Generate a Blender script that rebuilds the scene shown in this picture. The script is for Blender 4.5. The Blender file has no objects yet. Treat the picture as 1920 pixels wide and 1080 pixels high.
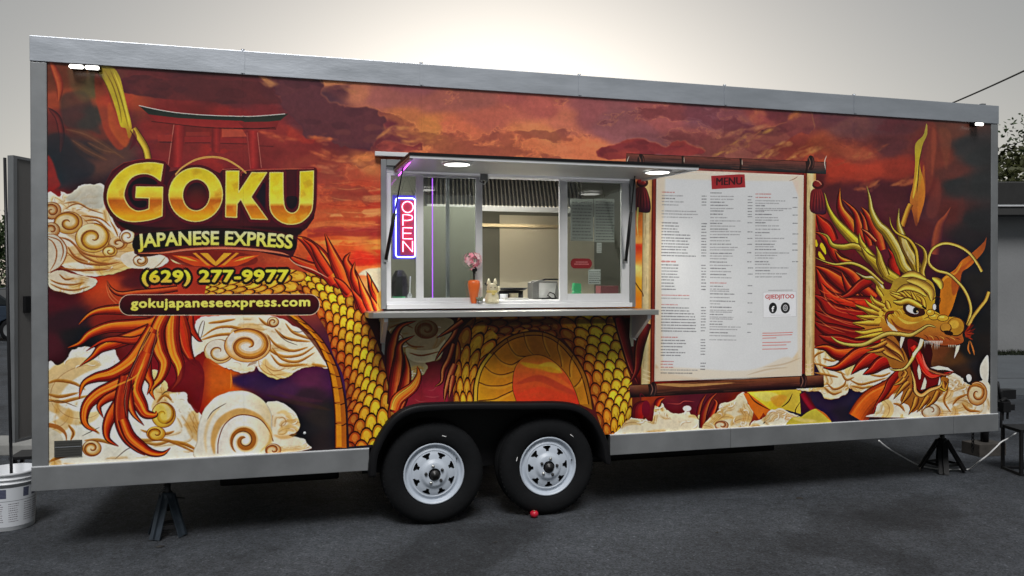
import bpy, bmesh, math, random
import numpy as np
from mathutils import Vector, Matrix, Quaternion

# ---------------------------------------------------------------- camera, sky, sun, exposure
scene = bpy.context.scene
CX, CY, CZ, YAW, PIT, ROL = 1.520913, -4.937164, 1.575530, 0.260423, -0.005489, -0.001085
TL, ZB, ZT = 6.8596, 0.3927, 2.9927          # trailer length, bottom and top of its side
TD = 2.35                                    # trailer depth
cam_d = bpy.data.cameras.new('camera')
cam_d.sensor_width = 36.0
cam_d.lens = 1440.0 / 1920.0 * 36.0
cam_d.clip_start, cam_d.clip_end = 0.05, 2000
cam = bpy.data.objects.new('camera', cam_d)
scene.collection.objects.link(cam)
_f = Vector((math.sin(YAW) * math.cos(PIT), math.cos(YAW) * math.cos(PIT), math.sin(PIT)))
_r = Vector((math.cos(YAW), -math.sin(YAW), 0)); _u = _r.cross(_f)
_r2 = _r * math.cos(ROL) + _u * math.sin(ROL); _u2 = -_r * math.sin(ROL) + _u * math.cos(ROL)
cam.matrix_world = Matrix(((_r2.x, _u2.x, -_f.x, CX), (_r2.y, _u2.y, -_f.y, CY), (_r2.z, _u2.z, -_f.z, CZ), (0, 0, 0, 1)))
scene.camera = cam

world = bpy.data.worlds.new('World'); scene.world = world
world.use_nodes = True
wn = world.node_tree.nodes; wl = world.node_tree.links
wn.clear()
w_out = wn.new('ShaderNodeOutputWorld'); w_bg = wn.new('ShaderNodeBackground')
w_sky = wn.new('ShaderNodeTexSky'); w_sky.sky_type = 'NISHITA'; w_sky.sun_disc = False
w_sky.sun_elevation = math.radians(6.5); w_sky.sun_rotation = math.radians(14.0)
w_sky.air_density = 1.0; w_sky.dust_density = 2.0; w_sky.ozone_density = 1.0
w_hsv = wn.new('ShaderNodeHueSaturation'); w_hsv.inputs['Saturation'].default_value = 0.38
w_bg.inputs['Strength'].default_value = 0.082
w_gam = wn.new('ShaderNodeGamma'); w_gam.inputs['Gamma'].default_value = 0.66      # hazy, evenly scattered dusk light
wl.new(w_sky.outputs[0], w_gam.inputs['Color']); wl.new(w_gam.outputs[0], w_hsv.inputs['Color']); wl.new(w_hsv.outputs[0], w_bg.inputs['Color'])
wl.new(w_bg.outputs[0], w_out.inputs['Surface'])

sun_d = bpy.data.lights.new('sun', 'SUN'); sun_d.energy = 1.4; sun_d.angle = math.radians(22); sun_d.color = (1.0, 0.98, 0.96)
sun = bpy.data.objects.new('sun', sun_d); scene.collection.objects.link(sun)
sun.location = (0, -10, 12)
sun.rotation_euler = Vector((0.12, 0.60, -0.80)).to_track_quat('-Z', 'Y').to_euler()

scene.view_settings.view_transform = 'Standard'
scene.view_settings.look = 'None'
scene.view_settings.exposure = 1.0
scene.view_settings.gamma = 1.0
scene.view_settings.use_curve_mapping = False
scene.cycles.use_denoising = True
scene.cycles.max_bounces = 6
scene.cycles.sample_clamp_indirect = 6.0
# ---------------------------------------------------------------- the printed wrap: painted here into a flat print
rng = np.random.RandomState(7)
PPM = 400.0
CW, CH = int(TL * PPM), int((ZT - ZB) * PPM)

def _hom(src, dst):
    A = []
    for (x, y), (u, v) in zip(src, dst):
        A.append([x, y, 1, 0, 0, 0, -u * x, -u * y]); A.append([0, 0, 0, x, y, 1, -v * x, -v * y])
    h = np.linalg.solve(np.array(A, float), np.array(dst, float).ravel())
    return np.append(h, 1).reshape(3, 3)
_corner_px = [(52, 65), (1869, 200), (65, 920), (1873, 810)]
HPW = _hom(_corner_px, [(0, ZT), (TL, ZT), (0, ZB), (TL, ZB)])
HWP = np.linalg.inv(HPW)
def hmap(H, pts):
    p = np.asarray(pts, float); q = np.c_[p, np.ones(len(p))] @ H.T
    return q[:, :2] / q[:, 2:]
def W(x, y):                     # drawing coordinate -> wall metres (x, z)
    q = hmap(HPW, [(x, y)])[0]; return float(q[0]), float(q[1])
def Pc(pts):                     # drawing coordinate -> print raster
    w = hmap(HPW, pts); return np.c_[w[:, 0] * PPM, (ZT - w[:, 1]) * PPM]

class Canvas:
    def __init__(s, w, h, to_px=None, inv=None):
        s.w, s.h = w, h; s.im = np.zeros((h, w, 3), np.float32)
        s.to_px = to_px or (lambda p: np.asarray(p, float))
        yy, xx = np.mgrid[0:h, 0:w].astype(np.float32) + 0.5
        if inv is None: s.U, s.V = xx, yy
        else:
            uv = inv(np.c_[xx.ravel(), yy.ravel()]).astype(np.float32)
            s.U, s.V = uv[:, 0].reshape(h, w), uv[:, 1].reshape(h, w)
    def cov(s, polys, soft=0.0):
        P = [s.to_px(p) for p in polys]
        a = np.concatenate(P); b = np.concatenate([np.roll(p, -1, 0) for p in P])
        pad = int(soft * 3) + 2
        x0 = max(int(a[:, 0].min()) - pad, 0); x1 = min(int(a[:, 0].max()) + pad + 1, s.w)
        y0 = max(int(a[:, 1].min()) - pad, 0); y1 = min(int(a[:, 1].max()) + pad + 1, s.h)
        if x1 - x0 < 1 or y1 - y0 < 1: return None
        SS = 4; h = (y1 - y0) * SS; w = x1 - x0
        sy = (np.arange(h) + 0.5) / SS + y0
        acc = np.zeros(h * (w + 2))
        up = b[:, 1] > a[:, 1]
        lo = np.where(up[:, None], a, b); hi = np.where(up[:, None], b, a); sg = np.where(up, 1.0, -1.0)
        ok = hi[:, 1] > lo[:, 1]; lo, hi, sg = lo[ok], hi[ok], sg[ok]
        k0 = np.searchsorted(sy, lo[:, 1]); k1 = np.searchsorted(sy, hi[:, 1]); n = k1 - k0
        if n.sum() == 0: return None
        idx = np.repeat(np.arange(len(n)), n)
        row = np.arange(n.sum()) - np.repeat(np.cumsum(n) - n, n) + np.repeat(k0, n)
        t = (sy[row] - lo[idx, 1]) / (hi[idx, 1] - lo[idx, 1])
        x = np.clip(lo[idx, 0] + t * (hi[idx, 0] - lo[idx, 0]) - x0, 0, w)
        xi = np.floor(x).astype(int); fr = x - xi
        base = row * (w + 2) + xi
        acc += np.bincount(base, sg[idx] * (1 - fr), len(acc)) + np.bincount(base + 1, sg[idx] * fr, len(acc))
        c = np.abs(np.cumsum(acc.reshape(h, w + 2), 1))[:, :w]
        c = np.minimum(c, 1).reshape(y1 - y0, SS, w).mean(1)
        if soft > 0.3: c = blur(c, soft)
        return x0, y0, c.astype(np.float32)
    def fill(s, polys, col, alpha=1.0, soft=0.0, clip=None):
        if isinstance(polys, np.ndarray) or (len(polys) and np.ndim(polys[0]) == 1): polys = [polys]
        r = s.cov([np.asarray(p, float) for p in polys], soft)
        if r is None: return
        x0, y0, c = r; h, w = c.shape; sl = (slice(y0, y0 + h), slice(x0, x0 + w))
        if clip is not None: c = c * clip[sl]
        if callable(col): cc = col(s.U[sl], s.V[sl])
        else: cc = np.asarray(col, np.float32)[None, None, :]
        a = (c * alpha)[..., None]
        s.im[sl] = s.im[sl] * (1 - a) + cc * a
    def mask(s, poly):
        m = np.zeros((s.h, s.w), np.float32); r = s.cov([np.asarray(poly, float)])
        if r: m[r[1]:r[1] + r[2].shape[0], r[0]:r[0] + r[2].shape[1]] = r[2]
        return m

def blur(a, sig):
    r = max(1, int(round(sig)))
    for _ in range(3):
        for ax in (0, 1):
            n = a.shape[ax]
            p = np.concatenate([np.zeros_like(np.take(a, [0], ax)), np.cumsum(a, ax)], ax)
            i1 = np.minimum(np.arange(n) + r // 2 + 1, n); i0 = np.maximum(np.arange(n) - r // 2, 0)
            a = (np.take(p, i1, ax) - np.take(p, i0, ax)) / (r // 2 * 2 + 1)
    return a
def upsample(g, w, h):
    gy, gx = g.shape[:2]
    y = np.linspace(0, gy - 1.001, h); x = np.linspace(0, gx - 1.001, w)
    yi, xi = y.astype(int), x.astype(int); fy = y - yi; fx = x - xi
    fy = (fy * fy * (3 - 2 * fy)).astype(np.float32); fx = (fx * fx * (3 - 2 * fx)).astype(np.float32)
    if g.ndim == 3: fy, fx = fy[:, None, None], fx[None, :, None]
    else: fy, fx = fy[:, None], fx[None, :]
    g = g.astype(np.float32)
    return (g[yi][:, xi] * (1 - fx) + g[yi][:, xi + 1] * fx) * (1 - fy) + (g[yi + 1][:, xi] * (1 - fx) + g[yi + 1][:, xi + 1] * fx) * fy
def fbm(w, h, cell, octv=5, aspect=1.0, gain=0.5):
    o = np.zeros((h, w), np.float32); a = 1.0; tot = 0
    for k in range(octv):
        gx = max(2, int(w / (cell * aspect)) + 2); gy = max(2, int(h / cell) + 2)
        o += a * upsample(rng.rand(gy, gx) * 2 - 1, w, h); tot += a; a *= gain; cell = max(cell / 2, 1.5)
    return o / tot
def catmull(p, n=10, closed=False):
    p = np.asarray(p, float)
    if closed: q = np.vstack([p[-1], p, p[0], p[1]])
    else: q = np.vstack([2 * p[0] - p[1], p, 2 * p[-1] - p[-2]])
    out = []
    t = np.linspace(0, 1, n, endpoint=False)[:, None]
    for i in range(1, len(q) - 2):
        a, b, c, d = q[i - 1], q[i], q[i + 1], q[i + 2]
        out.append(0.5 * (2 * b + (c - a) * t + (2 * a - 5 * b + 4 * c - d) * t * t + (3 * b - a - 3 * c + d) * t ** 3))
    out = np.vstack(out)
    if not closed: out = np.vstack([out, p[-1]])
    return out
def ribbon(p, wid, off=0.0):
    p = np.asarray(p, float); d = np.gradient(p, axis=0); d /= np.linalg.norm(d, axis=1)[:, None] + 1e-9
    nrm = np.c_[-d[:, 1], d[:, 0]]; wid = np.asarray(wid, float); off = np.asarray(off, float) * np.ones(len(p))
    A = p + nrm * (off + wid / 2)[:, None]; B = p + nrm * (off - wid / 2)[:, None]
    out = []
    for i in range(len(p) - 1):
        q = np.array([A[i], A[i + 1], B[i + 1], B[i]])
        x, y = q[:, 0], q[:, 1]
        if np.sum(x * np.roll(y, -1) - np.roll(x, -1) * y) < 0: q = q[::-1]
        out.append(q)
    return out
def prof(n, kind):
    t = np.linspace(0, 1, n)
    if kind == 'tip': return np.minimum(1, (1 - t) ** 0.75 * (0.75 + 0.5 * np.sin(np.pi * t)))
    if kind == 'both': return np.sin(np.pi * t) ** 0.6
    if kind == 'leaf': return np.sin(np.pi * np.clip(t * 0.9 + 0.1, 0, 1)) ** 0.8
    return np.ones(n)
def grad(p0, p1, stops):
    p0, p1 = np.array(p0, float), np.array(p1, float); d = p1 - p0; L2 = d @ d
    ts = [a for a, _ in stops]; cs = np.array([c for _, c in stops], float)
    def f(U, V):
        t = ((U - p0[0]) * d[0] + (V - p0[1]) * d[1]) / L2
        return np.stack([np.interp(t, ts, cs[:, k]) for k in range(3)], -1).astype(np.float32)
    return f
def lerp(a, b, t): return tuple(np.array(a) * (1 - t) + np.array(b) * t)
def Z(x0, y0, s): return lambda pts: [(x0 + x / s, y0 + y / s) for x, y in pts]

wrap = Canvas(CW, CH, Pc, lambda q: hmap(HWP, np.c_[q[:, 0] / PPM, ZT - q[:, 1] / PPM]))

def strand(cv, pts, w, edge, mid, hi, line=(45, 8, 10), kind='tip', side=0.18, lw=1.3, n=8):
    p = catmull(pts, n); pr = prof(len(p), kind)
    if lw > 0: cv.fill(ribbon(p, w * pr + 2 * lw * np.minimum(1, pr * 4 + .2)), line)
    for k in range(7):
        t = k / 6.0; c = lerp(edge, mid, t * 2) if t < .5 else lerp(mid, hi, t * 2 - 1)
        cv.fill(ribbon(p, w * pr * (1 - 0.88 * t), w * pr * side * t), c, 0.9 if k else 1.0)
    if w >= 9 and lw > 0 and cv is wrap:
        for o_, c, a in ((-.34, lerp(edge, line, .5), .55), (-.16, lerp(mid, edge, .6), .5), (.05, lerp(mid, hi, .4), .0), (.30, lerp(hi, (255, 215, 110), .45), .55), (.40, lerp(edge, line, .3), .45)):
            if a: cv.fill(ribbon(p, np.maximum(.35, min(1.7, w * .07) * prof(len(p), 'both')), o_ * w * pr + .04 * w * pr * np.sin(np.linspace(0, 7, len(p)))), c, a, .35)
def stroke(cv, pts, w, col, alpha=1.0, kind='both', soft=0.0, n=8):
    p = catmull(pts, n); cv.fill(ribbon(p, w * prof(len(p), kind)), col, alpha, soft)
def blob(cv, pts, col, alpha=1.0, soft=0.0, n=6, clip=None): cv.fill(catmull(pts, n, True), col, alpha, soft, clip)
def ell(cx, cy, rx, ry, n=28, rot=0.0):
    a = np.linspace(0, 2 * np.pi, n, endpoint=False); x, y = rx * np.cos(a), ry * np.sin(a)
    c, s = math.cos(rot), math.sin(rot); return np.c_[cx + x * c - y * s, cy + x * s + y * c]
def rough(pts, amp, seed=0, n=14):
    r = np.random.RandomState(seed); p = catmull(pts, n, True)
    k = len(p); o = np.zeros((k, 2))
    for f, a in ((max(4, k // 9), 1.0), (max(8, k // 4), .6), (max(8, k // 2), .35)):
        g = r.randn(f, 2); g = np.vstack([g, g[:1]])
        o += a * np.c_[np.interp(np.linspace(0, f, k, endpoint=False), range(f + 1), g[:, 0]), np.interp(np.linspace(0, f, k, endpoint=False), range(f + 1), g[:, 1])]
    return p + o * amp

# --- colour field of the painted sky, cliffs and gloom
_pts = [
 (90,130,(95,45,30)),(105,180,(135,58,38)),(115,215,(90,35,35)),(150,160,(88,72,45)),(150,220,(58,48,44)),(150,280,(52,42,45)),(100,300,(35,36,42)),(140,330,(38,38,46)),(185,240,(105,50,42)),(190,190,(160,68,42)),
 (190,300,(85,55,50)),(240,330,(55,35,40)),(90,340,(130,40,25)),(100,360,(150,30,30)),(250,150,(92,38,42)),(330,160,(80,36,42)),(400,150,(84,38,42)),(300,200,(125,42,42)),(450,190,(95,40,44)),(430,230,(140,42,40)),
 (270,250,(135,42,40)),(300,285,(110,35,35)),(400,290,(135,38,34)),(450,290,(130,40,36)),(540,160,(82,42,50)),(600,190,(78,46,56)),(640,170,(90,50,56)),(560,230,(95,46,52)),(640,240,(98,50,58)),(500,220,(120,42,44)),
 (500,260,(150,50,42)),(540,285,(150,48,42)),(600,270,(120,48,50)),(660,270,(110,48,54)),(700,250,(118,54,60)),(680,180,(170,105,80)),(640,150,(175,110,78)),(720,190,(150,88,82)),(760,170,(140,80,84)),(800,200,(160,92,82)),
 (740,240,(185,110,72)),(790,255,(200,125,72)),(830,255,(205,110,80)),(860,190,(155,90,82)),(900,230,(178,96,80)),(950,180,(160,85,80)),(1000,210,(170,90,82)),(1000,250,(205,125,85)),(1050,230,(190,110,88)),(1080,270,(212,120,82)),
 (960,275,(210,118,80)),(1100,200,(150,85,88)),(1160,220,(145,88,92)),(1200,240,(138,82,88)),(1250,210,(150,82,82)),(1300,250,(150,82,80)),(1320,210,(120,72,82)),(1380,215,(118,66,72)),(1340,270,(150,88,78)),(1450,210,(135,66,64)),
 (1500,200,(98,46,52)),(1550,215,(92,46,54)),(1600,210,(84,46,56)),(1650,230,(96,58,64)),(1700,240,(92,48,54)),(1520,250,(135,54,50)),(1580,280,(146,64,46)),(1620,290,(140,60,46)),(1680,280,(88,44,48)),(1560,300,(160,62,44)),
 (1600,325,(172,58,40)),(1650,330,(168,60,42)),(1700,320,(140,50,38)),(1560,340,(95,32,36)),(1600,370,(82,30,36)),(1650,380,(80,30,40)),(1700,370,(78,30,38)),(1540,370,(120,40,36)),
 (560,310,(175,70,50)),(600,330,(180,80,55)),(650,310,(205,120,70)),(700,320,(190,100,65)),(620,360,(190,72,46)),(680,360,(180,64,44)),(700,345,(195,110,70)),(640,390,(200,80,46)),(690,400,(215,135,75)),(620,410,(190,80,45)),
 (650,430,(170,55,42)),(700,435,(160,50,40)),(620,445,(205,110,55)),(700,460,(228,130,58)),(660,462,(215,110,48)),(650,480,(205,50,28)),(700,485,(205,60,35)),(690,505,(225,135,75)),(600,470,(190,70,30)),
 (95,560,(70,14,26)),(130,600,(42,18,28)),(100,650,(60,18,28)),(150,630,(25,20,24)),(190,540,(178,62,26)),(220,560,(150,50,22)),(235,535,(80,20,25)),(270,540,(175,60,30)),(330,560,(170,50,28)),(350,600,(150,30,22)),
 (200,600,(120,30,20)),(330,640,(120,18,24)),(350,700,(110,16,24)),(340,730,(110,16,26)),(365,740,(105,16,22)),(400,700,(185,80,20)),(410,730,(200,95,22)),(385,760,(150,40,20)),(425,690,(190,90,25)),(375,690,(130,25,22)),
 (445,710,(50,26,66)),(480,710,(46,24,60)),(520,735,(62,28,62)),(560,710,(80,30,62)),(600,710,(72,28,60)),(560,745,(45,26,40)),(600,780,(36,30,30)),(560,800,(26,24,28)),(620,830,(34,26,28)),(520,770,(34,28,30)),
 (730,640,(60,12,20)),(740,700,(80,20,28)),(800,700,(105,28,36)),(820,740,(125,28,44)),(780,740,(115,26,36)),(850,660,(70,22,26)),(725,600,(50,14,18)),(850,620,(70,24,24)),
 (1205,410,(225,130,58)),(1205,440,(230,140,50)),(1200,465,(240,170,80)),(1205,485,(215,62,30)),(1205,505,(235,120,40)),(1200,520,(235,215,130)),(1205,545,(240,160,50)),(1205,570,(245,140,30)),(1200,380,(150,90,60)),
 (1190,620,(60,20,26)),(1210,650,(130,25,26)),(1180,680,(72,22,28)),(1212,690,(220,50,20)),(1195,720,(90,20,28)),
 (1260,760,(98,22,36)),(1320,750,(85,20,36)),(1290,780,(100,26,34)),(1370,750,(95,24,24)),(1400,760,(150,60,20)),(1240,750,(150,50,22)),
 (1540,760,(46,28,58)),(1600,745,(38,28,52)),(1600,780,(32,24,40)),(1560,790,(40,26,50)),(1650,760,(60,20,30)),
 (1530,420,(150,40,24)),(1540,480,(90,20,24)),(1560,450,(110,26,30)),(1620,430,(90,24,34)),(1680,450,(80,26,36)),(1650,500,(92,26,36)),(1720,430,(74,28,32)),(1730,480,(70,22,36)),(1600,500,(90,22,30)),(1560,540,(120,26,22)),
 (1760,300,(108,50,40)),(1745,350,(104,42,38)),(1780,250,(98,56,46)),(1740,260,(112,52,44)),(1790,330,(84,44,40)),(1810,280,(48,48,50)),(1840,300,(44,46,48)),(1800,350,(42,42,44)),(1840,420,(34,35,38)),(1780,400,(88,38,36)),(1820,450,(34,30,34)),(1750,400,(80,38,42)),(1770,480,(58,28,38)),
 (1840,540,(30,28,28)),(1800,560,(26,20,22)),(1830,600,(24,24,26)),(1820,660,(24,22,22)),(1840,690,(26,24,28)),(1790,670,(70,44,22)),(1760,660,(95,50,24)),(1800,700,(48,32,24)),(1850,350,(40,42,44)),(1850,500,(30,30,32)),
]
def base_field():
    lw_, lh_ = CW // 4, CH // 4
    U, V = wrap.U[2::4, 2::4][:lh_, :lw_], wrap.V[2::4, 2::4][:lh_, :lw_]
    sky = np.clip((620 - V) / 120, .35, 1) * np.clip((1740 - U) / 40, .3, 1)
    wx = fbm(lw_, lh_, 70, 6, 2.2, .58) * 105 * sky; wy = fbm(lw_, lh_, 50, 6, 2.6, .58) * 34 * sky
    U, V = U + wx, V + wy
    pts = np.array([(a, b) for a, b, _ in _pts], np.float32); col = np.array([c for *_, c in _pts], np.float32)
    num = np.zeros((lh_, lw_, 3), np.float32); den = np.zeros((lh_, lw_), np.float32)
    for (x, y), c in zip(pts, col):
        w_ = 1.0 / (((U - x) ** 2 * 0.6 + (V - y) ** 2 * 1.5) + 40.0) ** 2.4
        num += w_[..., None] * c; den += w_
    f = num / den[..., None]
    f *= (1 + 0.16 * fbm(lw_, lh_, 22, 5, 4.0, .6) * 1.6)[..., None]
    return upsample(f, CW, CH)
wrap.im[:] = base_field()

z1, z2, z3 = Z(0, 60, 4), Z(0, 330, 4), Z(0, 600, 4)
a5, a6, a7 = Z(360, 130, 4), Z(360, 380, 4), Z(360, 600, 4)
b5, b6, b7, b8 = Z(700, 580, 3.6923), Z(1160, 270, 4.695), Z(1160, 500, 4.155), Z(1480, 180, 4.32)
r1, r2, r4, g8 = Z(1500, 340, 4.908), Z(1500, 540, 4.5), Z(1140, 700, 3.84), Z(180, 280, 3.2727)
c6 = Z(800, 120, 2.743)

# --- storm clouds in the painted sky
def dabs(pts, w, c, n=40, k=.30):
    p = catmull(pts, 10); d = np.gradient(p, axis=0)
    for _ in range(n):
        i = rng.randint(len(p)); f = math.sin(math.pi * (i + .5) / len(p)); dd = d[i] / (np.linalg.norm(d[i]) + 1e-6); nn = np.array([-dd[1], dd[0]])
        a = p[i] + nn * rng.randn() * w * .45 * f; l = rng.uniform(3, 13); cc = lerp(c, (250, 190, 110) if rng.rand() < .4 else (130, 50, 48), rng.uniform(0, .35))
        stroke(wrap, [tuple(a - dd * l), tuple(a + nn * rng.randn() * 1.2), tuple(a + dd * l + nn * rng.randn() * 1.5)], rng.uniform(2.2, 6.5), cc, k * rng.uniform(.3, .9), soft=rng.uniform(1.4, 3.4), n=4)
def sstep(a, b, x): t = np.clip((x - a) / (b - a), 0, 1); return t * t * (3 - 2 * t)
def warped(cell, aspect, octv=7):
    lw_, lh_ = CW // 2, CH // 2
    n_ = fbm(lw_, lh_, cell / 2, octv, aspect, .6); dx = fbm(lw_, lh_, cell / 2, 5, 1.5, .6) * cell * .5; dy = fbm(lw_, lh_, cell / 2, 5, 1.5, .6) * cell * .25
    yy, xx = np.mgrid[0:lh_, 0:lw_]; yi = np.clip(yy + dy, 0, lh_ - 1).astype(int); xi = np.clip(xx + dx, 0, lw_ - 1).astype(int)
    return upsample(blur(n_[yi, xi], 1), CW, CH)
WISP = sstep(-.10, .16, warped(70, 2.6)); WISP2 = sstep(.0, .22, warped(46, 2.2))
_skym = sstep(560, 470, wrap.V) * sstep(1730, 1690, wrap.U) * sstep(215, 300, wrap.U)
_skym *= np.clip(1.2 - sstep(330, 420, wrap.V) * (wrap.U > 700) , 0, 1)
_lum = wrap.im.mean(2); _n = warped(150, 2.4); _n2 = warped(90, 3.0)
_lit = sstep(.05, .30, _n) * _skym * sstep(55, 120, _lum); wrap.im[:] = wrap.im * (1 - .42 * _lit[..., None]) + np.array((224, 142, 84)) * (.42 * _lit[..., None])
_dk = sstep(.06, .20, -_n2) * _skym; wrap.im[:] = wrap.im * (1 - .34 * _dk[..., None]) + np.array((92, 38, 46)) * (.34 * _dk[..., None])
_rim = np.exp(-((_n2 + .06) / .018) ** 2) * _skym * sstep(70, 130, _lum); wrap.im[:] = wrap.im * (1 - .28 * _rim[..., None]) + np.array((232, 150, 92)) * (.28 * _rim[..., None])
def cloud_bank(pts, col, rim, amp, seed, a=.85):
    p = rough(pts, amp, seed)
    wrap.fill(p + np.array([1.8, -2.0]), rim, .28, 3.0); wrap.fill(p, col, a, 2.0)
    r = np.random.RandomState(seed + 99); m = wrap.mask(p); x0, y0 = p.min(0); x1, y1 = p.max(0)
    for _ in range(26):
        cx, cy, s_ = r.uniform(x0, x1), r.uniform(y0, y1), r.uniform(6, 20)
        c = lerp(col, rim, r.uniform(.05, .4)) if r.rand() < .55 else lerp(col, (40, 22, 30), r.uniform(.2, .5))
        wrap.fill(rough(ell(cx, cy, s_ * 1.7, s_ * .6, 8), s_ * .12, r.randint(999), 4), c, .35, 2.0, m)
cloud_bank(a5([(600,100),(760,70),(960,90),(960,170),(1040,230),(1140,290),(1340,300),(1420,360),(1430,440),(1380,520),(1300,590),(1150,600),(1000,540),(860,500),(800,420),(700,300),(640,200)]), (88,46,56), (205,120,80), 2.6, 3)
cloud_bank(a5([(-560,60),(-300,40),(0,60),(300,70),(480,90),(560,110),(620,180),(640,260),(300,250),(0,230),(-300,200),(-560,160)]), (82,38,42), (120,50,50), 3, 5, .55)
cloud_bank(a5([(1380,560),(1500,540),(1640,560),(1710,540),(1710,600),(1560,620),(1400,600)]), (130,50,52), (220,130,90), 1.6, 8, .6)
cloud_bank(c6([(860,455),(930,430),(1000,400),(1080,385),(1160,405),(1220,425),(1290,400),(1360,420),(1420,450),(1380,470),(1200,470),(1050,480),(920,480)]), (128,48,54), (225,110,70), 1.5, 11, .85)
cloud_bank(c6([(1660,390),(1740,330),(1830,300),(1890,250),(1960,250),(1980,330),(1900,360),(1800,420),(1700,450),(1640,430)]), (118,56,62), (205,150,80), 2.2, 13, .8)
for pts, w_, c in ((c6([(1480,470),(1560,430),(1660,380),(1760,340)]), 8, (196,150,72)), (c6([(1700,480),(1780,440),(1860,410)]), 8, (200,150,84)), (c6([(1500,380),(1640,340),(1740,320)]), 4, (175,115,88)),
                   (b8([(390,560),(520,510),(640,470),(780,400)]), 9, (150,80,52)), (b8([(540,760),(640,740),(720,690)]), 7, (160,85,52)), (b8([(860,720),(950,700),(1010,690)]), 6, (165,88,50)), (b8([(0,510),(120,470),(230,430)]), 8, (185,130,72)), (b8([(0,180),(40,150),(80,110)]), 6, (170,100,62)),
                   (a5([(900,620),(1060,670),(1300,660)]), 9, (225,120,70)), (a5([(920,720),(1100,740),(1380,720)]), 12, (215,135,88)), (a5([(860,500),(940,520),(1040,520)]), 6, (215,110,62)), (a5([(500,470),(620,500),(760,520)]), 6, (200,88,58)), (a5([(980,90),(1100,130),(1200,170)]), 14, (178,115,82)), (a5([(510,60),(560,90),(610,110)]), 9, (195,135,85)),
                   (a5([(1500,480),(1650,520),(1900,500)]), 10, (222,150,80)), (a5([(1400,500),(1500,440),(1600,440)]), 7, (205,140,84))):
    dabs(pts, w_ * 1.5, c)
# horizontal red bars in the sunset beside the window
for y, c, w_ in ((372,(205,130,82),9),(352,(205,125,78),7),(398,(222,150,88),10),(420,(205,110,60),9),(434,(150,42,36),10),(428,(165,55,45),6),(458,(232,140,62),12),(474,(220,60,32),7),(486,(200,44,26),9),(503,(222,120,60),8),(338,(180,70,50),8),(384,(185,62,42),7)):
    wrap.fill(ribbon(catmull([(575, y + 4), (630, y), (670, y + 2), (720, y - 1)], 8), np.full(25, w_ * 1.5)), c, .75, 2.0, np.clip(WISP * 1.2, .15, 1))
    for k in range(4):
        x = 590 + 30 * rng.rand() + 26 * k; stroke(wrap, [(x, y + 3 * rng.randn()), (x + 22, y + 2 * rng.randn()), (x + 45, y + 2 * rng.randn())], 2.4, lerp(c, (250, 190, 110) if k % 2 else (120, 30, 28), .35), .3, soft=1.2)

# --- left cliffs lit by embers
strand(wrap, z1([(350,190),(400,300),(430,400),(425,520)]), 15, (110,40,30), (150,62,38), (165,78,46), kind='both', lw=0)
strand(wrap, z1([(345,560),(420,640),(450,780),(440,900)]), 12, (52,26,30), (90,35,36), (100,42,40), kind='both', lw=0)
blob(wrap, z1([(440,480),(520,440),(640,460),(700,640),(740,760),(640,720),(480,700),(440,600)]), (50,46,46), .6, 4)
blob(wrap, z1([(500,230),(700,230),(720,420),(620,520),(520,420)]), (92,78,52), .5, 6)
blob(wrap, z1([(700,300),(800,420),(860,560),(940,680),(960,800),(880,880),(780,760),(740,640),(700,480)]), (150,58,38), .75, 2)
blob(wrap, z1([(800,520),(880,640),(960,760),(930,860),(850,780),(800,680)]), (175,84,40), .55, 3)
wrap.fill(catmull(z1([(740,250),(830,262),(880,330),(910,440),(940,560),(972,690),(972,770),(950,790),(930,720),(890,700),(860,600),(820,480),(770,370),(725,300)]), 6, True), grad((190,110),(240,260),[(0,(128,108,48)),(.3,(172,150,45)),(.8,(185,160,40)),(1,(150,90,35))]), 1)
for q in ([(760,270),(830,400),(880,560),(900,680)], [(800,262),(860,400),(910,560),(950,720)], [(730,300),(790,420),(850,600)]):
    stroke(wrap, z1(q), 2.2, (110,80,25), .7, soft=.5)
stroke(wrap, z1([(830,280),(890,430),(930,580),(965,720)]), 3.5, (215,195,80), .5, soft=.8)
strand(wrap, z1([(985,720),(1040,800),(1080,870),(1100,950),(1110,990)]), 12, (140,100,35), (190,155,50), (200,170,60), kind='flat', lw=.8)
stroke(wrap, z1([(960,880),(1000,800),(985,720)]), 7, (90,30,36), .7, soft=1)
for q in ([(470,720),(620,760),(760,840),(930,950)], [(520,800),(640,880),(800,960)], [(640,820),(760,880),(860,900)]):
    stroke(wrap, z1(q), 12, (98,62,46), .45, soft=3); stroke(wrap, z1(q), 3, (120,82,60), .35, soft=1)
blob(wrap, z1([(340,780),(480,760),(560,900),(700,1000),(640,1080),(400,1080),(340,960)]), (34,36,44), .65, 5)
blob(wrap, z1([(335,930),(380,960),(420,1080),(440,1150),(340,1170)]), (140,36,34), .8, 1.5)

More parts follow.
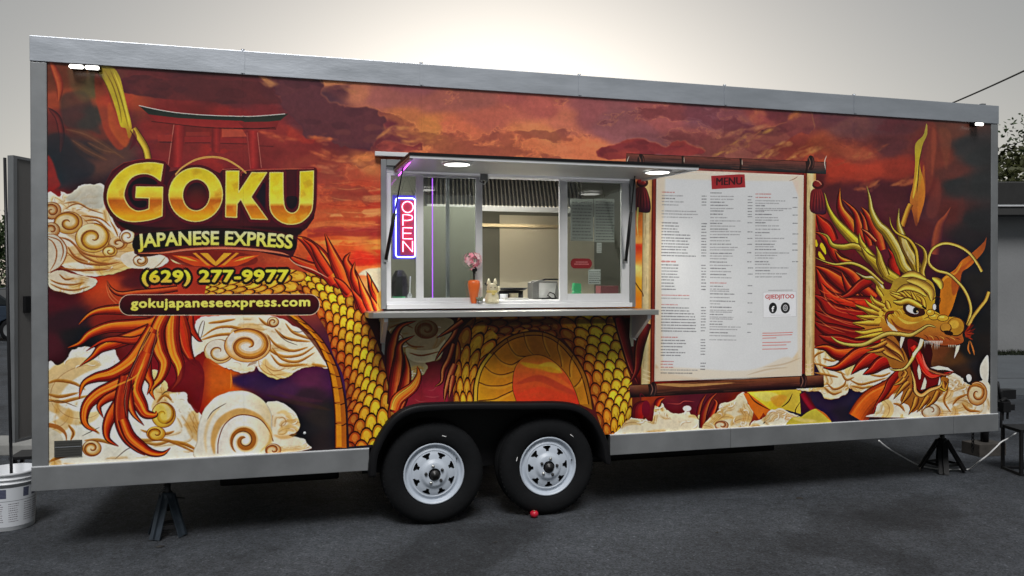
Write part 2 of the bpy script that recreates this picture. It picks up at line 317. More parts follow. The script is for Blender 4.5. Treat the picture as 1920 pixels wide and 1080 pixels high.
# --- painted torii gate
def torii():
    red, dk = (142,40,40), (98,30,34)
    wrap.fill(z1([(1290,690),(1380,690),(1350,1010),(1250,1010)]), grad((320,0),(345,0),[(0,(110,28,30)),(.4,(158,44,42)),(1,(105,28,32))]), .95)
    wrap.fill(a5([(395,455),(478,455),(510,740),(425,745)]), grad((458,0),(485,0),[(0,(105,30,32)),(.5,(162,46,44)),(1,(108,30,32))]), .95)
    stroke(wrap, z1([(1290,690),(1250,1000)]), 1.0, (215,140,120), .8, 'flat'); stroke(wrap, a5([(478,470),(510,735)]), 1.0, (210,140,120), .7, 'flat'); stroke(wrap, a5([(400,470),(428,740)]), .9, (190,100,90), .6, 'flat')
    wrap.fill(z1([(1380,745),(1560,745),(1560,775),(1380,775)]), (150,50,44), .5); wrap.fill(z1([(1370,780),(1570,780),(1570,825),(1370,825)]), red, .7)
    wrap.fill(z1([(1170,765),(1280,765),(1280,815),(1170,815)]), (150,48,42), .7); stroke(wrap, z1([(1180,820),(1280,822)]), 1.2, (50,20,22), .7, 'flat')
    wrap.fill(z1([(1575,700),(1640,700),(1640,900),(1575,890)]), grad((395,0),(410,0),[(0,(112,32,34)),(.5,(150,42,40)),(1,(120,34,36))]), .9)
    wrap.fill(z1([(1650,718),(1800,718),(1840,780),(1650,784)]), (190,84,60), .6)
    wrap.fill(a5([(200,505),(395,515),(400,548),(200,545)]), red, .7); stroke(wrap, z1([(1375,826),(1565,826)]), 1.1, (55,18,22), .7, 'flat'); stroke(wrap, a5([(200,550),(400,556)]), 1.1, (55,18,22), .7, 'flat'); stroke(wrap, a5([(490,570),(600,575)]), 1.0, (60,20,24), .6, 'flat')
    wrap.fill(z1([(1075,600),(1140,650),(1160,668),(1500,705),(1800,715),(2050,705),(2090,640)]), grad((0,212),(0,240),[(0,(120,34,36)),(1,(150,44,42))]), .95)
    wrap.fill(a5([(330,390),(640,380),(618,442),(380,440)]), (120,38,38), .95)
    stroke(wrap, z1([(1120,665),(1500,708),(1800,722),(2050,712)]), 1.2, (58,18,20), .8, 'flat')
    stroke(wrap, a5([(300,436),(618,444)]), 1.2, (50,16,20), .8, 'flat')
    top = [(1025,545),(1160,572),(1330,600),(1560,620),(1800,628),(1980,618),(2150,598),(2148,602)]
    p = catmull(z1([(1025,545),(1160,575),(1330,602),(1560,620),(1800,628)]), 6); q = catmull(a5([(330,346),(430,348),(560,340),(710,328)]), 6)
    low = a5([(680,352),(650,378),(560,388),(380,390)]) + z1([(1800,662),(1560,652),(1330,640),(1180,622),(1100,612),(1065,580)])
    wrap.fill(list(map(tuple, np.vstack([p, q]))) + low, grad((0,200),(0,225),[(0,(44,40,36)),(1,(52,46,40))]))
    stroke(wrap, list(map(tuple, np.vstack([p, q])[::3])), 1.5, (222,205,190), .95, 'flat')
torii()

# --- cliff and flame-lit rock on the right
def rock_right():
    blob(wrap, b8([(1110,230),(1180,240),(1190,400),(1170,560),(1160,680),(1110,800),(1100,640),(1110,420)]), (118,54,42), .6, 5)
    blob(wrap, b8([(1150,260),(1180,300),(1185,420),(1165,600),(1150,640),(1145,420)]), (146,70,50), .55, 4)
    blob(wrap, b8([(1210,260),(1300,300),(1300,440),(1270,600),(1240,500),(1215,380)]), (122,66,48), .5, 6)
    blob(wrap, b8([(1120,860),(1180,740),(1200,640),(1230,800),(1200,960),(1150,1000),(1110,960)]), (118,54,46), .45, 6)
    blob(wrap, b8([(1370,900),(1400,820),(1420,900),(1400,1020),(1370,1000)]), (80,42,40), .5, 6)
    wrap.fill(catmull(b8([(1105,225),(1112,310),(1075,400),(1055,520),(1060,600),(1090,700),(1095,840),(1060,980),(1028,1060),(1000,960),(975,850),(1000,720),(1015,560),(1012,420),(1030,370),(1080,320)]), 6, True), grad(b8([(0,250)])[0], b8([(0,1050)])[0], [(0,(150,128,60)),(.3,(172,150,40)),(.6,(178,120,38)),(.85,(165,90,36)),(1,(110,50,34))]))
    blob(wrap, b8([(1085,560),(1100,700),(1098,830),(1062,960),(1040,1030),(1040,860),(1062,720)]), (190,112,36), .6, 2)
    stroke(wrap, b8([(1050,520),(1035,640),(1010,780),(1000,840)]), 4, (205,182,60), .7, soft=1)
    stroke(wrap, b8([(1075,400),(1050,540),(1040,680),(1030,800)]), 2, (70,40,20), .8)
    strand(wrap, b8([(980,880),(950,950),(915,1060)]), 10, (130,70,30), (175,120,40), (190,150,50), kind='flat', lw=.5)
    strand(wrap, r1([(1240,680),(1260,520),(1290,400),(1340,330),(1390,240)]), 22, (80,34,40), (120,54,42), (140,66,44), lw=0, side=-.2)
    blob(wrap, r1([(1300,1000),(1290,940),(1340,880),(1430,820),(1490,740),(1560,690),(1640,620),(1700,560),(1720,520),(1700,640),(1620,740),(1560,800),(1500,840),(1480,920),(1440,1080),(1400,1200),(1330,1300),(1290,1180)]), grad((1765,520),(1845,440),[(0,(185,110,24)),(.5,(180,95,28)),(1,(120,56,30))]), 1, .8)
    blob(wrap, r1([(1420,840),(1520,780),(1600,720),(1500,850),(1480,980),(1420,1060),(1400,960)]), (150,60,26), .6, 3)
    stroke(wrap, r1([(1300,980),(1340,900),(1440,850),(1500,750)]), 4, (215,160,50), .6, soft=1)
rock_right()

# --- creamy scroll clouds
CR, GD, BR = (222,219,208), (200,152,66), (112,54,16)
def cloudbody(pts, seed, base=CR, dark=(178,140,80), amp=1.0, n=16, outline=True):
    p = rough(pts, amp, seed)
    if outline: wrap.fill(p + np.array([.3, 1.4]), (105, 55, 25), .8, .5)
    wrap.fill(p, base)
    m = wrap.mask(p); r = np.random.RandomState(seed + 5); x0, y0 = p.min(0); x1, y1 = p.max(0)
    for k in range(n):
        cx, cy = r.uniform(x0, x1), r.uniform(y0 + (y1 - y0) * .3, y1); s_ = r.uniform(.10, .26) * min(x1 - x0, (y1 - y0) * 1.6)
        a0 = r.uniform(0, 6.28); arc = [(cx + s_ * math.cos(a0 + t), cy + s_ * .7 * math.sin(a0 + t)) for t in np.linspace(0, 2.4, 7)]
        q = catmull(arc, 5); wrap.fill(ribbon(q, s_ * .55 * prof(len(q), 'both')), lerp(dark, (205, 160, 70), r.rand()), .55, 2.2, m)
        wrap.fill(ribbon(q + .6, 1.2 * prof(len(q), 'both')), (120, 68, 30), .40, .4, m)
    cen = p.mean(0)
    for kk in range(1, 5):
        q = cen + (p - cen) * (1 - .11 * kk) + np.array([r.uniform(-3, 3), 1.5 * kk]); q = np.vstack([q, q[:1]])
        wrap.fill(ribbon(q, np.full(len(q), 5.0)), lerp(dark, (212, 170, 90), .5), .42, 3.2, m * WISP2); wrap.fill(ribbon(q + .8, np.full(len(q), 1.1)), (124, 70, 30), .30, .5, m * WISP2)
    for kk in range(n * 2):
        i = r.randint(len(p)); a = p[i] + (cen - p[i]) * r.uniform(.05, .5); s_ = r.uniform(5, 13); a0 = r.uniform(0, 6.28)
        q = catmull([(a[0] + s_ * math.cos(a0 + t), a[1] + s_ * .7 * math.sin(a0 + t)) for t in np.linspace(0, 1.8, 5)], 4); wrap.fill(ribbon(q, 2.6 * prof(len(q), 'both')), (232, 230, 220), .6, .8, m); wrap.fill(ribbon(q + 1.6, 1.3 * prof(len(q), 'both')), (140, 84, 36), .32, .5, m)
    return m
def swirl(cx, cy, r, a0=0.0, d=1, turns=1.6, ry=.92, base=CR, tone=GD, line=BR, w=.2):
    wrap.fill(ell(cx, cy, r + 1.2, (r + 1.2) * ry), line, .85, .4)
    wrap.fill(ell(cx, cy, r, r * ry), tone)
    for k in range(5): wrap.fill(ell(cx - r * .03 * k, cy - r * .05 * k, r * (1 - .06 * k), r * ry * (1 - .06 * k)), lerp(tone, base, (k + 1) / 5), .8, 1.0)
    t = np.linspace(0, 1, 60); ang = a0 + d * t * turns * 2 * np.pi; rr = r * (1 - .9 * t)
    q = np.c_[cx + rr * np.cos(ang), cy + rr * ry * np.sin(ang)]
    wd = r * w * (np.sin(np.pi * np.clip(t * .85 + .12, 0, 1)))
    wrap.fill(ribbon(q, wd * 1.9), lerp(tone, base, .35), .7, 1.4); wrap.fill(ribbon(q, wd), tone, .9, .8); wrap.fill(ribbon(q, wd * .5, -wd * .3), lerp(tone, line, .5), .9, .5)
    wrap.fill(ribbon(q, np.maximum(1.1, wd * .14), -wd * .55), line, .9)
def folds(pts_list, w, col=GD, line=BR):
    for q in pts_list:
        stroke(wrap, q, w, col, .75, soft=1.2); stroke(wrap, q, w * .45, lerp(col, BR, .45), .7, soft=.6); stroke(wrap, [(x, y + w * .3) for x, y in q], 1.1, line, .85)

# left upper cloud
cloudbody(z2([(330,160),(430,150),(450,110),(500,130),(560,90),(620,55),(700,60),(780,80),(850,330),(900,400),(1010,470),(1010,540),(1240,600),(1230,660),(1100,690),(1000,690),(880,720),(760,740),(640,740),(520,700),(420,660),(330,730)]), 21, (214,206,186), n=10)
blob(wrap, z2([(480,170),(560,100),(640,65),(760,80),(770,220),(680,240),(560,200)]), (172,172,160), .8, 3)
folds([z2([(460,200),(560,190),(660,240),(780,280)]), z2([(480,240),(560,200),(640,220)])], 4, (196,168,118))
swirl(*z2([(380,255)])[0], 17, 1, 1, base=(190,165,125), tone=(165,110,55))
swirl(*z2([(505,345)])[0], 26, 3.0, 1, 1.4, .8, (205,190,150), (178,130,50))
folds([z2([(600,290),(680,300),(760,320),(830,380)]), z2([(620,330),(720,330),(830,420)]), z2([(820,330),(860,400),(880,450)])], 4, (190,140,65))
swirl(*z2([(690,460)])[0], 32, -1.5, 1, 1.5, .84, (214,200,160), (186,142,48))
swirl(*z2([(880,500)])[0], 17, 2.4, -1, 1.2, .7, (205,185,145), (172,118,50))
swirl(*z2([(380,400)])[0], 15, 1, 1, 1.2, .9, (190,165,125), (160,105,50))
swirl(*z2([(950,450)])[0], 14, .5, 1, 1.2, .9, (214,208,190), (190,160,110))
swirl(*z2([(820,560)])[0], 13, 2.8, 1, 1.3, .8, (214,196,140), (186,140,50))
wrap.fill(catmull(z2([(310,430),(380,425),(450,470),(495,560),(470,650),(400,700),(310,730)]), 8, True), (196,190,172))
for k, q in enumerate(([(330,430),(420,440),(490,520),(490,600),(440,680),(340,730)], [(330,450),(390,490),(420,560),(410,640),(370,710)], [(330,440),(440,480),(470,560),(450,640)])):
    stroke(wrap, z2(q), 3, (170,120,66), .7, soft=.8); stroke(wrap, z2(q), 1.2, (130,66,30), .9)
folds([z2([(430,450),(520,480),(620,570),(740,600),(880,590)]), z2([(490,560),(600,640),(760,660),(900,640)]), z2([(440,680),(560,700),(700,700),(850,690)]), z2([(560,520),(620,590),(720,640),(820,650)]), z2([(500,520),(560,600),(660,640)])], 5, (178,120,60))
wrap.fill(catmull(z2([(900,600),(1010,560),(1240,600),(1220,670),(1100,690),(960,680)]), 6, True), (208,202,184), .9, .8)
swirl(*z2([(1050,630)])[0], 13, 3.6, 1, 1.3, .8, (210,205,188), (172,130,70))
stroke(wrap, z2([(1240,600),(1200,650),(1150,690)]), 2, (150,110,70), .8); stroke(wrap, z2([(1260,600),(1310,640),(1390,660)]), 4, (200,190,140), .9)
cloudbody(z2([(350,770),(380,720),(470,705),(560,730),(650,750),(720,770),(720,810),(650,850),(560,880),(460,865),(380,840)]), 23, (200,190,168), n=3, amp=.5)
folds([z2([(370,770),(440,800),(540,810),(640,790)]), z2([(370,800),(460,840),(560,850),(680,820)]), z2([(440,730),(490,770),(560,760)])], 4, (178,130,68))

# central cloud under the web address
cloudbody(a7([(-10,180),(20,60),(60,-20),(200,-30),(400,-40),(560,-40),(700,0),(800,60),(900,120),(960,180),(1020,270),(1030,360),(940,350),(840,360),(790,380),(730,420),(640,440),(540,400),(490,340),(470,380),(380,390),(290,370),(240,350),(130,310),(90,240),(-10,290)]), 31, (220,212,188), n=8)
folds([a7([(70,130),(180,60),(300,50),(420,90),(440,150),(430,210)]), a7([(60,150),(200,110),(330,110),(350,160)]), a7([(500,110),(560,200),(680,270),(820,260),(930,190)]), a7([(600,200),(680,290),(800,310),(930,240)]), a7([(590,250),(660,330),(760,340),(860,330)]), a7([(700,20),(760,90),(860,130),(930,150)]), a7([(620,60),(680,120),(780,150),(900,160)]), a7([(500,-20),(560,30),(640,40)]), a7([(120,20),(220,10),(330,-10)]), a7([(900,330),(960,340),(1020,350)]), a7([(560,100),(640,190),(760,230),(880,200)])], 6, (198,146,60))
swirl(*a7([(205,235)])[0], 27, -0.8, 1, 1.1, .82, (208,204,190), (196,156,90), w=.12)
swirl(*a7([(420,190)])[0], 43, -2.2, 1, 1.5, .72, (210,206,194), (196,140,60), w=.22)
swirl(*a7([(610,15)])[0], 10, 0, 1, 1.2, .9, (205,190,150), (180,125,60))
for q in ([(500,290),(520,360),(600,410),(720,400)], [(540,330),(620,380),(720,360)]): stroke(wrap, a7(q), 2, (170,120,60), .8)
for q in ([(650,80),(700,130),(760,160)], [(660,120),(720,160),(800,190)], [(760,80),(800,90),(850,80)]): stroke(wrap, a7(q), 1.2, (60,35,25), .8)
for k in range(6): stroke(wrap, a7([(420 + 12 * k, 350 - 4 * k), (440 + 10 * k, 320 - 4 * k)]), 1.2, (110,62,30), .8)
strand(wrap, a6([(60,1020),(70,950),(90,880)]), 7, (190,180,160), (215,210,195), (225,220,205), lw=.8, kind='both')

# bottom-left clouds
cloudbody(z3([(345,370),(440,340),(500,290),(560,220),(640,195),(740,200),(860,210),(900,300),(1000,420),(1130,380),(1190,380),(1250,470),(1280,540),(1400,545),(1420,620),(1500,690),(1560,800),(1600,1100),(345,1100)]), 41, (214,214,200), n=12)
folds([z3([(360,470),(440,450),(560,470),(650,520)]), z3([(360,590),(460,610),(560,590),(680,560)]), z3([(360,550),(460,570),(600,540)]), z3([(520,780),(560,840),(540,900)]), z3([(600,760),(680,800),(760,850)]), z3([(1060,820),(1160,850),(1260,850),(1320,830)]), z3([(1270,900),(1400,930),(1500,980)]), z3([(640,900),(760,900),(900,940)]), z3([(1180,620),(1240,560),(1300,600)]), z3([(370,1060),(480,1020),(560,1010)]), z3([(1060,900),(1180,930),(1300,900)]), z3([(1000,880),(1100,900),(1260,900),(1500,1000)])], 7, (188,140,60))
stroke(wrap, z3([(350,610),(460,605),(590,650)]), 1.8, (110,80,50), .9); stroke(wrap, z3([(620,870),(700,830),(760,800)]), 1.3, (50,40,30), .8); stroke(wrap, z3([(870,1045),(960,970),(1020,950)]), 1.3, (60,40,30), .8); stroke(wrap, z3([(1220,560),(1250,535),(1290,530)]), 1.5, (35,25,22), .9)
for q, w_ in (([(350,780),(440,800),(500,850),(510,920)], 9),): stroke(wrap, z3(q), w_, (160,104,50), .9, 'tip', .6)
blob(wrap, z3([(345,820),(430,830),(480,880),(480,960),(420,1020),(345,1060)]), (196,192,172), .9, 1)
swirl(*z3([(700,960)])[0], 17, 0.2, 1, 1.4, .85, (205,190,150), (176,122,50))
swirl(*z3([(1235,710)])[0], 22, -1.8, 1, 1.2, 1.05, (206,190,120), (176,128,36))
swirl(*z3([(1180,850)])[0], 17, 1.0, 1, 1.2, .75, (205,176,80), (176,120,30))
blob(wrap, z3([(1180,640),(1230,640),(1260,700),(1250,780),(1200,800),(1160,740)]), (208,180,50), .5, 2)
# the big scroll
cloudbody(a7([(560,640),(620,612),(700,630),(770,680),(812,745),(820,805),(786,850),(740,866),(800,874),(848,896),(880,930),(905,962),(760,990),(620,1000),(560,900)]), 45, (216,208,184), n=5, amp=.5)
for rr, c in ((74,(110,60,28)),(72.5,(194,190,172)),):
    wrap.fill(catmull(a7([(340,530),(440,540),(540,600),(600,690),(610,780),(600,900),(560,1000),(60,1040),(50,900),(60,780),(110,650),(200,560)]), 8, True) + (0 if rr < 74 else 0), c)
    if rr == 74: pass
wrap.fill(catmull(a7([(345,537),(440,546),(535,606),(593,690),(603,780),(594,900),(556,1000),(66,1034),(58,900),(68,780),(116,655),(204,567)]), 8, True), grad(a7([(120,0)])[0], a7([(600,0)])[0], [(0,(212,210,194)),(.6,(226,224,210)),(1,(206,190,148))]))
stroke(wrap, a7([(180,1010),(170,900),(210,780),(300,710),(400,690),(520,740),(590,840)]), 15, (190,142,66), .75, 'both', 2.5)
stroke(wrap, a7([(120,1000),(110,860),(150,730),(230,640)]), 6, (206,176,120), .6, 'both', 2)
stroke(wrap, a7([(120,750),(170,680),(270,620)]), 1.5, (60,40,30), .8)
wrap.fill(catmull(a7([(205,1005),(210,900),(250,790),(330,725),(420,712),(520,745),(590,830),(615,910),(590,980),(540,1000),(400,1005)]), 8, True), grad(a7([(200,0)])[0], a7([(620,0)])[0], [(0,(212,208,196)),(.5,(228,226,214)),(1,(210,192,148))]))
stroke(wrap, a7([(205,1000),(210,900),(250,790),(330,723),(420,712),(520,745),(590,830),(620,910)]), 1.6, BR, .9, 'flat')
t = np.linspace(0, 1, 50); an = 2.2 + t * 1.45 * 2 * np.pi; rr = 27 * (1 - .80 * t)
sp = np.c_[a7([(405,905)])[0][0] + rr * np.cos(an), a7([(405,905)])[0][1] + rr * np.sin(an)]
wrap.fill(ribbon(sp, 15 * prof(50, 'both')), (196,160,96), .8, 1.5); wrap.fill(ribbon(sp, 9 * prof(50, 'both')), (160,104,44)); wrap.fill(ribbon(sp, 1.6 * prof(50, 'both'), 4.2 * prof(50, 'both')), (96,48,20))
stroke(wrap, a7([(560,760),(600,840),(590,920),(520,990)]), 6, (200,160,80), .7, soft=1.5)
stroke(wrap, a7([(640,700),(700,690),(745,740),(735,800),(680,830)]), 9, (206,170,96), .55, soft=3); stroke(wrap, a7([(655,745),(690,730),(715,765),(690,795),(660,785)]), 1.3, (150,100,50), .6, soft=.5); stroke(wrap, a7([(620,860),(680,880),(750,872),(800,850)]), 7, (196,146,70), .6, soft=2.5)
swirl(*a7([(620,975)])[0], 14, 2, 1, 1.1, .8, (200,180,140), (170,110,50))
# dark ground drawn behind, lower right of the scroll
for q, c in (([(560,560),(700,600),(900,640),(1060,680)], (60,40,32)), ([(660,540),(800,590),(1000,610)], (70,34,50))): stroke(wrap, a7(q), 9, c, .5, soft=2.5)

# --- the serpent body: scales
def strip_pt(L_, R_, u, t):
    def at(c, t_):
        k = t_ * (len(c) - 1); i = int(min(max(k, 0), len(c) - 2)); f = k - i; return c[i] * (1 - f) + c[i + 1] * f
    return at(L_, t) * (1 - u) + at(R_, t) * u
def scales(Lp, Rp, rows, cols, ramp, flip=1, seed=1, size=1.0, under=(84,24,12), t0=0.0, t1=1.0):
    r = np.random.RandomState(seed); L_, R_ = catmull(Lp, 12), catmull(Rp, 12)
    poly = np.vstack([L_, R_[::-1]]); wrap.fill(poly, under); m = wrap.mask(poly)
    order = range(-1, rows + 2) if flip > 0 else range(rows + 1, -2, -1)
    us = [a for a, _ in ramp]; cs = np.array([c for _, c in ramp], float)
    for i in order:
        for j in range(-1, cols + 1):
            u = (j + .5 + (.5 if i % 2 else 0)) / cols; t = t0 + (t1 - t0) * (i + .5) / rows
            if u < -.08 or u > 1.08: continue
            tc = min(max(t, 0.0), 1.0); p = strip_pt(L_, R_, u, tc)
            d = strip_pt(L_, R_, u, min(tc + .03, 1)) - strip_pt(L_, R_, u, max(tc - .03, 0)); d /= np.linalg.norm(d) + 1e-9
            a = strip_pt(L_, R_, 1, tc) - strip_pt(L_, R_, 0, tc); w_ = np.linalg.norm(a) / cols * .60 * size; a /= np.linalg.norm(a) + 1e-9
            ln = np.linalg.norm(strip_pt(L_, R_, u, min(tc + .5 / rows, 1)) - strip_pt(L_, R_, u, max(tc - .5 / rows, 0))) * (1 if 0 < tc < 1 else 2) * 1.15 * size
            ln = max(ln, w_ * .9); d = d * flip
            if t < 0 or t > 1: p = p + d * flip * (t - tc) * rows * ln * .8
            th = np.linspace(0, 2 * np.pi, 18, endpoint=False)
            def sc(k, o=0.0): return np.array([p + a * (w_ * k * np.cos(x)) - d * (ln * .95 * k * np.sin(x) * (1.0 if np.sin(x) > 0 else .8)) + d * o for x in th])
            uc = min(max(u, 0), 1); c = np.array([np.interp(uc, us, cs[:, q]) for q in range(3)]) * r.uniform(.88, 1.1)
            wrap.fill(sc(1.0), (66,20,8), 1, 0, m); wrap.fill(sc(.88, .6), lerp(c, (150,60,15), .45), 1, 0, m); wrap.fill(sc(.70, 0), c, 1, .6, m)
            wrap.fill(sc(.42, -ln * .28), lerp(c, (250,225,90), .35), .6, .9, m)
            for s_ in (-.3, .25):
                q0 = p + a * w_ * s_ - d * ln * .15; wrap.fill(ribbon([q0, q0 + d * ln * .3 + a * w_ * s_ * .2, q0 + d * ln * .62], [.7, 1.5, .7]), lerp(c, (120,50,10), .6), .75, 0, m)
            if r.rand() < .45: wrap.fill(ell(*(p + d * ln * .35 - a * w_ * .1), 1.3, 1.6, 8), (255,225,130), .65, .4, m)
YR = [(0,(120,36,12)),(.18,(172,78,18)),(.4,(208,150,28)),(.65,(214,178,34)),(.85,(190,128,28)),(1,(130,62,18))]
# left loop: dark skin below the scales, then scales over the arch
scales(a6([(90,700),(240,700),(420,700),(600,720),(760,790),(860,850)]), a6([(110,600),(300,570),(560,540),(740,500),(960,560),(1120,640)]), 13, 3, [(0,(190,110,30)),(.5,(205,150,40)),(1,(196,140,40))], seed=3, flip=-1)
scales(a6([(780,640),(900,790),(1010,960),(1060,1130),(1140,1300),(1170,1500),(1180,1640),(1190,1830)]), a6([(900,510),(1060,590),(1200,700),(1300,860),(1380,1020),(1440,1200),(1500,1450),(1560,1800)]), 21, 4, YR, seed=5)
# outline and belly band of the left loop
def band(Lp, Rp, nseg, c1, c2, line=(60,18,8)):
    L_, R_ = catmull(Lp, 12), catmull(Rp, 12); wrap.fill(np.vstack([L_, R_[::-1]]), c1)
    for k in range(nseg):
        a0, a1 = (k + .05) / nseg, (k + .95) / nseg
        q = [strip_pt(L_, R_, .12, a0), strip_pt(L_, R_, .12, a1), strip_pt(L_, R_, .55, a1), strip_pt(L_, R_, .55, a0)]
        wrap.fill(q, c2, .75, 1.0)
        wrap.fill(ribbon([strip_pt(L_, R_, u, (k + 1) / nseg + .12 / nseg * math.sin(u * 3)) for u in (0, .33, .66, 1)], [2.0] * 4), line, .9)
    for c in (L_, R_): wrap.fill(ribbon(c, np.full(len(c), 2.0)), line)
band(a7([(690,-60),(800,20),(900,120),(970,230),(1030,370),(1060,520),(1080,700),(1085,960)]), a7([(800,-30),(900,60),(990,160),(1060,280),(1110,400),(1140,520),(1165,700),(1175,960)]), 10, (160,84,18), (206,136,26))
stroke(wrap, a7([(700,-40),(830,60),(940,190),(1010,320)]), 9, (92,38,14), .75, 'both', 1.2)

# --- middle loop
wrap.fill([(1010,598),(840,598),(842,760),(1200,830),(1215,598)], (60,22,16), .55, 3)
scales(b5([(700,700),(700,560),(740,420),(840,290),(960,190),(1080,150)]), b5([(570,720),(560,560),(570,380),(600,180),(700,60),(900,0)]), 8, 3, [(0,(190,110,24)),(.5,(205,150,30)),(1,(140,70,20))], seed=11, flip=-1)
scales(b5([(880,200),(1000,150),(1100,140),(1200,160),(1300,210)]), b5([(700,20),(900,20),(1100,20),(1300,20),(1500,20)]), 7, 3, [(0,(130,62,20)),(1,(120,66,20))], seed=12, flip=-1)
scales(b5([(1180,20),(1300,180),(1400,310),(1470,430),(1520,600),(1560,740),(1620,900),(1660,960)]), b5([(1640,20),(1690,140),(1730,260),(1760,400),(1800,520),(1800,620),(1790,760),(1700,960)]), 15, 4, [(0,(140,60,16)),(.25,(186,110,22)),(.5,(206,166,34)),(.8,(208,178,38)),(1,(170,110,30))], seed=13)
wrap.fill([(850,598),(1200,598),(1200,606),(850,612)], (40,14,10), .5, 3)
lb = catmull(b5([(700,640),(705,520),(740,400),(820,290),(930,200),(1050,160),(1180,160),(1290,210),(1390,310),(1470,440),(1510,580),(1530,700)]), 8)
lb2 = catmull(b5([(728,640),(734,520),(766,410),(842,306),(945,222),(1055,186),(1175,186),(1275,232),(1370,330),(1445,455),(1485,590),(1500,660)]), 8)
li = catmull(b5([(1000,640),(975,560),(975,480),(985,420),(1010,370),(1050,335),(1110,320),(1180,325),(1260,370),(1340,450),(1400,560),(1435,660)]), 8)
wrap.fill(np.vstack([lb, li[::-1]]), (150,92,22))
wrap.fill(np.vstack([lb2, li[::-1]]), grad(b5([(720,600)])[0], b5([(1460,500)])[0], [(0,(196,140,24)),(.3,(196,122,24)),(.6,(160,96,24)),(1,(178,112,24))]))
wrap.fill(np.vstack([lb[:24], lb2[:24][::-1]]), (200,160,44), .9)
for c, w_ in ((lb, 2.6), (lb2, 1.8), (li, 1.8)): wrap.fill(ribbon(c, np.full(len(c), w_)), (72,34,10))
for q in ([(735,505),(800,530),(900,530),(978,505)], [(775,395),(830,440),(900,455),(985,430)], [(835,300),(890,360),(960,385),(1020,355)], [(930,205),(955,270),(1000,320),(1070,330)], [(1045,165),(1055,220),(1080,280),(1120,322)], [(1175,165),(1180,220),(1200,280),(1230,330)], [(1285,215),(1280,270),(1300,340),(1310,400)], [(1385,320),(1370,370),(1365,420),(1370,470)], [(1450,470),(1430,510),(1400,540)], [(735,635),(840,625),(900,600),(985,560)]):
    stroke(wrap, b5(q), 2.0, (92,44,12), .95, 'flat'); stroke(wrap, [(x + 2.5, y + 3.0) for x, y in b5(q)], 6, (214,160,50), .35, soft=1.5)
wrap.fill(li, grad(b5([(0,320)])[0], b5([(0,650)])[0], [(0,(196,120,30)),(.2,(208,110,34)),(.4,(206,88,36)),(1,(196,52,28))]))
mi = wrap.mask(li)
for q, c, w_ in (([(1020,370),(1120,400),(1240,420),(1320,440)], (216,170,30), 12), ([(1000,420),(1150,430),(1300,500),(1400,560)], (214,100,36), 10), ([(990,520),(1150,480),(1300,540),(1420,600)], (176,58,34), 13), ([(1000,600),(1150,560),(1300,600),(1420,640)], (205,60,30), 12), ([(1150,390),(1240,385),(1310,430)], (222,190,50), 9)):
    p = catmull(b5(q), 8); wrap.fill(ribbon(p, w_ * prof(len(p), 'both')), c, .7, 2.0, mi)

# flames and smoke between the two loops
FR = ((120,18,14), (190,58,20), (228,130,40))
cloudbody(b5([(60,60),(500,60),(560,120),(500,250),(470,340),(380,370),(380,420),(260,500),(240,400),(200,330),(160,220),(110,150)]), 51, (160,142,108), (120,76,44), n=7)
swirl(*b5([(370,140)])[0], 21, 0, 1, 1.5, .8, (132,108,72), (104,66,32))
blob(wrap, b5([(230,270),(330,285),(440,270),(500,210),(470,330),(360,370),(260,350)]), (196,184,150), .85, 1)
folds([b5([(250,300),(340,320),(470,290)]), b5([(180,160),(260,250),(360,260)]), b5([(110,130),(200,100),(280,130)])], 3.5, (140,90,50))
wrap.fill(b5([(55,70),(95,70),(110,100),(90,200),(80,320),(62,290)]), (150,150,144), .8, .8)
for q, w_ in (([(150,560),(130,400),(140,230),(190,120),(300,80)], 22), ([(140,660),(160,480),(180,340),(190,240),(290,180)], 24), ([(160,720),(200,620),(230,500),(240,400),(220,300)], 26)):
    strand(wrap, b5(q), w_, (90,14,16), (160,40,20), (205,100,40))
strand(wrap, b5([(150,700),(180,620),(280,540),(320,460),(310,395)]), 24, (150,30,16), (215,110,30), (232,170,60), side=-.25)
for q, w_ in (([(600,60),(560,180),(480,280),(430,360)], 9), ([(560,240),(530,340),(490,420),(480,500),(430,540)], 10), ([(570,380),(540,460),(510,560),(500,640)], 14), ([(560,460),(545,540),(530,620)], 11), ([(620,80),(540,140),(440,200)], 10)):
    strand(wrap, b5(q), w_, (90,20,16), (150,60,34), (196,116,66))
for q in ([(350,600),(420,610),(470,600)], [(290,620),(330,640),(380,635)], [(380,560),(420,560),(450,530)]): stroke(wrap, b5(q), 1.0, (180,90,90), .6)

# flames along the back of the left loop
for q, w_, hi in (([(1120,620),(980,520),(860,470),(760,420),(735,390)], 22, (170,60,24)), ([(1080,600),(1000,480),(940,380),(850,290),(770,250)], 34, (232,128,36)), ([(1180,700),(1120,540),(1070,430),(1030,330),(990,225)], 26, (222,96,30)), ([(1040,540),(960,420),(900,320),(820,262)], 16, (200,60,24)), ([(1270,790),(1240,640),(1190,520),(1150,430),(1185,370)], 24, (215,84,30)), ([(1350,820),(1290,700),(1230,600),(1205,520),(1220,440)], 20, (224,104,36)), ([(1400,830),(1385,720),(1350,640),(1330,570),(1300,510)], 17, (226,110,50)), ([(1180,680),(1110,600),(1060,560)], 14, (190,60,24)), ([(1300,820),(1260,740),(1190,640)], 18, (205,70,26))):
    strand(wrap, a6(q), w_, (120,20,14), (196,54,22), hi, side=.2)
blob(wrap, a6([(1250,540),(1300,500),(1380,490),(1420,500),(1420,640),(1380,700),(1330,560)]), (206,196,168), .9, 1.5)
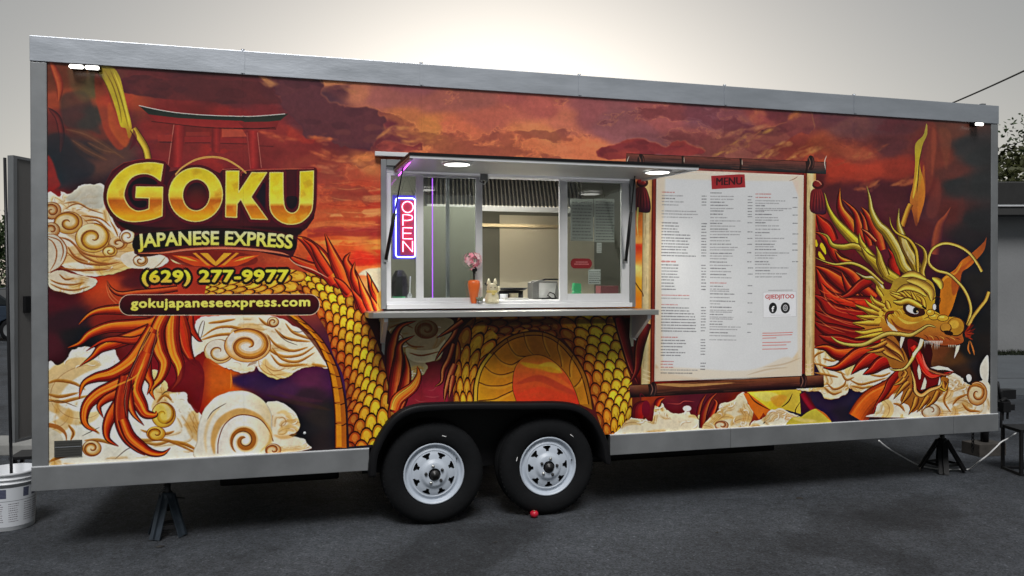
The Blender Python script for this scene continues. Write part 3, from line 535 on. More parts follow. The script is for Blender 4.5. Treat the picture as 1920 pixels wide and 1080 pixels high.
for q, w_ in (([(1350,820),(1290,680),(1240,540)], 16), ([(1420,840),(1380,700),(1340,600),(1310,520)], 16), ([(1400,820),(1370,760),(1340,700)], 12)): strand(wrap, a6(q), w_, (150,26,16), (215,70,26), (236,140,50))
stroke(wrap, a6([(1300,510),(1340,560),(1350,640),(1380,700)]), 1.6, (60,14,12)); wrap.fill(a6([(1385,680),(1420,660),(1420,830),(1390,825)]), (226,160,70), .8, 1)
stroke(wrap, a6([(720,410),(780,460),(900,500),(1030,570)]), 2.2, (215,165,130), .8)

# --- the great flaming tail at lower left
TE, TM, TH = (118,20,12), (178,56,18), (226,118,26)
strand(wrap, z2([(1330,840),(1180,860),(1040,870),(900,880),(830,840),(800,780)]), 12, (110,24,18), (165,52,24), (196,84,34))
for q in ([(800,780),(830,880),(900,950)], [(790,800),(820,900),(890,970)]): stroke(wrap, z2(q), 1.2, (210,130,80), .8)
strand(wrap, z2([(1500,1000),(1200,1010),(1000,1000),(800,1000),(680,1030),(590,1110)]), 24, TE, TM, TH)
tail = [
 ([(1230,-60),(1150,20),(1000,40),(820,50),(680,100),(600,170),(510,205)], 24, TH, .2),
 ([(1130,60),(1000,120),(860,170),(760,210),(700,270),(600,345)], 22, (220,110,24), .2),
 ([(1200,60),(1100,120),(1000,150),(860,140),(760,160),(650,230)], 14, (170,40,20), .1),
 ([(1430,-40),(1440,60),(1490,140),(1520,160)], 10, (150,40,24), .2),
 ([(1340,-60),(1380,80),(1400,200),(1440,290),(1490,350)], 24, (190,44,20), .1),
 ([(1300,-80),(1290,100),(1310,240),(1350,340),(1350,440),(1290,525)], 28, (234,140,30), .2),
 ([(1240,-60),(1180,80),(1200,220),(1240,320),(1210,430),(1140,520),(1170,600)], 26, (230,130,30), .2),
 ([(1150,60),(1060,220),(980,320),(850,400),(720,430),(630,480),(600,590)], 28, TH, .22),
 ([(1160,100),(1100,260),(1110,400),(1140,480),(1110,560)], 20, (214,100,26), .1),
 ([(1090,300),(1020,420),(860,500),(740,560),(660,640),(640,740),(670,800),(740,836)], 26, (216,112,30), .24),
 ([(1100,240),(1040,400),(1010,520),(1060,630),(1100,700),(1170,710),(1180,680)], 30, (205,86,24), -.1),
 ([(1000,440),(900,540),(800,590),(750,650),(785,735)], 17, (196,84,28), .2),
 ([(980,480),(900,620),(840,720),(810,810),(820,890),(900,945)], 22, (205,96,30), .2),
 ([(960,460),(980,600),(1010,700),(1090,790)], 14, (214,120,40), .1),
 ([(950,420),(920,600),(920,760),(960,880),(1030,960),(1100,1015)], 26, (150,40,18), .1),
 ([(930,740),(980,860),(1050,930),(1140,990),(1230,1000),(1290,958)], 20, (222,128,40), .1)]
for q, w_, hi, sd in tail: strand(wrap, z3(q), w_ * 1.12, TE, TM, hi, side=sd, lw=1.2)
for q, w_, hi, sd in tail[5:8] + tail[9:11]:
    stroke(wrap, [(x + 1.5, y - 1.0) for x, y in z3(q)], w_ * .16, (240,165,50), .6, soft=.5)
for q in ([(1150,20),(1080,160),(1020,300),(960,440),(930,560)], [(1180,60),(1140,250),(1100,380)], [(960,470),(940,620),(960,740)]): stroke(wrap, z3(q), 2.4, (60,8,10), .85); stroke(wrap, [(x + 1, y) for x, y in z3(q)], 1.0, (225,190,150), .5)
blob(wrap, z3([(1380,280),(1490,300),(1500,340),(1430,320)]), (110,16,20), .6, 1)
blob(wrap, z3([(1540,290),(1640,330),(1735,400),(1740,520),(1620,580),(1500,690),(1520,480)]), grad((380,0),(436,0),[(0,(150,40,22)),(.35,(190,84,20)),(1,(198,96,24))]), .9, 1)
blob(wrap, z3([(1390,320),(1480,300),(1540,420),(1500,690),(1430,620),(1400,540),(1260,530),(1330,440)]), (106,14,22), .8, 1)
stroke(wrap, z3([(1735,380),(1740,450),(1735,520)]), 1.6, (236,150,60), .8)

# --- lettering: medallion, name plate, phone number, web address
wrap.fill(list(map(tuple, catmull(z2([(1240,590),(1450,560),(1700,560),(1910,600),(1900,660),(1700,680),(1420,675),(1300,630)]), 6, True))), (120,34,22), .8, 1)
for s_ in (-1, 1):
    X = lambda x: 1615 + s_ * x
    for q, c in (([(X(330),590),(X(180),600),(X(60),650),(X(10),680),(X(160),672),(X(240),640)], (196,70,24)), ([(X(120),575),(X(60),575),(X(0),640),(X(0),672),(X(20),660)], (224,150,40)), ([(X(175),575),(X(150),572),(X(40),668),(X(66),668)], (216,130,36)), ([(X(300),596),(X(220),606),(X(130),640),(X(200),628)], (232,150,50))): wrap.fill(z2(q), c, .95, .4)
def corners(pts, cs, n=6):
    idx = [i for i, q in enumerate(pts) if q in cs]; out = []
    for a, b in zip(idx, idx[1:] + [idx[0] + len(pts)]):
        seg = [pts[i % len(pts)] for i in range(a, b + 1)]; out += [tuple(q) for q in (catmull(seg, n)[:-1] if len(seg) > 2 else seg[:-1])]
    return out
Gp = [(403,88),(340,78),(280,80),(215,92),(155,125),(105,175),(72,230),(62,290),(75,345),(110,395),(160,428),(215,440),(280,437),(345,425),(400,405),(402,228),(240,226),(236,292),(320,295),(318,362),(285,372),(245,375),(205,355),(178,320),(165,280),(172,235),(195,185),(235,155),(290,145),(340,158),(388,190)]
Kp = [(790,130),(868,130),(868,262),(948,140),(1040,140),(945,290),(1048,428),(948,425),(882,302),(860,332),(858,415),(790,412)]
Up = [(1058,140),(1140,140),(1144,300),(1158,365),(1195,390),(1230,372),(1243,320),(1245,135),(1328,130),(1324,330),(1306,395),(1256,443),(1195,458),(1135,446),(1082,402),(1060,335)]
Gp = corners(Gp, {(403,88),(400,405),(402,228),(240,226),(236,292),(320,295),(318,362),(388,190)}); Up = corners(Up, {(1058,140),(1140,140),(1245,135),(1328,130)})
Oo, Oi = ell(605,275,165,165,40), ell(608,277,83,97,40)
def outl(p, w_, col, alpha=1.0):
    p = np.asarray(g8(p)); d = []
    for i in range(len(p)):
        a, b = p[i], p[(i + 1) % len(p)]; d += ribbon([a, b], [w_, w_]); d.append(ell(*a, w_ / 2, w_ / 2, 10))
    wrap.fill(d, col, alpha)
plate = g8([(38,300),(44,215),(90,125),(160,78),(250,60),(340,62),(420,78),(448,105),(440,130),(520,110),(600,92),(690,110),(750,140),(770,118),(870,115),(880,150),(920,125),(1040,118),(1340,112),(1345,330),(1332,420),(1290,480),(1235,520),(1228,600),(1205,655),(1180,662),(1000,625),(760,600),(520,612),(340,650),(270,655),(232,632),(226,560),(232,505),(150,470),(80,400)])
wrap.fill(plate, (150,52,40), .9)
for p in (Gp, Oo, Kp, Up): outl(p, 15, (140,46,38))
wrap.fill([(x, y + .8) for x, y in plate], (70,18,26))
for p in (Gp, Oo, Kp, Up): outl(p, 12.5, (92,16,28))
blob(wrap, g8([(130,440),(300,470),(600,480),(900,470),(1200,480),(1260,490),(1230,530),(1100,500),(800,470),(500,480),(250,510)]), (30,12,16), .7, 2)
blob(wrap, g8([(238,530),(400,500),(760,480),(1060,505),(1215,545),(1200,620),(1000,590),(740,580),(500,590),(250,625)]), (28,12,14), .85, 1.2)
strand(wrap, g8([(250,635),(400,632),(560,612),(760,603),(960,612),(1120,632),(1185,650)]), 5.5, (150,70,50), (176,92,66), (200,112,84), kind='both', lw=.6)
for rr in (0, 7): stroke(wrap, g8([(478,150 + rr),(520,105 + rr),(600,58 + rr),(690,40 + rr),(780,52 + rr),(860,95 + rr),(915,140 + rr)]), 1.5, (222,160,80), .95, 'flat')
stroke(wrap, g8([(766,120),(868,116),(870,140)]), 1.2, (200,110,80), .9, 'flat'); stroke(wrap, g8([(880,160),(925,126),(1330,116)]), 1.2, (190,100,70), .9, 'flat')
gold = grad(g8([(0,80)])[0], g8([(0,450)])[0], [(0,(196,172,36)),(.25,(206,184,38)),(.45,(222,200,58)),(.56,(216,176,50)),(.62,(182,98,22)),(.75,(196,116,22)),(.88,(224,160,26)),(1,(212,140,26))])
gold2 = grad(g8([(0,150)])[0], g8([(0,470)])[0], [(0,(208,184,34)),(.3,(214,192,40)),(.55,(226,206,70)),(.62,(188,104,24)),(.8,(206,128,24)),(1,(226,150,28))])
def letter(pl, hole, g):
    polys = [np.asarray(g8(pl))] + ([np.asarray(g8(hole))[::-1]] if hole is not None else [])
    wrap.fill(polys, g)
    c = np.asarray(g8(pl)); mm = wrap.mask(c); r = np.random.RandomState(len(pl))
    x0, y0 = c.min(0); x1, y1 = c.max(0)
    for k in range(10):
        x = r.uniform(x0, x1); y = r.uniform(y0, y1); cc = (236,216,90) if r.rand() < .5 else (170,100,20)
        q = [np.asarray([(x, y), (x + 14, y - 8), (x + 20, y + 3), (x + 5, y + 10)], float)]
        wrap.fill(q, cc, .22, 1.5, mm if hole is None else mm * (1 - wrap.mask(np.asarray(g8(hole)))))
    for h_ in ([pl] if hole is None else [pl, hole]): outl(h_, 1.9, (236,206,100))
letter(Gp, None, gold); letter(Oo, Oi, gold)
wrap.fill(g8(Oi), (92,18,26)); wrap.fill(g8(ell(610,280,64,80,30)), grad(g8([(0,200)])[0], g8([(0,360)])[0], [(0,(46,24,24)),(1,(112,24,24))])); outl(Oi, 1.6, (236,206,100))
blob(wrap, g8([(190,240),(225,190),(290,165),(350,185),(360,212),(225,214),(222,305),(300,312),(295,350),(245,350),(205,310)]), (34,20,20), .95)
letter(Kp, None, gold2); letter(Up, None, gold2)
wrap.fill(g8([(975,285),(1020,200),(1032,215),(1030,360)]), (34,20,28), .9); blob(wrap, g8([(1165,290),(1225,290),(1225,340),(1195,362),(1168,345)]), (34,20,24), .9)

_font_cache = {}
def glyph_tris(txt, bold, space=1.0):
    cu = bpy.data.curves.new('tmp_text', 'FONT'); cu.body = txt; cu.size = 1.0; cu.offset = bold; cu.space_character = space
    cu.resolution_u = 3; cu.fill_mode = 'FRONT'
    ob = bpy.data.objects.new('tmp_text', cu); scene.collection.objects.link(ob)
    bpy.context.view_layer.update()
    me = bpy.data.meshes.new_from_object(ob.evaluated_get(bpy.context.evaluated_depsgraph_get()))
    v = np.array([q.co[:2] for q in me.vertices]); f = [list(p.vertices) for p in me.polygons]
    bpy.data.objects.remove(ob); bpy.data.curves.remove(cu); bpy.data.meshes.remove(me)
    return v, f
def text(cv, txt, warp, col, bold=0.0, alpha=1.0, space=1.0, shear=0.0, offs=((0, 0),), clip=None):
    v, f = glyph_tris(txt, bold, space)
    v = v.copy(); x0, x1 = v[:, 0].min(), v[:, 0].max()
    cap = 0.72
    u = (v[:, 0] - x0) / (x1 - x0); h_ = v[:, 1] / cap
    P = np.array([warp(a, b) for a, b in zip(u + shear * h_, h_)])
    for dx, dy in offs:
        polys = []
        for t_ in f:
            q = P[t_] + np.array([dx, dy]); x, y = q[:, 0], q[:, 1]
            if np.sum(x * np.roll(y, -1) - np.roll(x, -1) * y) < 0: q = q[::-1]
            polys.append(q)
        cv.fill(polys, col, alpha, clip=clip)
def arcw(pa, pb, sag, ha, hb, base=None):   # baseline from pa to pb, bulging up by sag, letter height ha..hb
    def f(u, h_):
        x = pa[0] + (pb[0] - pa[0]) * u; y = pa[1] + (pb[1] - pa[1]) * u - sag * 4 * u * (1 - u)
        hh = ha + (hb - ha) * u; sl = -(sag * 4 * (1 - 2 * u)) / (pb[0] - pa[0]) + (pb[1] - pa[1]) / (pb[0] - pa[0])
        return x + sl * hh * h_ , y - hh * h_
    return f
gcol = grad(g8([(0,500)])[0], g8([(0,610)])[0], [(0,(226,216,150)),(.5,(222,200,96)),(1,(206,170,60))])
text(wrap, 'JAPANESE EXPRESS', arcw(g8([(252,600)])[0], g8([(1202,606)])[0], 6.6, 25.5, 25.5), gcol, 0.035, space=1.0)
for dx, dy in ((0, 0),):
    w1 = arcw(g8([(284,812)])[0], g8([(1176,808)])[0], 0.0, 22, 22)
    ring = [(4.6 * math.cos(a), 4.6 * math.sin(a)) for a in np.linspace(0, 6.28, 12, endpoint=False)] + [(2.3, 0), (-2.3, 0), (0, 2.3), (0, -2.3)]
    text(wrap, '(629) 277-9977', w1, (44,10,14), 0.0, offs=[(1.35 * a, 1.35 * b) for a, b in ring], space=1.06)
    text(wrap, '(629) 277-9977', w1, grad(g8([(0,735)])[0], g8([(0,812)])[0], [(0,(234,212,60)),(.6,(220,176,46)),(1,(212,156,60))]), 0.0, space=1.06, offs=[(0, 0)] + [(1.7 * math.cos(a), 1.3 * math.sin(a)) for a in np.linspace(0, 6.283, 12, endpoint=False)])
def R8(r): return [(0, 0)] + [(r * math.cos(a), r * math.sin(a) * .8) for a in np.linspace(0, 6.283, 8, endpoint=False)]
def pill(x0, y0, x1, y1, r_): return np.array([(x1 - r_ + r_ * math.cos(a), y0 + r_ + (y1 - y0 - 2 * r_) * (a > 0) + r_ * math.sin(a)) for a in np.linspace(-1.57, 1.57, 16)] + [(x0 + r_ - r_ * math.cos(a), y1 - r_ - (y1 - y0 - 2 * r_) * (a > 0) - r_ * math.sin(a)) for a in np.linspace(-1.57, 1.57, 16)])
px_ = pill(223, 551, 600, 591, 19.9); wrap.fill(px_, (226,170,140)); wrap.fill(pill(224.3, 552.3, 598.7, 589.7, 18.6), grad((0,552),(0,591),[(0,(82,12,20)),(.5,(66,14,18)),(1,(46,14,16))]))
text(wrap, 'gokujapaneseexpress.com', arcw(g8([(216,968)])[0], g8([(1312,960)])[0], 0, 17.0, 17.0), grad((0,560),(0,582),[(0,(232,204,96)),(1,(220,176,70))]), 0.0, space=1.08, offs=R8(1.15))

# --- clouds and coils along the lower right
cloudbody(r4([(70,430),(140,350),(200,310),(240,280),(280,330),(340,340),(350,200),(400,220),(440,270),(520,300),(590,290),(640,310),(670,350),(640,440),(60,450)]), 61, (214,206,180), n=8)
wrap.fill(ell(*r4([(580,258)])[0], 8, 5.5), (206,204,194)); wrap.fill(ell(*r4([(675,318)])[0], 4.5, 5), (200,180,130)); wrap.fill(ell(*r4([(210,265)])[0], 6, 7), (200,200,190))
strand(wrap, r4([(560,300),(570,280),(580,250)]), 5, (190,185,170), (206,204,194), (215,212,200), lw=0)
for q, w_, c in (([(230,330),(240,250),(290,200)], 30, (160,26,24)), ([(360,240),(380,200),(420,180)], 14, (214,80,24)), ([(690,400),(700,300),(740,200),(800,140)], 14, (150,70,30)), ([(720,380),(760,300),(790,220),(770,190)], 12, (205,84,36)), ([(660,300),(680,220),(720,150)], 8, (150,90,34))): strand(wrap, r4(q), w_, (84,14,22), (130,26,26), c, lw=.8)
stroke(wrap, r4([(430,220),(520,225),(560,205),(640,210)]), 1.3, (190,80,70), .8)
cloudbody(r4([(690,400),(740,330),(800,280),(820,230),(900,200),(960,150),(1000,150),(1010,210),(1050,290),(1030,380),(1000,440),(700,440)]), 63, (204,196,166), n=9)
wrap.fill(r4([(985,150),(1100,150),(1240,270),(1180,300),(1160,330),(1130,290),(1100,340),(1040,260)]), (196,104,26))
wrap.fill(r4([(1010,140),(1400,120),(1400,300),(1300,270),(1250,280),(1190,275),(1090,200)]), grad(r4([(1050,150)])[0], r4([(1390,260)])[0], [(0,(200,190,60)),(.4,(206,184,44)),(.7,(184,160,50)),(1,(196,172,60))]))
blob(wrap, r4([(1060,150),(1180,140),(1240,170),(1150,210)]), (206,200,110), .7, 2); blob(wrap, r4([(1180,190),(1250,160),(1300,180),(1240,250)]), (196,130,40), .6, 2)
for q in ([(1020,145),(1060,200),(1120,240),(1180,270)], [(1340,150),(1310,210),(1260,250)], [(1395,210),(1360,280),(1400,320),(1480,300)]): stroke(wrap, r4(q), 2.2, (60,30,14), .95)
wrap.fill(r4([(1390,150),(1460,150),(1520,300),(1400,290)]), (60,18,36)); strand(wrap, r4([(1410,150),(1440,200),(1500,280)]), 13, (80,10,20), (120,14,34), (140,20,40), lw=0, kind='flat')
cloudbody(r4([(1030,410),(1060,350),(1130,330),(1180,280),(1260,262),(1330,290),(1400,320),(1460,340),(1500,400),(1040,430)]), 65, (210,208,186), n=6)
wrap.fill(catmull(r4([(1330,330),(1400,320),(1440,290),(1510,262),(1570,300),(1620,352),(1600,420),(1300,420)]), 6, True), (178,164,56)); stroke(wrap, r4([(1370,320),(1420,300),(1450,280)]), 2, (40,24,14)); stroke(wrap, r4([(1510,262),(1570,300),(1620,352)]), 3.5, (176,100,30)); stroke(wrap, r4([(1340,330),(1420,345),(1520,350)]), 7, (206,190,110), .7, soft=2)
wrap.fill(r4([(1125,370),(1145,350),(1140,365)]), (20,16,16)); swirl(*r4([(830,380)])[0], 12, 3.2, 1, .9, .7, (204,196,166), (170,110,60))

# clouds behind the dragon
cloudbody(r2([(110,560),(120,340),(150,300),(180,420),(300,560),(450,600),(640,620),(740,660),(800,700),(800,760),(700,800),(600,860),(500,880),(430,850),(410,900),(330,940),(230,940),(180,880),(60,880),(0,870),(0,840),(200,820)]), 71, (216,208,182), n=8)
folds([r2([(120,640),(200,660),(300,700),(400,740)]), r2([(130,720),(240,740),(340,760)]), r2([(230,800),(300,860),(380,830),(400,780)]), r2([(430,780),(520,820),(620,800),(760,760)]), r2([(440,830),(540,850),(640,830)]), r2([(350,700),(400,780),(470,760)]), r2([(200,600),(280,620),(330,610)]), r2([(210,840),(290,900),(370,880)]), r2([(120,600),(160,560),(220,540)]), r2([(600,740),(700,750),(780,720)])], 5, (190,140,62))
strand(wrap, r2([(1180,760),(1060,760),(880,780),(780,860),(640,930),(560,1010),(500,1110)]), 38, (120,40,16), (190,80,20), (212,96,24), kind='flat', lw=.8, side=.25)
strand(wrap, r2([(860,700),(780,800),(740,880),(660,1000),(620,1100)]), 16, (90,14,14), (140,24,16), (150,30,20), lw=.5)
cloudbody(r2([(640,1060),(660,1000),(740,960),(790,910),(860,860),(900,900),(960,1000),(1000,960),(1180,900),(1200,780),(1250,730),(1300,725),(1370,760),(1400,800),(1450,820),(1530,800),(1600,800),(1600,1100),(640,1100)]), 73, (208,203,184), n=14)
swirl(*r2([(1510,900)])[0], 18, 2.6, 1, 1.4, 1.2, (205,190,150), (172,112,50))
swirl(*r2([(1120,1050)])[0], 17, 2.6, 1, .7, .8, (196,190,170), (160,120,70), w=.1)
folds([r2([(1210,800),(1260,860),(1230,960),(1290,1060)]), r2([(1300,1000),(1350,940),(1440,900)]), r2([(1380,980),(1440,1040),(1540,1050)]), r2([(1440,840),(1500,830),(1580,860)]), r2([(800,980),(860,1000),(900,1050)])], 6, (184,130,56))
wrap.fill(ell(*r2([(1437,770)])[0], 5.5, 7.5), (196,200,196)); wrap.fill(catmull(r2([(1600,580),(1545,640),(1530,700),(1545,770),(1600,800)]), 6, True), (200,200,190)); stroke(wrap, r2([(1410,750),(1420,800),(1470,830)]), 4, (20,16,18), .8)

# --- the dragon: mane, horns, face
ME, MM, MH = (84,10,14), (150,26,16), (206,70,24)
wrap.fill(catmull(r2([(110,-150),(300,-120),(520,-60),(620,60),(620,300),(700,420),(640,560),(560,640),(420,560),(300,520),(120,470)]), 6, True), (116,22,16), .95, 2)
mane = [
 (r1, [(620,1080),(460,1000),(330,900),(240,830),(130,780)], 26, (214,84,24)), (r1, [(700,1080),(560,960),(480,860),(380,800),(200,760)], 18, (205,84,28)),
 (r1, [(480,1180),(330,1080),(220,950),(150,800)], 30, (196,50,20)), (r1, [(620,1180),(520,1080),(440,960),(380,830)], 18, (190,60,26)),
 (r2, [(640,160),(460,160),(300,120),(220,40),(180,-40)], 34, (200,50,20)), (r2, [(640,260),(440,250),(280,200),(200,110),(110,60)], 30, (150,20,20)),
 (r2, [(640,330),(460,350),(300,300),(180,240),(115,190)], 26, (120,12,18)), (r2, [(620,420),(440,420),(280,370),(180,330),(115,280)], 28, (110,12,16)),
 (r2, [(700,470),(500,500),(330,450),(230,430),(160,400)], 22, (150,24,18)), (r2, [(620,520),(480,560),(330,560),(230,510),(120,510)], 24, (214,90,24)),
 (r2, [(700,520),(520,560),(420,620),(320,680),(200,680)], 22, (200,70,20)), (r2, [(760,560),(620,600),(520,660),(440,740)], 24, (190,40,20)),
 (r2, [(820,600),(700,640),(620,700),(540,740)], 22, (176,30,20)), (r2, [(600,-60),(520,-20),(420,60),(330,90)], 16, (160,30,20)),
 (r1, [(520,560),(480,430),(440,360),(380,270),(360,180),(365,60)], 20, (190,120,36)), (r1, [(640,600),(560,500),(540,400),(500,280),(380,165)], 16, (186,84,34)),
 (r1, [(760,640),(720,520),(660,400),(610,300),(560,240)], 18, (190,100,36)), (r1, [(650,600),(610,480),(590,360),(545,270)], 10, (176,84,34)),
 (r1, [(300,560),(240,440),(190,370),(150,310)], 22, (190,40,20)), (r1, [(440,760),(340,700),(280,600),(200,500),(130,470)], 16, (196,80,26)),
 (r1, [(480,760),(380,720),(320,640)], 10, (196,150,40)), (r1, [(700,560),(620,480),(560,440)], 6, (205,150,90)), (r1, [(900,880),(860,760),(860,700),(810,620)], 16, (176,44,22))]
for zf, q, w_, hi in mane: strand(wrap, zf(q), w_ * 1.3, ME, MM, hi, side=.2)
for q in ([(200,0),(230,110),(330,200),(480,230)], [(140,130),(230,230),(380,300),(500,330)], [(150,260),(260,340),(400,390)], [(260,-20),(330,80),(460,140)]): stroke(wrap, r2(q), 1.6, (226,120,60), .55)
for k in range(22):
    x, y = 150 + 22 * k + rng.rand() * 10, 20 + 60 * math.sin(k * 1.3) + 12 * k; stroke(wrap, r2([(x + 120, y + 40), (x + 50, y + 24), (x, y - 6)]), 1.8, (60,8,12) if k % 2 else (220,90,40), .6)
for q in ([(150,540),(165,590),(150,610),(135,570)], [(200,570),(235,620),(240,680),(205,640),(185,600)], [(180,650),(220,700),(235,740),(190,715),(170,680)]): wrap.fill(catmull(r1(q), 5, True) + 1.2, (60,16,10)); wrap.fill(catmull(r1(q), 5, True), (206,170,32))
HE, HM, HH = (110,82,24), (176,150,36), (206,188,60)
horns = [
 (r1, [(740,800),(640,700),(540,590),(430,480),(330,370),(260,250),(222,110)], 20, (205,190,46)), (r1, [(600,640),(500,600),(400,610),(300,590),(250,510),(180,480)], 11, (186,160,60)),
 (r1, [(600,620),(560,560),(545,480)], 9, (190,165,46)), (r1, [(900,920),(800,860),(700,760),(620,690),(560,600)], 22, (186,165,50)), (r1, [(800,880),(745,760),(730,680),(700,600)], 14, (176,150,60)),
 (r1, [(1060,880),(960,790),(900,640),(800,480),(720,400),(660,280),(640,160),(612,50)], 19, (196,186,120)), (r1, [(1100,880),(1060,760),(980,620),(930,480),(905,380),(910,255)], 19, (190,176,110)),
 (r1, [(1090,840),(1080,700),(1060,620),(1000,540),(890,480),(840,410),(825,330)], 6, (200,160,70)), (r1, [(1160,940),(1130,840),(1160,720),(1140,630),(1060,570)], 9, (190,150,66)),
 (r1, [(790,1060),(740,960),(680,900),(600,890),(520,845)], 11, (196,184,160)), (r1, [(770,950),(620,820),(480,760),(330,770),(220,740),(125,700)], 5, (206,170,110))]
for zf, q, w_, hi in horns:
    strand(wrap, zf(q), w_ * 1.15, HE, HM, hi, side=.2, line=(60,30,16), lw=1.0)
    for s_ in (-.3, -.05, .32):
        p = catmull(zf(q), 8); wrap.fill(ribbon(p, np.maximum(.5, 1.3 * prof(len(p), 'tip')), s_ * w_ * prof(len(p), 'tip')), lerp(HE, (90,50,20), .5) if s_ < .2 else lerp(hi, (250,240,170), .4), .6 if w_ > 7 else 0, .3)
for q in ([(1000,700),(960,600),(940,520)], [(1060,780),(1010,700),(990,640)]): stroke(wrap, r1(q), 5, (205,196,160), .5, soft=1)
YE, YM, YH = (120,70,20), (176,128,34), (208,176,56)
# jaw, throat and mouth
wrap.fill(catmull(r2([(830,410),(1000,420),(1100,470),(1130,560),(1120,660),(1180,700),(1250,730),(1200,850),(1100,900),(1000,920),(960,820),(900,700),(860,560)]), 6, True), (58,8,10))
wrap.fill(catmull(r2([(700,420),(790,410),(850,480),(900,560),(930,640),(960,760),(960,860),(1010,920),(1120,860),(1180,830),(1210,760),(1270,780),(1240,850),(1200,920),(1130,980),(1060,1000),(960,1060),(930,1000),(860,960),(880,880),(800,900),(860,820),(840,740),(850,690),(780,680),(740,600),(640,560),(700,500)]), 6, True), (150,92,32))
for q, w_ in (([(700,440),(790,500),(860,560),(900,640)], 16), ([(680,500),(760,560),(830,600),(890,640)], 13), ([(720,520),(660,540),(570,550)], 8), ([(740,460),(660,500),(560,520)], 9), ([(920,740),(870,800),(800,830)], 9), ([(930,800),(880,850),(800,950)], 10), ([(950,860),(910,930),(860,1000)], 10), ([(1000,930),(980,1000),(930,1080)], 11), ([(1100,920),(1060,980),(1000,1060)], 11), ([(1180,880),(1140,960),(1060,1030)], 11), ([(1220,800),(1240,860),(1270,780)], 9), ([(880,760),(900,720),(860,690)], 9)):
    strand(wrap, r2(q), w_, (110,56,24), (166,104,36), (200,150,58), line=(60,26,16), lw=.9)
strand(wrap, r2([(950,700),(980,800),(990,880),(1040,915),(1110,870),(1190,840),(1215,790)]), 6, (190,120,60), (205,150,80), (220,170,100), kind='both', lw=.9)
wrap.fill(catmull(r2([(920,440),(1000,470),(1040,560),(1080,680),(1140,740),(1200,740),(1190,780),(1170,820),(1090,850),(1040,880),(1000,850),(980,760),(960,660),(930,560)]), 6, True), (110,12,14))
strand(wrap, r2([(960,500),(1010,580),(1060,690),(1120,750),(1200,740),(1310,710)]), 17, (130,10,12), (196,26,20), (226,70,50), lw=.8, side=-.15)
stroke(wrap, r2([(1040,560),(1070,660),(1130,720),(1200,735)]), 3.5, (236,130,110), .7, soft=.6)
wrap.fill(r2([(1110,680),(1180,665),(1260,680),(1310,715),(1240,700),(1170,700)]), (190,190,176)); strand(wrap, r2([(1100,700),(1180,730),(1260,740),(1315,715)]), 5, (110,50,30), (150,80,50), (170,100,60), lw=.6)
for q in ([(860,415),(895,418),(880,470),(862,522),(850,480)], [(1030,870),(1065,760),(1083,800),(1070,860)], [(1175,830),(1192,755),(1202,800),(1190,830)], [(1000,700),(1015,650),(1035,720),(1030,780),(1015,780)], [(1330,485),(1365,470),(1350,540),(1310,610),(1320,540)]):
    wrap.fill(r2(q), (196,190,168)); stroke(wrap, r2(q + q[:1]), .9, (70,30,20), .8, 'flat')
strand(wrap, r2([(1045,420),(1030,490),(985,550),(950,620),(890,690),(800,700),(760,680)]), 8, (150,110,50), (190,160,70), (214,190,120), lw=.9); wrap.fill(r2([(1030,420),(1060,425),(1035,500),(965,600),(960,560),(1000,520)]), (200,192,170))
# head
face = catmull(r2([(470,150),(620,170),(600,80),(700,120),(660,0),(760,20),(800,-60),(900,-100),(1020,-90),(1120,-40),(1150,60),(1140,180),(1180,230),(1260,250),(1330,255),(1390,290),(1400,350),(1380,400),(1390,460),(1320,490),(1180,490),(1080,450),(1000,420),(880,412),(780,400),(700,430),(560,430),(480,430),(540,390),(470,370),(560,350),(450,300),(570,290),(480,240),(600,240)]), 5, True)
wrap.fill(face + np.array([0, 1.5]), (50,22,12)); wrap.fill(face, grad(r2([(0,-60)])[0], r2([(0,480)])[0], [(0,(160,130,44)),(.35,(186,152,40)),(.6,(186,138,38)),(.8,(170,104,36)),(1,(140,66,28))]))
for q, w_ in (([(680,300),(560,300),(450,300)], 12), ([(680,250),(570,250),(480,240)], 10), ([(700,220),(600,200),(470,150)], 13), ([(700,360),(560,385),(470,370)], 12), ([(720,390),(600,410),(470,430)], 10), ([(740,200),(690,150),(700,110)], 11), ([(720,160),(640,120),(600,60)], 9), ([(760,180),(740,130),(730,110)], 10), ([(690,200),(600,150),(550,100)], 9), ([(900,60),(820,60),(760,30)], 10), ([(960,90),(880,100),(800,70),(760,50)], 10), ([(1060,170),(960,120),(880,60),(800,20)], 12), ([(1060,180),(1040,100),(980,60)], 8), ([(1000,140),(960,70),(940,20)], 6), ([(960,110),(900,50),(860,10)], 6), ([(700,80),(660,20),(650,-20)], 9), ([(1240,880),(1200,860),(1190,850)], 4)):
    strand(wrap, r2(q), w_, (130,84,26), (186,146,42), (212,184,66), line=(80,40,16), lw=.8)
for q, w_, c in (([(900,-60),(1000,-40),(1100,30),(1120,120)], 16, (190,160,60)), ([(860,-90),(960,-110),(1080,-60)], 12, (205,180,70)), ([(1120,-80),(1180,-40),(1200,20)], 12, (196,176,60)), ([(820,40),(900,0),(1000,20),(1080,80)], 12, (200,170,56))): strand(wrap, r2(q), w_, (140,104,40), c, lerp(c, (240,225,110), .4), line=(70,36,16), kind='both', lw=.9)
for k in range(14):
    x = 560 + 26 * k; stroke(wrap, r2([(x + 60, 300 - 6 * k), (x + 30, 285 - 9 * k), (x, 286 - 9 * k)]), 1.5, (112,62,20) if k % 2 else (222,196,84), .75)
blob(wrap, r2([(1040,230),(1120,200),(1190,230),(1170,260),(1060,280)]), (196,158,48)); stroke(wrap, r2([(1050,270),(1120,240),(1190,235)]), 1.6, (80,40,16))
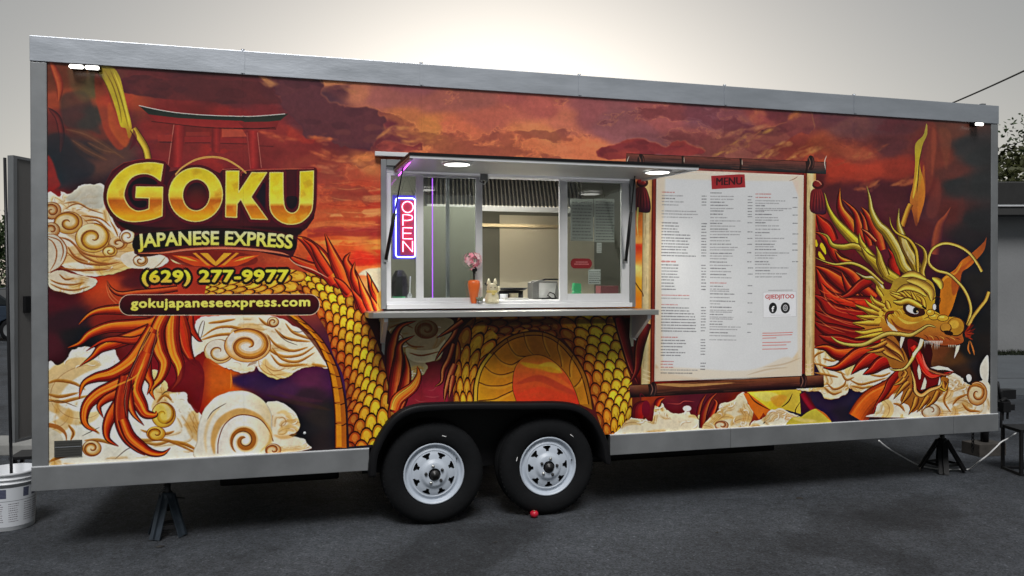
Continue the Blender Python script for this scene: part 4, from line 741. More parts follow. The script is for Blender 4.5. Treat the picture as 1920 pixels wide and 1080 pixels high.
for c_, rx in (((1140,250),10), ((1215,262),10), ((1110,215),7)): wrap.fill(ell(*r2([c_])[0], rx + 1, 6.5), (84,44,16)); wrap.fill(ell(*r2([c_])[0], rx, 5.5), (196,156,44)); wrap.fill(ell(r2([c_])[0][0] - 2, r2([c_])[0][1] - 2, rx * .5, 2), (226,204,100), .8, .6)
wrap.fill(ell(*r2([(1325,335)])[0], 17, 18), (70,34,14)); wrap.fill(ell(*r2([(1323,333)])[0], 15.5, 16.5), (166,118,34)); wrap.fill(ell(*r2([(1310,315)])[0], 9, 8), (206,168,60), .8, 2)
wrap.fill(ell(*r2([(1240,345)])[0], 11, 9.5), (90,46,16)); wrap.fill(ell(*r2([(1238,340)])[0], 9.5, 8), (176,124,40)); blob(wrap, r2([(1220,372),(1260,368),(1300,385),(1290,410),(1240,400)]), (50,16,10))
blob(wrap, r2([(640,270),(680,255),(690,290),(660,305),(630,295)]), (206,172,56)); blob(wrap, r2([(670,210),(700,200),(705,235),(680,245)]), (206,172,56))
# cheek fold and tooth, eye, brow, lips
strand(wrap, r2([(800,210),(750,220),(735,260),(760,320),(830,370)]), 6, (90,40,16), (110,50,20), (130,60,24), lw=.6); wrap.fill(r2([(735,255),(750,290),(800,330),(835,372),(790,365),(750,325)]), (196,188,160))
stroke(wrap, r2([(770,260),(820,330),(900,365),(1000,370)]), 5, (130,66,24), .9, soft=.8); blob(wrap, r2([(830,250),(920,290),(1020,290),(1060,262),(1000,300),(900,310)]), (205,180,70), .8, 1)
blob(wrap, r2([(880,150),(960,120),(1040,170),(1060,230),(960,245),(890,210)]), (70,36,18)); wrap.fill(catmull(r2([(902,165),(930,148),(980,165),(1008,205),(990,228),(940,218),(908,195)]), 5, True), (206,204,196))
wrap.fill(ell(*r2([(983,197)])[0], 5.2, 5.8), (26,16,14)); wrap.fill(ell(*r2([(996,205)])[0], 1.6, 1.8), (200,160,110)); wrap.fill(ell(*r2([(1143,168)])[0], 4.2, 6.6), (50,26,14)); wrap.fill(ell(*r2([(1142,168)])[0], 3.4, 5.8), (206,204,196))
strand(wrap, r2([(1065,185),(1000,150),(920,115),(850,130),(790,120)]), 12, (130,90,26), (190,154,46), (220,196,84), line=(50,22,10), kind='both', lw=1.1)
stroke(wrap, r2([(1075,190),(1060,175),(1030,160)]), 3.5, (40,18,10)); stroke(wrap, r2([(880,215),(960,250),(1060,235)]), 2.2, (60,26,12))
stroke(wrap, r2([(1130,110),(1160,80),(1190,100),(1180,160)]), 2, (60,26,12)); stroke(wrap, r2([(1060,420),(1180,450),(1300,440),(1380,420)]), 6, (150,70,30), .8, soft=1)
for k in range(7): stroke(wrap, r2([(1050 + 45 * k, 400 + 5 * k), (1080 + 45 * k, 420 + 3 * k), (1095 + 45 * k, 450)]), 1.4, (214,160,70) if k % 2 else (80,34,16), .8)
for k in range(13):
    x = 1060 + 12 * k; wrap.fill(r2([(x, 452), (x + 9, 455), (x + 3, 488 + 34 * (k % 5 == 0) + 46 * (6 < k < 10))]), (200,192,170))
for k in range(5): wrap.fill(r2([(1262 + 14 * k, 488), (1270 + 14 * k, 488), (1266 + 14 * k, 514)]), (196,180,150))
# whiskers and nose tuft
for q, w_, c in (([(1160,340),(1090,325),(1020,365),(940,405),(840,395),(740,395),(640,440),(540,485),(420,485),(330,460),(270,415)], 8, (196,178,96)), ([(1420,320),(1450,200),(1430,100),(1390,20),(1340,-40),(1260,-110),(1160,-140),(1100,-190),(1090,-250),(1130,-330),(1220,-370),(1330,-350),(1430,-290),(1500,-200),(1540,-130)], 5, (212,182,96)), ([(1430,330),(1470,250),(1530,170),(1575,110),(1600,40)], 6, (186,158,70))):
    strand(wrap, r2(q), w_, (120,88,34), (180,150,64), c, line=(60,30,14), lw=.7, kind='flat' if w_ < 7 else 'both')
for k in range(26):
    a = -1.3 + 2.6 * rng.rand(); r_ = 40 + 60 * rng.rand(); stroke(wrap, r2([(1400, 385), (1400 + r_ * .6 * math.cos(a), 385 + r_ * .6 * math.sin(a)), (1400 + r_ * math.cos(a), 385 + r_ * math.sin(a) - 10)]), 2.2, (150,44,18) if k % 2 else (96,24,14), .85)
for q in ([(1440,450),(1430,520),(1450,570)], [(1445,450),(1470,520),(1485,580)]): stroke(wrap, r2(q), 3, (176,104,44), .9)

# --- bamboo scroll frame around the menu
def rod(p0, p1, w_, top, midc, low, seed, nodes=()):
    p = np.linspace(p0, p1, 24); r = np.random.RandomState(seed)
    wrap.fill(ribbon(p, np.full(24, w_ + 1.5)), (36,20,18))
    for k in range(9):
        t = k / 8; c = lerp(top, midc, t * 2) if t < .5 else lerp(midc, low, t * 2 - 1)
        off = (t - .5) * w_ * .86; wrap.fill(ribbon(p, np.full(24, w_ / 7), off), c, 1, .5)
    d = np.array(p1, float) - np.array(p0, float); d /= np.linalg.norm(d); nn = np.array([-d[1], d[0]])
    for k in range(34):
        a = p[r.randint(0, 21)] + nn * r.uniform(-.45, .45) * w_; stroke(wrap, [tuple(a), tuple(a + d * r.uniform(8, 30)), tuple(a + d * r.uniform(31, 50))], 1.3, lerp(midc, (20,14,14) if r.rand() < .6 else (150,90,70), .5), .5)
    for f in nodes:
        c = np.array(p0) + (np.array(p1) - p0) * f; stroke(wrap, [tuple(c - nn * w_ * .55), tuple(c + d * 1.5), tuple(c + nn * w_ * .55)], 4, (40,24,20), .9, 'flat'); stroke(wrap, [tuple(c - nn * w_ * .45 + d * 3), tuple(c + nn * w_ * .1 + d * 4)], 1.6, (205,190,175), .7)
for x0, x1 in ((1204,1222), (1511,1529)):
    wrap.fill([(x0, 318), (x1, 318), (x1, 722), (x0, 722)], grad((x0, 0), (x1, 0), [(0,(150,120,76)),(.15,(190,168,122)),(.6,(202,184,140)),(1,(168,120,66))]))
    for k in range(16): xx = x0 + 2 + 14 * rng.rand(); yy = 330 + 360 * rng.rand(); stroke(wrap, [(xx, yy), (xx + .6, yy + 12), (xx, yy + 26)], 1.2, (150,112,66), .5)
wrap.fill(b6([(215,250),(325,250),(325,600),(215,600)]), (180,140,84), .5, 2)
for x0, x1 in ((1221,1230), (1504,1512)): wrap.fill([(x0, 318), (x1, 318), (x1, 722), (x0, 722)], grad((x0, 0), (x1, 0), [(0,(78,30,22)),(.5,(132,58,42)),(1,(88,34,26))]))
wrap.fill([(1229,325),(1300,320),(1506,329),(1506,705),(1400,712),(1229,716)], (198,188,176))
rod((1172,299),(1548,316), 21, (112,60,52), (84,52,48), (46,42,44), 3, (.07,.28,.57,.9))
rod((1183,735),(1547,716), 22, (124,76,52), (84,44,32), (36,18,18), 4, (.1,.9))
stroke(wrap, b7([(300,920),(420,925),(560,930),(920,910)]), 6, (176,136,84), .75, soft=1.2)
for cx, cy in ((1200,303), (1519,306), (1227,731), (1509,716)):
    wrap.fill(ell(cx, cy, 7, 14), (46,28,28)); stroke(wrap, [(cx - 5, cy - 12), (cx - 1, cy), (cx - 5, cy + 12)], 2, (130,90,76), .8); stroke(wrap, [(cx + 2, cy - 12), (cx + 5, cy), (cx + 2, cy + 12)], 2, (96,56,48), .8)
for cx in (1168 + 6, 1545): stroke(wrap, [(cx + 4, 292), (cx, 304), (cx + 2, 320)], 1.6, (215,205,190), .8)
for ox, oy, s_ in ((1190,340,1.0), (1520,344,1.0)):     # tassels
    q = [(ox + 1, oy + 14), (ox + 12, oy + 10), (ox + 20, oy + 14), (ox + 27, oy + 36), (ox + 27, oy + 56), (ox + 14, oy + 58), (ox - 1, oy + 52), (ox - 2, oy + 30)]
    wrap.fill(catmull(q, 5, True) + 1, (40,12,16)); wrap.fill(catmull(q, 5, True), grad((ox, oy), (ox + 27, oy + 58), [(0,(118,34,32)),(.6,(98,26,36)),(1,(60,20,42))]))
    for k in range(9): stroke(wrap, [(ox + 6 + k * 1.6, oy + 14), (ox + 2 + k * 2.7, oy + 34), (ox + 1 + k * 3.0, oy + 54)], 1.0, (60,14,20) if k % 2 else (150,54,44), .7)
    wrap.fill(ell(ox + 13, oy + 3, 11, 8.5), (70,20,22)); wrap.fill(ell(ox + 12, oy + 1, 8, 6), (120,36,32)); stroke(wrap, [(ox + 4, oy - 6), (ox + 14, oy - 3), (ox + 20, oy + 4)], 1.8, (200,150,120), .8)
for y in (700, 708, 716):
    stroke(wrap, [(1206, y - 6), (1214, y - 3), (1222, y)], 3, (210,190,150), .8); stroke(wrap, [(1512, y - 16), (1520, y - 14), (1527, y - 18)], 3, (210,180,150), .8)
wrap.fill(ell(1214,768,8,16), (110,14,34)); stroke(wrap, [(1205,760),(1203,740),(1212,745)], 2, (90,20,30))
# white support stripe seen under the shelf
wrap.fill(b5([(1782,40),(1812,40),(1806,260),(1776,260)]), (176,172,156), .9, .5); stroke(wrap, b5([(1790,180),(1806,200),(1840,225)]), 4, (215,212,200))
for q, w_ in (([(1700,60),(1740,200),(1790,400),(1840,520)], 22), ([(1850,60),(1830,160),(1870,260)], 8), ([(1900,100),(1850,260),(1830,420),(1780,520)], 20)): strand(wrap, b5(q), w_, (60,14,20), (96,22,24), (130,34,30), lw=.8)
strand(wrap, b6([(165,560),(160,700),(170,820)]), 4, (236,180,90), (240,190,110), (240,200,120), lw=0)
stroke(wrap, Z(940,430,6)([(1495,580),(1540,650),(1590,720),(1600,760)]), 1.8, (90,40,14), .9, 'flat')

# paint texture and print fade
g_ = fbm(CW, CH, 9, 4, 1.0, .7); g2_ = fbm(CW, CH, 60, 4)
wrap.im *= (1 + .07 * g_ + .05 * g2_)[..., None]
_b = wrap.im.copy()
wrap.im += .30 * (_b - np.stack([blur(_b[..., k], 24) for k in range(3)], -1)) + .35 * (_b - np.stack([blur(_b[..., k], 4) for k in range(3)], -1))
wrap.im *= np.array((1.05, 1.02, 1.0))
wrap.im[:] = np.clip(wrap.im, 4, 230)

# --- the menu sheet
MU0, MU1, MV0, MV1 = 1229, 1506, 322, 712
MQ = [(1230,324),(1505,330),(1230,716),(1505,706)]
MW, MH_ = 1100, 1400
MH1 = _hom(MQ, [(0,0),(MW,0),(0,MH_),(MW,MH_)]); MH1i = np.linalg.inv(MH1)
menu = Canvas(MW, MH_, lambda p: hmap(MH1, p), lambda q: hmap(MH1i, q))
menu.im[:] = (204, 205, 206)
menu.im *= (1 + .02 * fbm(MW, MH_, 200, 3))[..., None]
for q, c in (([(1225,315),(1245,320),(1240,500),(1244,720),(1225,725)], (206,190,166)), ([(1400,712),(1470,690),(1510,650),(1510,720)], (206,180,140)), ([(1225,680),(1250,700),(1320,714),(1225,725)], (190,150,110)), ([(1480,320),(1510,320),(1510,420),(1500,380)], (214,190,170)), ([(1225,320),(1510,326),(1510,340),(1225,334)], (212,200,180)), ([(1496,340),(1508,340),(1508,700),(1498,690)], (210,198,178)), ([(1240,690),(1400,696),(1480,670),(1500,710),(1230,718)], (208,196,176))): menu.fill(catmull(q, 6, True), c, .8, 9)
for q in ([(1430,690),(1470,684),(1504,672)], [(1400,705),(1440,694),(1480,690)]): stroke(menu, q, 3, (170,140,105), .5, soft=2)
stroke(menu, b6([(1490,330),(1540,310),(1570,290)]), 1.5, (130,80,60), .8)
mr = np.random.RandomState(12)
def line(x, y, w_, col, hgt=2.3, slope=.012):
    cx = x
    while cx < x + w_ - 1:
        ww = min(mr.uniform(3, 9), x + w_ - cx); dx = 0
        while dx < ww:
            g = mr.uniform(.9, 1.9); hh = hgt * mr.uniform(.55, 1.0)
            menu.fill([(cx + dx, y - hh / 2 + slope * (cx - x)), (cx + dx + g * .72, y - hh / 2 + slope * (cx - x)), (cx + dx + g * .72, y + hh / 2 + slope * (cx - x)), (cx + dx, y + hh / 2 + slope * (cx - x))], col, .85)
            dx += g
        cx += ww + mr.uniform(.8, 1.5)
K1, K2, RD = (66,66,70), (120,118,122), (168,72,66)
def col_lines(zf, x, px, rows, pr_rows, red=()):
    pass
for (y, w_, c) in ((425,110,RD),(455,185,K2),(480,108,K1),(508,190,K2),(536,140,K2),(590,295,K2),(616,315,K2),(644,270,K2),(695,140,K1),(722,148,K1),(748,138,K1),(773,152,K1),(800,255,K1),(828,250,K1),(853,228,K1),(880,240,K1),(906,230,K1),(930,210,K1),(958,232,K1),(984,300,K1),(1036,120,RD),(1066,145,K1)):
    line(*b6([(374, y)])[0], w_ / 4.695, c, 4.2 if y == 1036 else 2.4)
for y in (460,486,512,538,700,724,750,776,806,832,856,882,906,932,958,984,1068): line(*b6([(722, y)])[0], 9, K1, 2.2)
for (y, w_, c) in ((12,125,K1),(36,125,K1),(60,125,K1),(82,132,K1),(105,95,K1),(130,92,K1),(154,98,K1),(178,110,K1),(224,215,RD),(248,215,K2),(298,135,RD),(322,215,K1),(345,215,K1),(367,250,K1),(390,262,K1),(412,265,K1),(436,268,K1),(458,265,K1),(482,270,K1),(504,270,K1),(552,135,RD),(577,185,K1),(600,190,K1),(626,165,K1),(650,130,K1),(672,190,K1),(694,150,K1),(742,110,RD),(764,95,RD),(787,95,RD),(808,290,K2),(832,240,K1)):
    line(*b7([(334, y)])[0], w_ / 4.155, c)
for y in (12,36,58,80,103,128,154,178,320,344,366,388,410,432,456,478,502,573,594,618,640,662,686,756,780,804): line(*b7([(642, y)])[0], 8.5, K1, 2.2)
for (y, w_, c) in ((432,100,K1),(462,205,K2),(487,200,K2),(513,125,K1),(540,150,K1),(568,205,K2),(590,120,K1),(618,110,K1),(648,150,K2),(676,270,K2),(698,115,K1),(722,220,K2),(748,152,K1),(770,268,K2),(796,260,K2),(822,152,K1),(850,175,K2),(880,185,K1),(908,245,K2),(930,210,K2),(960,190,K1),(984,195,K2),(1008,145,K2),(1037,150,K1),(1066,200,K2)):
    line(*b6([(798, y)])[0], w_ / 4.695, c)
for y in (465,494,518,545,570,596,622,642,695,775,832,884,958,1037): line(*b6([(1128, y)])[0], 8, K1, 2.0)
for (y, w_, c) in ((12,120,K1),(36,170,K2),(60,125,K1),(84,170,K2),(126,125,RD),(152,100,K1),(175,150,K2),(190,150,K2),(212,190,K1),(240,150,K2),(268,195,K1),(290,85,K2),(316,165,K1),(340,180,K2),(354,170,K2),(374,105,K1),(394,185,K2),(408,180,K2),(428,100,K2),(450,105,K1),(470,245,K2),(490,215,K2),(516,140,K1),(540,200,K2),(572,205,K2)):
    line(*b7([(710, y)])[0], w_ / 4.155, c)
for y in (10,58,148,208,282,354,448,514): line(*b7([(1004, y)])[0], 8.5, K1, 2.0)
for (y, w_, c) in ((443,145,RD),(473,130,RD),(502,265,K2),(524,215,K2),(546,85,K1),(570,330,K2),(586,245,K2),(596,80,K2),(622,145,K1),(650,200,K2),(672,205,K2),(695,90,K1),(722,210,K2),(752,220,K2),(782,125,K1),(806,50,K2),(832,260,K2),(856,190,K2),(884,170,K1),(906,170,K2),(930,190,K1),(960,300,K2),(982,195,K2),(1005,170,K2),(1037,120,K1),(1060,130,K2)):
    line(*b6([(1196, y)])[0], w_ / 4.695, c)
for y in (477,562,630,702,796,884,938,1040): line(*b6([(1528, y)])[0], 10, K1, 2.0)
for (y, w_, c) in ((10,260,K2),(32,115,K1),(56,250,K2),(80,205,K2)): line(*b7([(1062, y)])[0], w_ / 4.155, c)
for q in ([(1165,186),(1358,186)], [(1185,380),(1345,380)]): stroke(menu, b7(q), 1, K2, .9, 'flat')
box = b7([(1125,200),(1385,196),(1388,392),(1128,398)]); menu.fill(box, (226,226,230), .6)
for a, b in zip(box, box[1:] + box[:1]): stroke(menu, [a, b], .7, (170,168,168), .8, 'flat')
for (y, w_) in ((520,240),(538,235),(560,110),(594,225),(616,190),(646,200)): stroke(menu, b7([(1122, y), (1122 + w_, y - 4)]), 1.3, (190,72,62), .85, 'flat')
# red heading card, hand-set lettering
menu.fill(b6([(803,284),(1098,267),(1106,384),(810,400)]), (152,36,42)); 
text(menu, 'MENU', lambda u, h_: (b6([(850 + 225 * u, 362 - 6 * u)])[0][0], b6([(0, 366 - 8 * u)])[0][1] - 14.5 * h_), (46,16,22), 0.0, offs=((0,0),(.6,0),(-.6,0)))
stroke(menu, b6([(835,300),(838,350)]), 1, (90,20,26), .8, 'flat')
text(menu, 'GJIEDJITOO', lambda u, h_: (b7([(1142 + 228 * u, 0)])[0][0], b7([(0, 250)])[0][1] - 7.6 * h_), (176,36,34), 0.02)
for cx in (1203, 1301): menu.fill(ell(*b7([(cx, 324)])[0], 7.6 if cx < 1250 else 8.6, 10.2), (22,22,24))
text(menu, 'f', lambda u, h_: (b7([(1192 + 24 * u, 0)])[0][0], b7([(0, 352)])[0][1] - 10.5 * h_), (225,225,228), 0.03)
c_ = b7([(1301,324)])[0]; menu.fill(ell(*c_, 4.6, 6), (205,205,208)); menu.fill(ell(*c_, 3.4, 4.6), (40,40,42)); menu.fill(ell(*c_, 2.2, 3), (190,190,194)); menu.fill(ell(*c_, 1.2, 1.6), (50,50,52))
menu.im[:] = np.minimum(menu.im * (1 + .02 * fbm(MW, MH_, 6, 2))[..., None], 228)

def to_image(name, im):
    h, w, _ = im.shape
    img = bpy.data.images.new(name, w, h, alpha=False)
    buf = np.ones((h, w, 4), np.float32); buf[..., :3] = im[::-1] / 255.0
    img.pixels.foreach_set(buf.ravel()); img.update(); img.pack()
    return img
# ---------------------------------------------------------------- helpers
COL = scene.collection
def ray(x, y):                     # a point seen at photo position (x, y): start and direction
    d = _f + _r2 * ((x - 960) / 1440.0) - _u2 * ((y - 540) / 1440.0)
    return Vector((CX, CY, CZ)), d
def on_ground(x, y, z=0.0):
    o, d = ray(x, y); return o + d * ((z - o.z) / d.z)
def on_plane(x, y, Y=0.0):
    o, d = ray(x, y); return o + d * ((Y - o.y) / d.y)
def at_depth(x, y, dep):
    o, d = ray(x, y); return o + d * dep

def mat(name, col, rough=0.6, metal=0.0, spec=0.5, var=0.12, scale=6.0, bump=0.0, bscale=40.0, alpha=None, stretch=(1, 1, 1), rvar=0.0):
    m = bpy.data.materials.new(name); m.use_nodes = True; nt = m.node_tree; N = nt.nodes; Lk = nt.links
    b = N['Principled BSDF']; tc = N.new('ShaderNodeTexCoord'); mp = N.new('ShaderNodeMapping'); mp.inputs['Scale'].default_value = stretch
    Lk.new(tc.outputs['Object'], mp.inputs['Vector'])
    nz = N.new('ShaderNodeTexNoise'); nz.inputs['Scale'].default_value = scale; nz.inputs['Detail'].default_value = 7; nz.inputs['Roughness'].default_value = .65
    Lk.new(mp.outputs[0], nz.inputs['Vector'])
    rp = N.new('ShaderNodeMapRange'); rp.inputs[1].default_value = .3; rp.inputs[2].default_value = .7; rp.inputs[3].default_value = 1 - var; rp.inputs[4].default_value = 1 + var
    Lk.new(nz.outputs[0], rp.inputs[0])
    mx = N.new('ShaderNodeVectorMath'); mx.operation = 'SCALE'; mx.inputs[0].default_value = col[:3]; Lk.new(rp.outputs[0], mx.inputs['Scale'])
    Lk.new(mx.outputs[0], b.inputs['Base Color'])
    b.inputs['Roughness'].default_value = rough; b.inputs['Metallic'].default_value = metal; b.inputs['Specular IOR Level'].default_value = spec
    if rvar:
        r2_ = N.new('ShaderNodeMapRange'); r2_.inputs[1].default_value = .3; r2_.inputs[2].default_value = .7; r2_.inputs[3].default_value = max(rough - rvar, .02); r2_.inputs[4].default_value = rough + rvar
        Lk.new(nz.outputs[0], r2_.inputs[0]); Lk.new(r2_.outputs[0], b.inputs['Roughness'])
    if bump:
        n2 = N.new('ShaderNodeTexNoise'); n2.inputs['Scale'].default_value = bscale; n2.inputs['Detail'].default_value = 6; Lk.new(mp.outputs[0], n2.inputs['Vector'])
        bp = N.new('ShaderNodeBump'); bp.inputs['Strength'].default_value = bump; bp.inputs['Distance'].default_value = .01; Lk.new(n2.outputs[0], bp.inputs['Height']); Lk.new(bp.outputs[0], b.inputs['Normal'])
    return m
def emis(name, col, s):
    m = bpy.data.materials.new(name); m.use_nodes = True; N = m.node_tree.nodes; N.clear()
    e = N.new('ShaderNodeEmission'); e.inputs[0].default_value = (*col, 1); e.inputs[1].default_value = s
    o = N.new('ShaderNodeOutputMaterial'); m.node_tree.links.new(e.outputs[0], o.inputs[0]); return m
def print_mat(name, img, k=1.0, rough=.35, sat=1.0, coat=0.0):
    m = bpy.data.materials.new(name); m.use_nodes = True; N = m.node_tree.nodes; Lk = m.node_tree.links; b = N['Principled BSDF']
    t = N.new('ShaderNodeTexImage'); t.image = img; t.interpolation = 'Cubic'; t.extension = 'EXTEND'
    s = N.new('ShaderNodeVectorMath'); s.operation = 'SCALE'; s.inputs['Scale'].default_value = k
    Lk.new(t.outputs[0], s.inputs[0]); Lk.new(s.outputs[0], b.inputs['Base Color'])
    tc = N.new('ShaderNodeTexCoord'); nz = N.new('ShaderNodeTexNoise'); nz.inputs['Scale'].default_value = 1.3; nz.inputs['Detail'].default_value = 3; Lk.new(tc.outputs['Object'], nz.inputs[0])
    bp = N.new('ShaderNodeBump'); bp.inputs['Strength'].default_value = .2; bp.inputs['Distance'].default_value = .02; Lk.new(nz.outputs[0], bp.inputs['Height']); Lk.new(bp.outputs[0], b.inputs['Normal'])
    b.inputs['Roughness'].default_value = rough; b.inputs['Specular IOR Level'].default_value = .35
    return m
def glass_mat(name, tint=(1, 1, 1), refl=0.07, rough=0.0):
    m = bpy.data.materials.new(name); m.use_nodes = True; N = m.node_tree.nodes; Lk = m.node_tree.links; N.clear()
    tr = N.new('ShaderNodeBsdfTransparent'); tr.inputs[0].default_value = (*tint, 1); gl = N.new('ShaderNodeBsdfGlossy'); gl.inputs['Roughness'].default_value = rough
    fr = N.new('ShaderNodeFresnel'); fr.inputs[0].default_value = 1.5; ad = N.new('ShaderNodeMath'); ad.operation = 'ADD'; ad.inputs[1].default_value = refl - .04
    Lk.new(fr.outputs[0], ad.inputs[0]); mx = N.new('ShaderNodeMixShader'); Lk.new(ad.outputs[0], mx.inputs[0]); Lk.new(tr.outputs[0], mx.inputs[1]); Lk.new(gl.outputs[0], mx.inputs[2])
    o = N.new('ShaderNodeOutputMaterial'); Lk.new(mx.outputs[0], o.inputs[0]); return m

class MB:
    def __init__(s): s.bm = bmesh.new(); s.uv = None
    def box(s, x0, x1, y0, y1, z0, z1, M=None):
        v = [s.bm.verts.new(M @ Vector(c) if M else c) for c in ((x0,y0,z0),(x1,y0,z0),(x1,y1,z0),(x0,y1,z0),(x0,y0,z1),(x1,y0,z1),(x1,y1,z1),(x0,y1,z1))]
        for f in ((3,2,1,0),(4,5,6,7),(0,1,5,4),(1,2,6,5),(2,3,7,6),(3,0,4,7)): s.bm.faces.new([v[i] for i in f])
        return s
    def bar(s, a, b, w, h=None, up=(0, 0, 1)):
        a, b = Vector(a), Vector(b); d = b - a; L_ = d.length; z = d.normalized(); x = z.cross(Vector(up))
        if x.length < 1e-4: x = z.cross(Vector((0, 1, 0)))
        x.normalize(); y = x.cross(z); h = h or w
        M = Matrix(((x.x, y.x, z.x, a.x), (x.y, y.y, z.y, a.y), (x.z, y.z, z.z, a.z), (0, 0, 0, 1)))
        return s.box(-w / 2, w / 2, -h / 2, h / 2, 0, L_, M)
    def tube(s, pts, r, n=10, closed=False, caps=True):
        P = [Vector(p) for p in pts]; rs = r if hasattr(r, '__len__') else [r] * len(P); rings = []; up = Vector((0, 0, 1)); prev = None
        for i, p in enumerate(P):
            if closed: d = P[(i + 1) % len(P)] - P[i - 1]
            else: d = P[min(i + 1, len(P) - 1)] - P[max(i - 1, 0)]
            d.normalize()
            if prev is None:
                x = d.cross(up) if abs(d.dot(up)) < .95 else d.cross(Vector((0, 1, 0)))
            else: x = prev - d * prev.dot(d)
            x.normalize(); prev = x; y = d.cross(x)
            rings.append([s.bm.verts.new(p + (x * math.cos(2 * math.pi * k / n) + y * math.sin(2 * math.pi * k / n)) * rs[i]) for k in range(n)])
        m = len(rings)
        for i in range(m if closed else m - 1):
            a, b = rings[i], rings[(i + 1) % m]
            for k in range(n):
                f = s.bm.faces.new((a[k], a[(k + 1) % n], b[(k + 1) % n], b[k])); f.smooth = True
        if caps and not closed: s.bm.faces.new(rings[0][::-1]); s.bm.faces.new(rings[-1])
        return s
    def lathe(s, prof_, c=(0, 0, 0), n=48, axis='Z', smooth=True, a0=0, a1=2 * math.pi):
        full = abs(a1 - a0 - 2 * math.pi) < 1e-6; rings = []; c = Vector(c); m = n if full else n + 1
        for i in range(m):
            a = a0 + (a1 - a0) * i / n; ca, sa = math.cos(a), math.sin(a); rings.append([])
            for r, h in prof_:
                p = Vector((r * ca, r * sa, h)) if axis == 'Z' else (Vector((r * ca, h, r * sa)) if axis == 'Y' else Vector((h, r * ca, r * sa)))
                rings[-1].append(s.bm.verts.new(c + p))
        for i in range(n):
            a, b = rings[i], rings[(i + 1) % m]
            for k in range(len(prof_) - 1):
                try:
                    f = s.bm.faces.new((a[k], b[k], b[k + 1], a[k + 1])); f.smooth = smooth
                except ValueError: pass
        return s
    def prism(s, poly, y0, y1, plane='XZ'):      # polygon in XZ extruded along Y (or XY along Z, YZ along X)
        def P(a, b, t): return (a, t, b) if plane == 'XZ' else ((a, b, t) if plane == 'XY' else (t, a, b))
        A = [s.bm.verts.new(P(a, b, y0)) for a, b in poly]; B = [s.bm.verts.new(P(a, b, y1)) for a, b in poly]
        n = len(poly)
        for i in range(n): s.bm.faces.new((A[i], A[(i + 1) % n], B[(i + 1) % n], B[i]))
        from mathutils.geometry import tessellate_polygon
        for t in tessellate_polygon([[Vector((a, b, 0)) for a, b in poly]]):
            for V in (A, B):
                try: s.bm.faces.new([V[i] for i in t])
                except ValueError: pass
        return s
    def build(s, name, m, parent=None, bevel=0.0, smooth=False, weld=False, fn=None):
        bm = s.bm
        if weld: bmesh.ops.remove_doubles(bm, verts=bm.verts, dist=1e-5)
        bmesh.ops.recalc_face_normals(bm, faces=bm.faces)
        if bevel: bmesh.ops.bevel(bm, geom=[e for e in bm.edges if len(e.link_faces) == 2 and e.calc_face_angle(0) > .6], offset=bevel, segments=2, profile=.6, affect='EDGES', clamp_overlap=True)
        if smooth:
            for f in bm.faces: f.smooth = True
        if fn: fn(bm)
        me = bpy.data.meshes.new(name); bm.to_mesh(me); bm.free()
        for x in (m if isinstance(m, (list, tuple)) else [m]): me.materials.append(x)
        o = bpy.data.objects.new(name, me); COL.objects.link(o); o.parent = parent; return o
def tag(o, label=None, cat=None, group=None, kind=None):
    if label: o['label'] = label
    if cat: o['category'] = cat
    if group: o['group'] = group
    if kind: o['kind'] = kind
    return o
def empty(name, loc=(0, 0, 0), label=None, cat=None, group=None, rz=0):
    o = bpy.data.objects.new(name, None); COL.objects.link(o); o.location = loc; o.rotation_euler.z = rz; o.empty_display_size = .2
    return tag(o, label, cat, group)
def copy_tree(o, parent=None):
    c = o.copy(); COL.objects.link(c); c.parent = parent
    for ch in list(o.children): copy_tree(ch, c)
    return c

# ---------------------------------------------------------------- materials
ALU = mat('brushed_aluminium', (.50,.53,.58), .42, .85, .5, .10, 1.6, .05, 20, stretch=(1,1,4), rvar=.08)
ALU_D = mat('dull_aluminium', (.28,.29,.30), .5, .7, .5, .14, 2.2, .05, 14, rvar=.08)
ALU_W = mat('window_aluminium', (.76,.77,.80), .38, .35, .5, .05, 5)
STEEL = mat('stainless_steel', (.55,.55,.53), .32, .9, .5, .06, 4, stretch=(1,1,6))
BLACK = mat('black_paint', (.008,.008,.009), .5, 0, .2, .2, 8)
BLACKG = mat('black_fender_plastic', (.007,.007,.008), .45, 0, .15, .15, 6)
RUBBER = mat('tyre_rubber', (.008,.0085,.0095), .9, 0, .12, .15, 12, .2, 60)
RIM = mat('white_wheel_paint', (.44,.49,.56), .4, 0, .5, .06, 9)
HUBB = mat('greasy_hub', (.025,.025,.026), .4, .5)
WHITE = mat('white_plastic', (.72,.74,.76), .4, 0, .5, .05, 8)
DKIN = mat('dark_interior', (.05,.05,.052), .6, 0, .3, .2, 3)
BEIGE = mat('stainless_splash_panel', (.50,.46,.36), .42, .3, .5, .05, 1.2)
GREYW = mat('kitchen_wall', (.13,.13,.105), .5, .1, .4, .08, 1.5)
LENS = emis('lamp_lens', (1.0,.97,.90), 2.2)
CLEAR = glass_mat('window_glass', (.90,.93,.92), .06)
WRAPM = print_mat('printed_wrap', to_image('wrap_print', wrap.im), 1.05, .30)
MENUM = print_mat('menu_print', to_image('menu_print', menu.im), 1.18, .45)

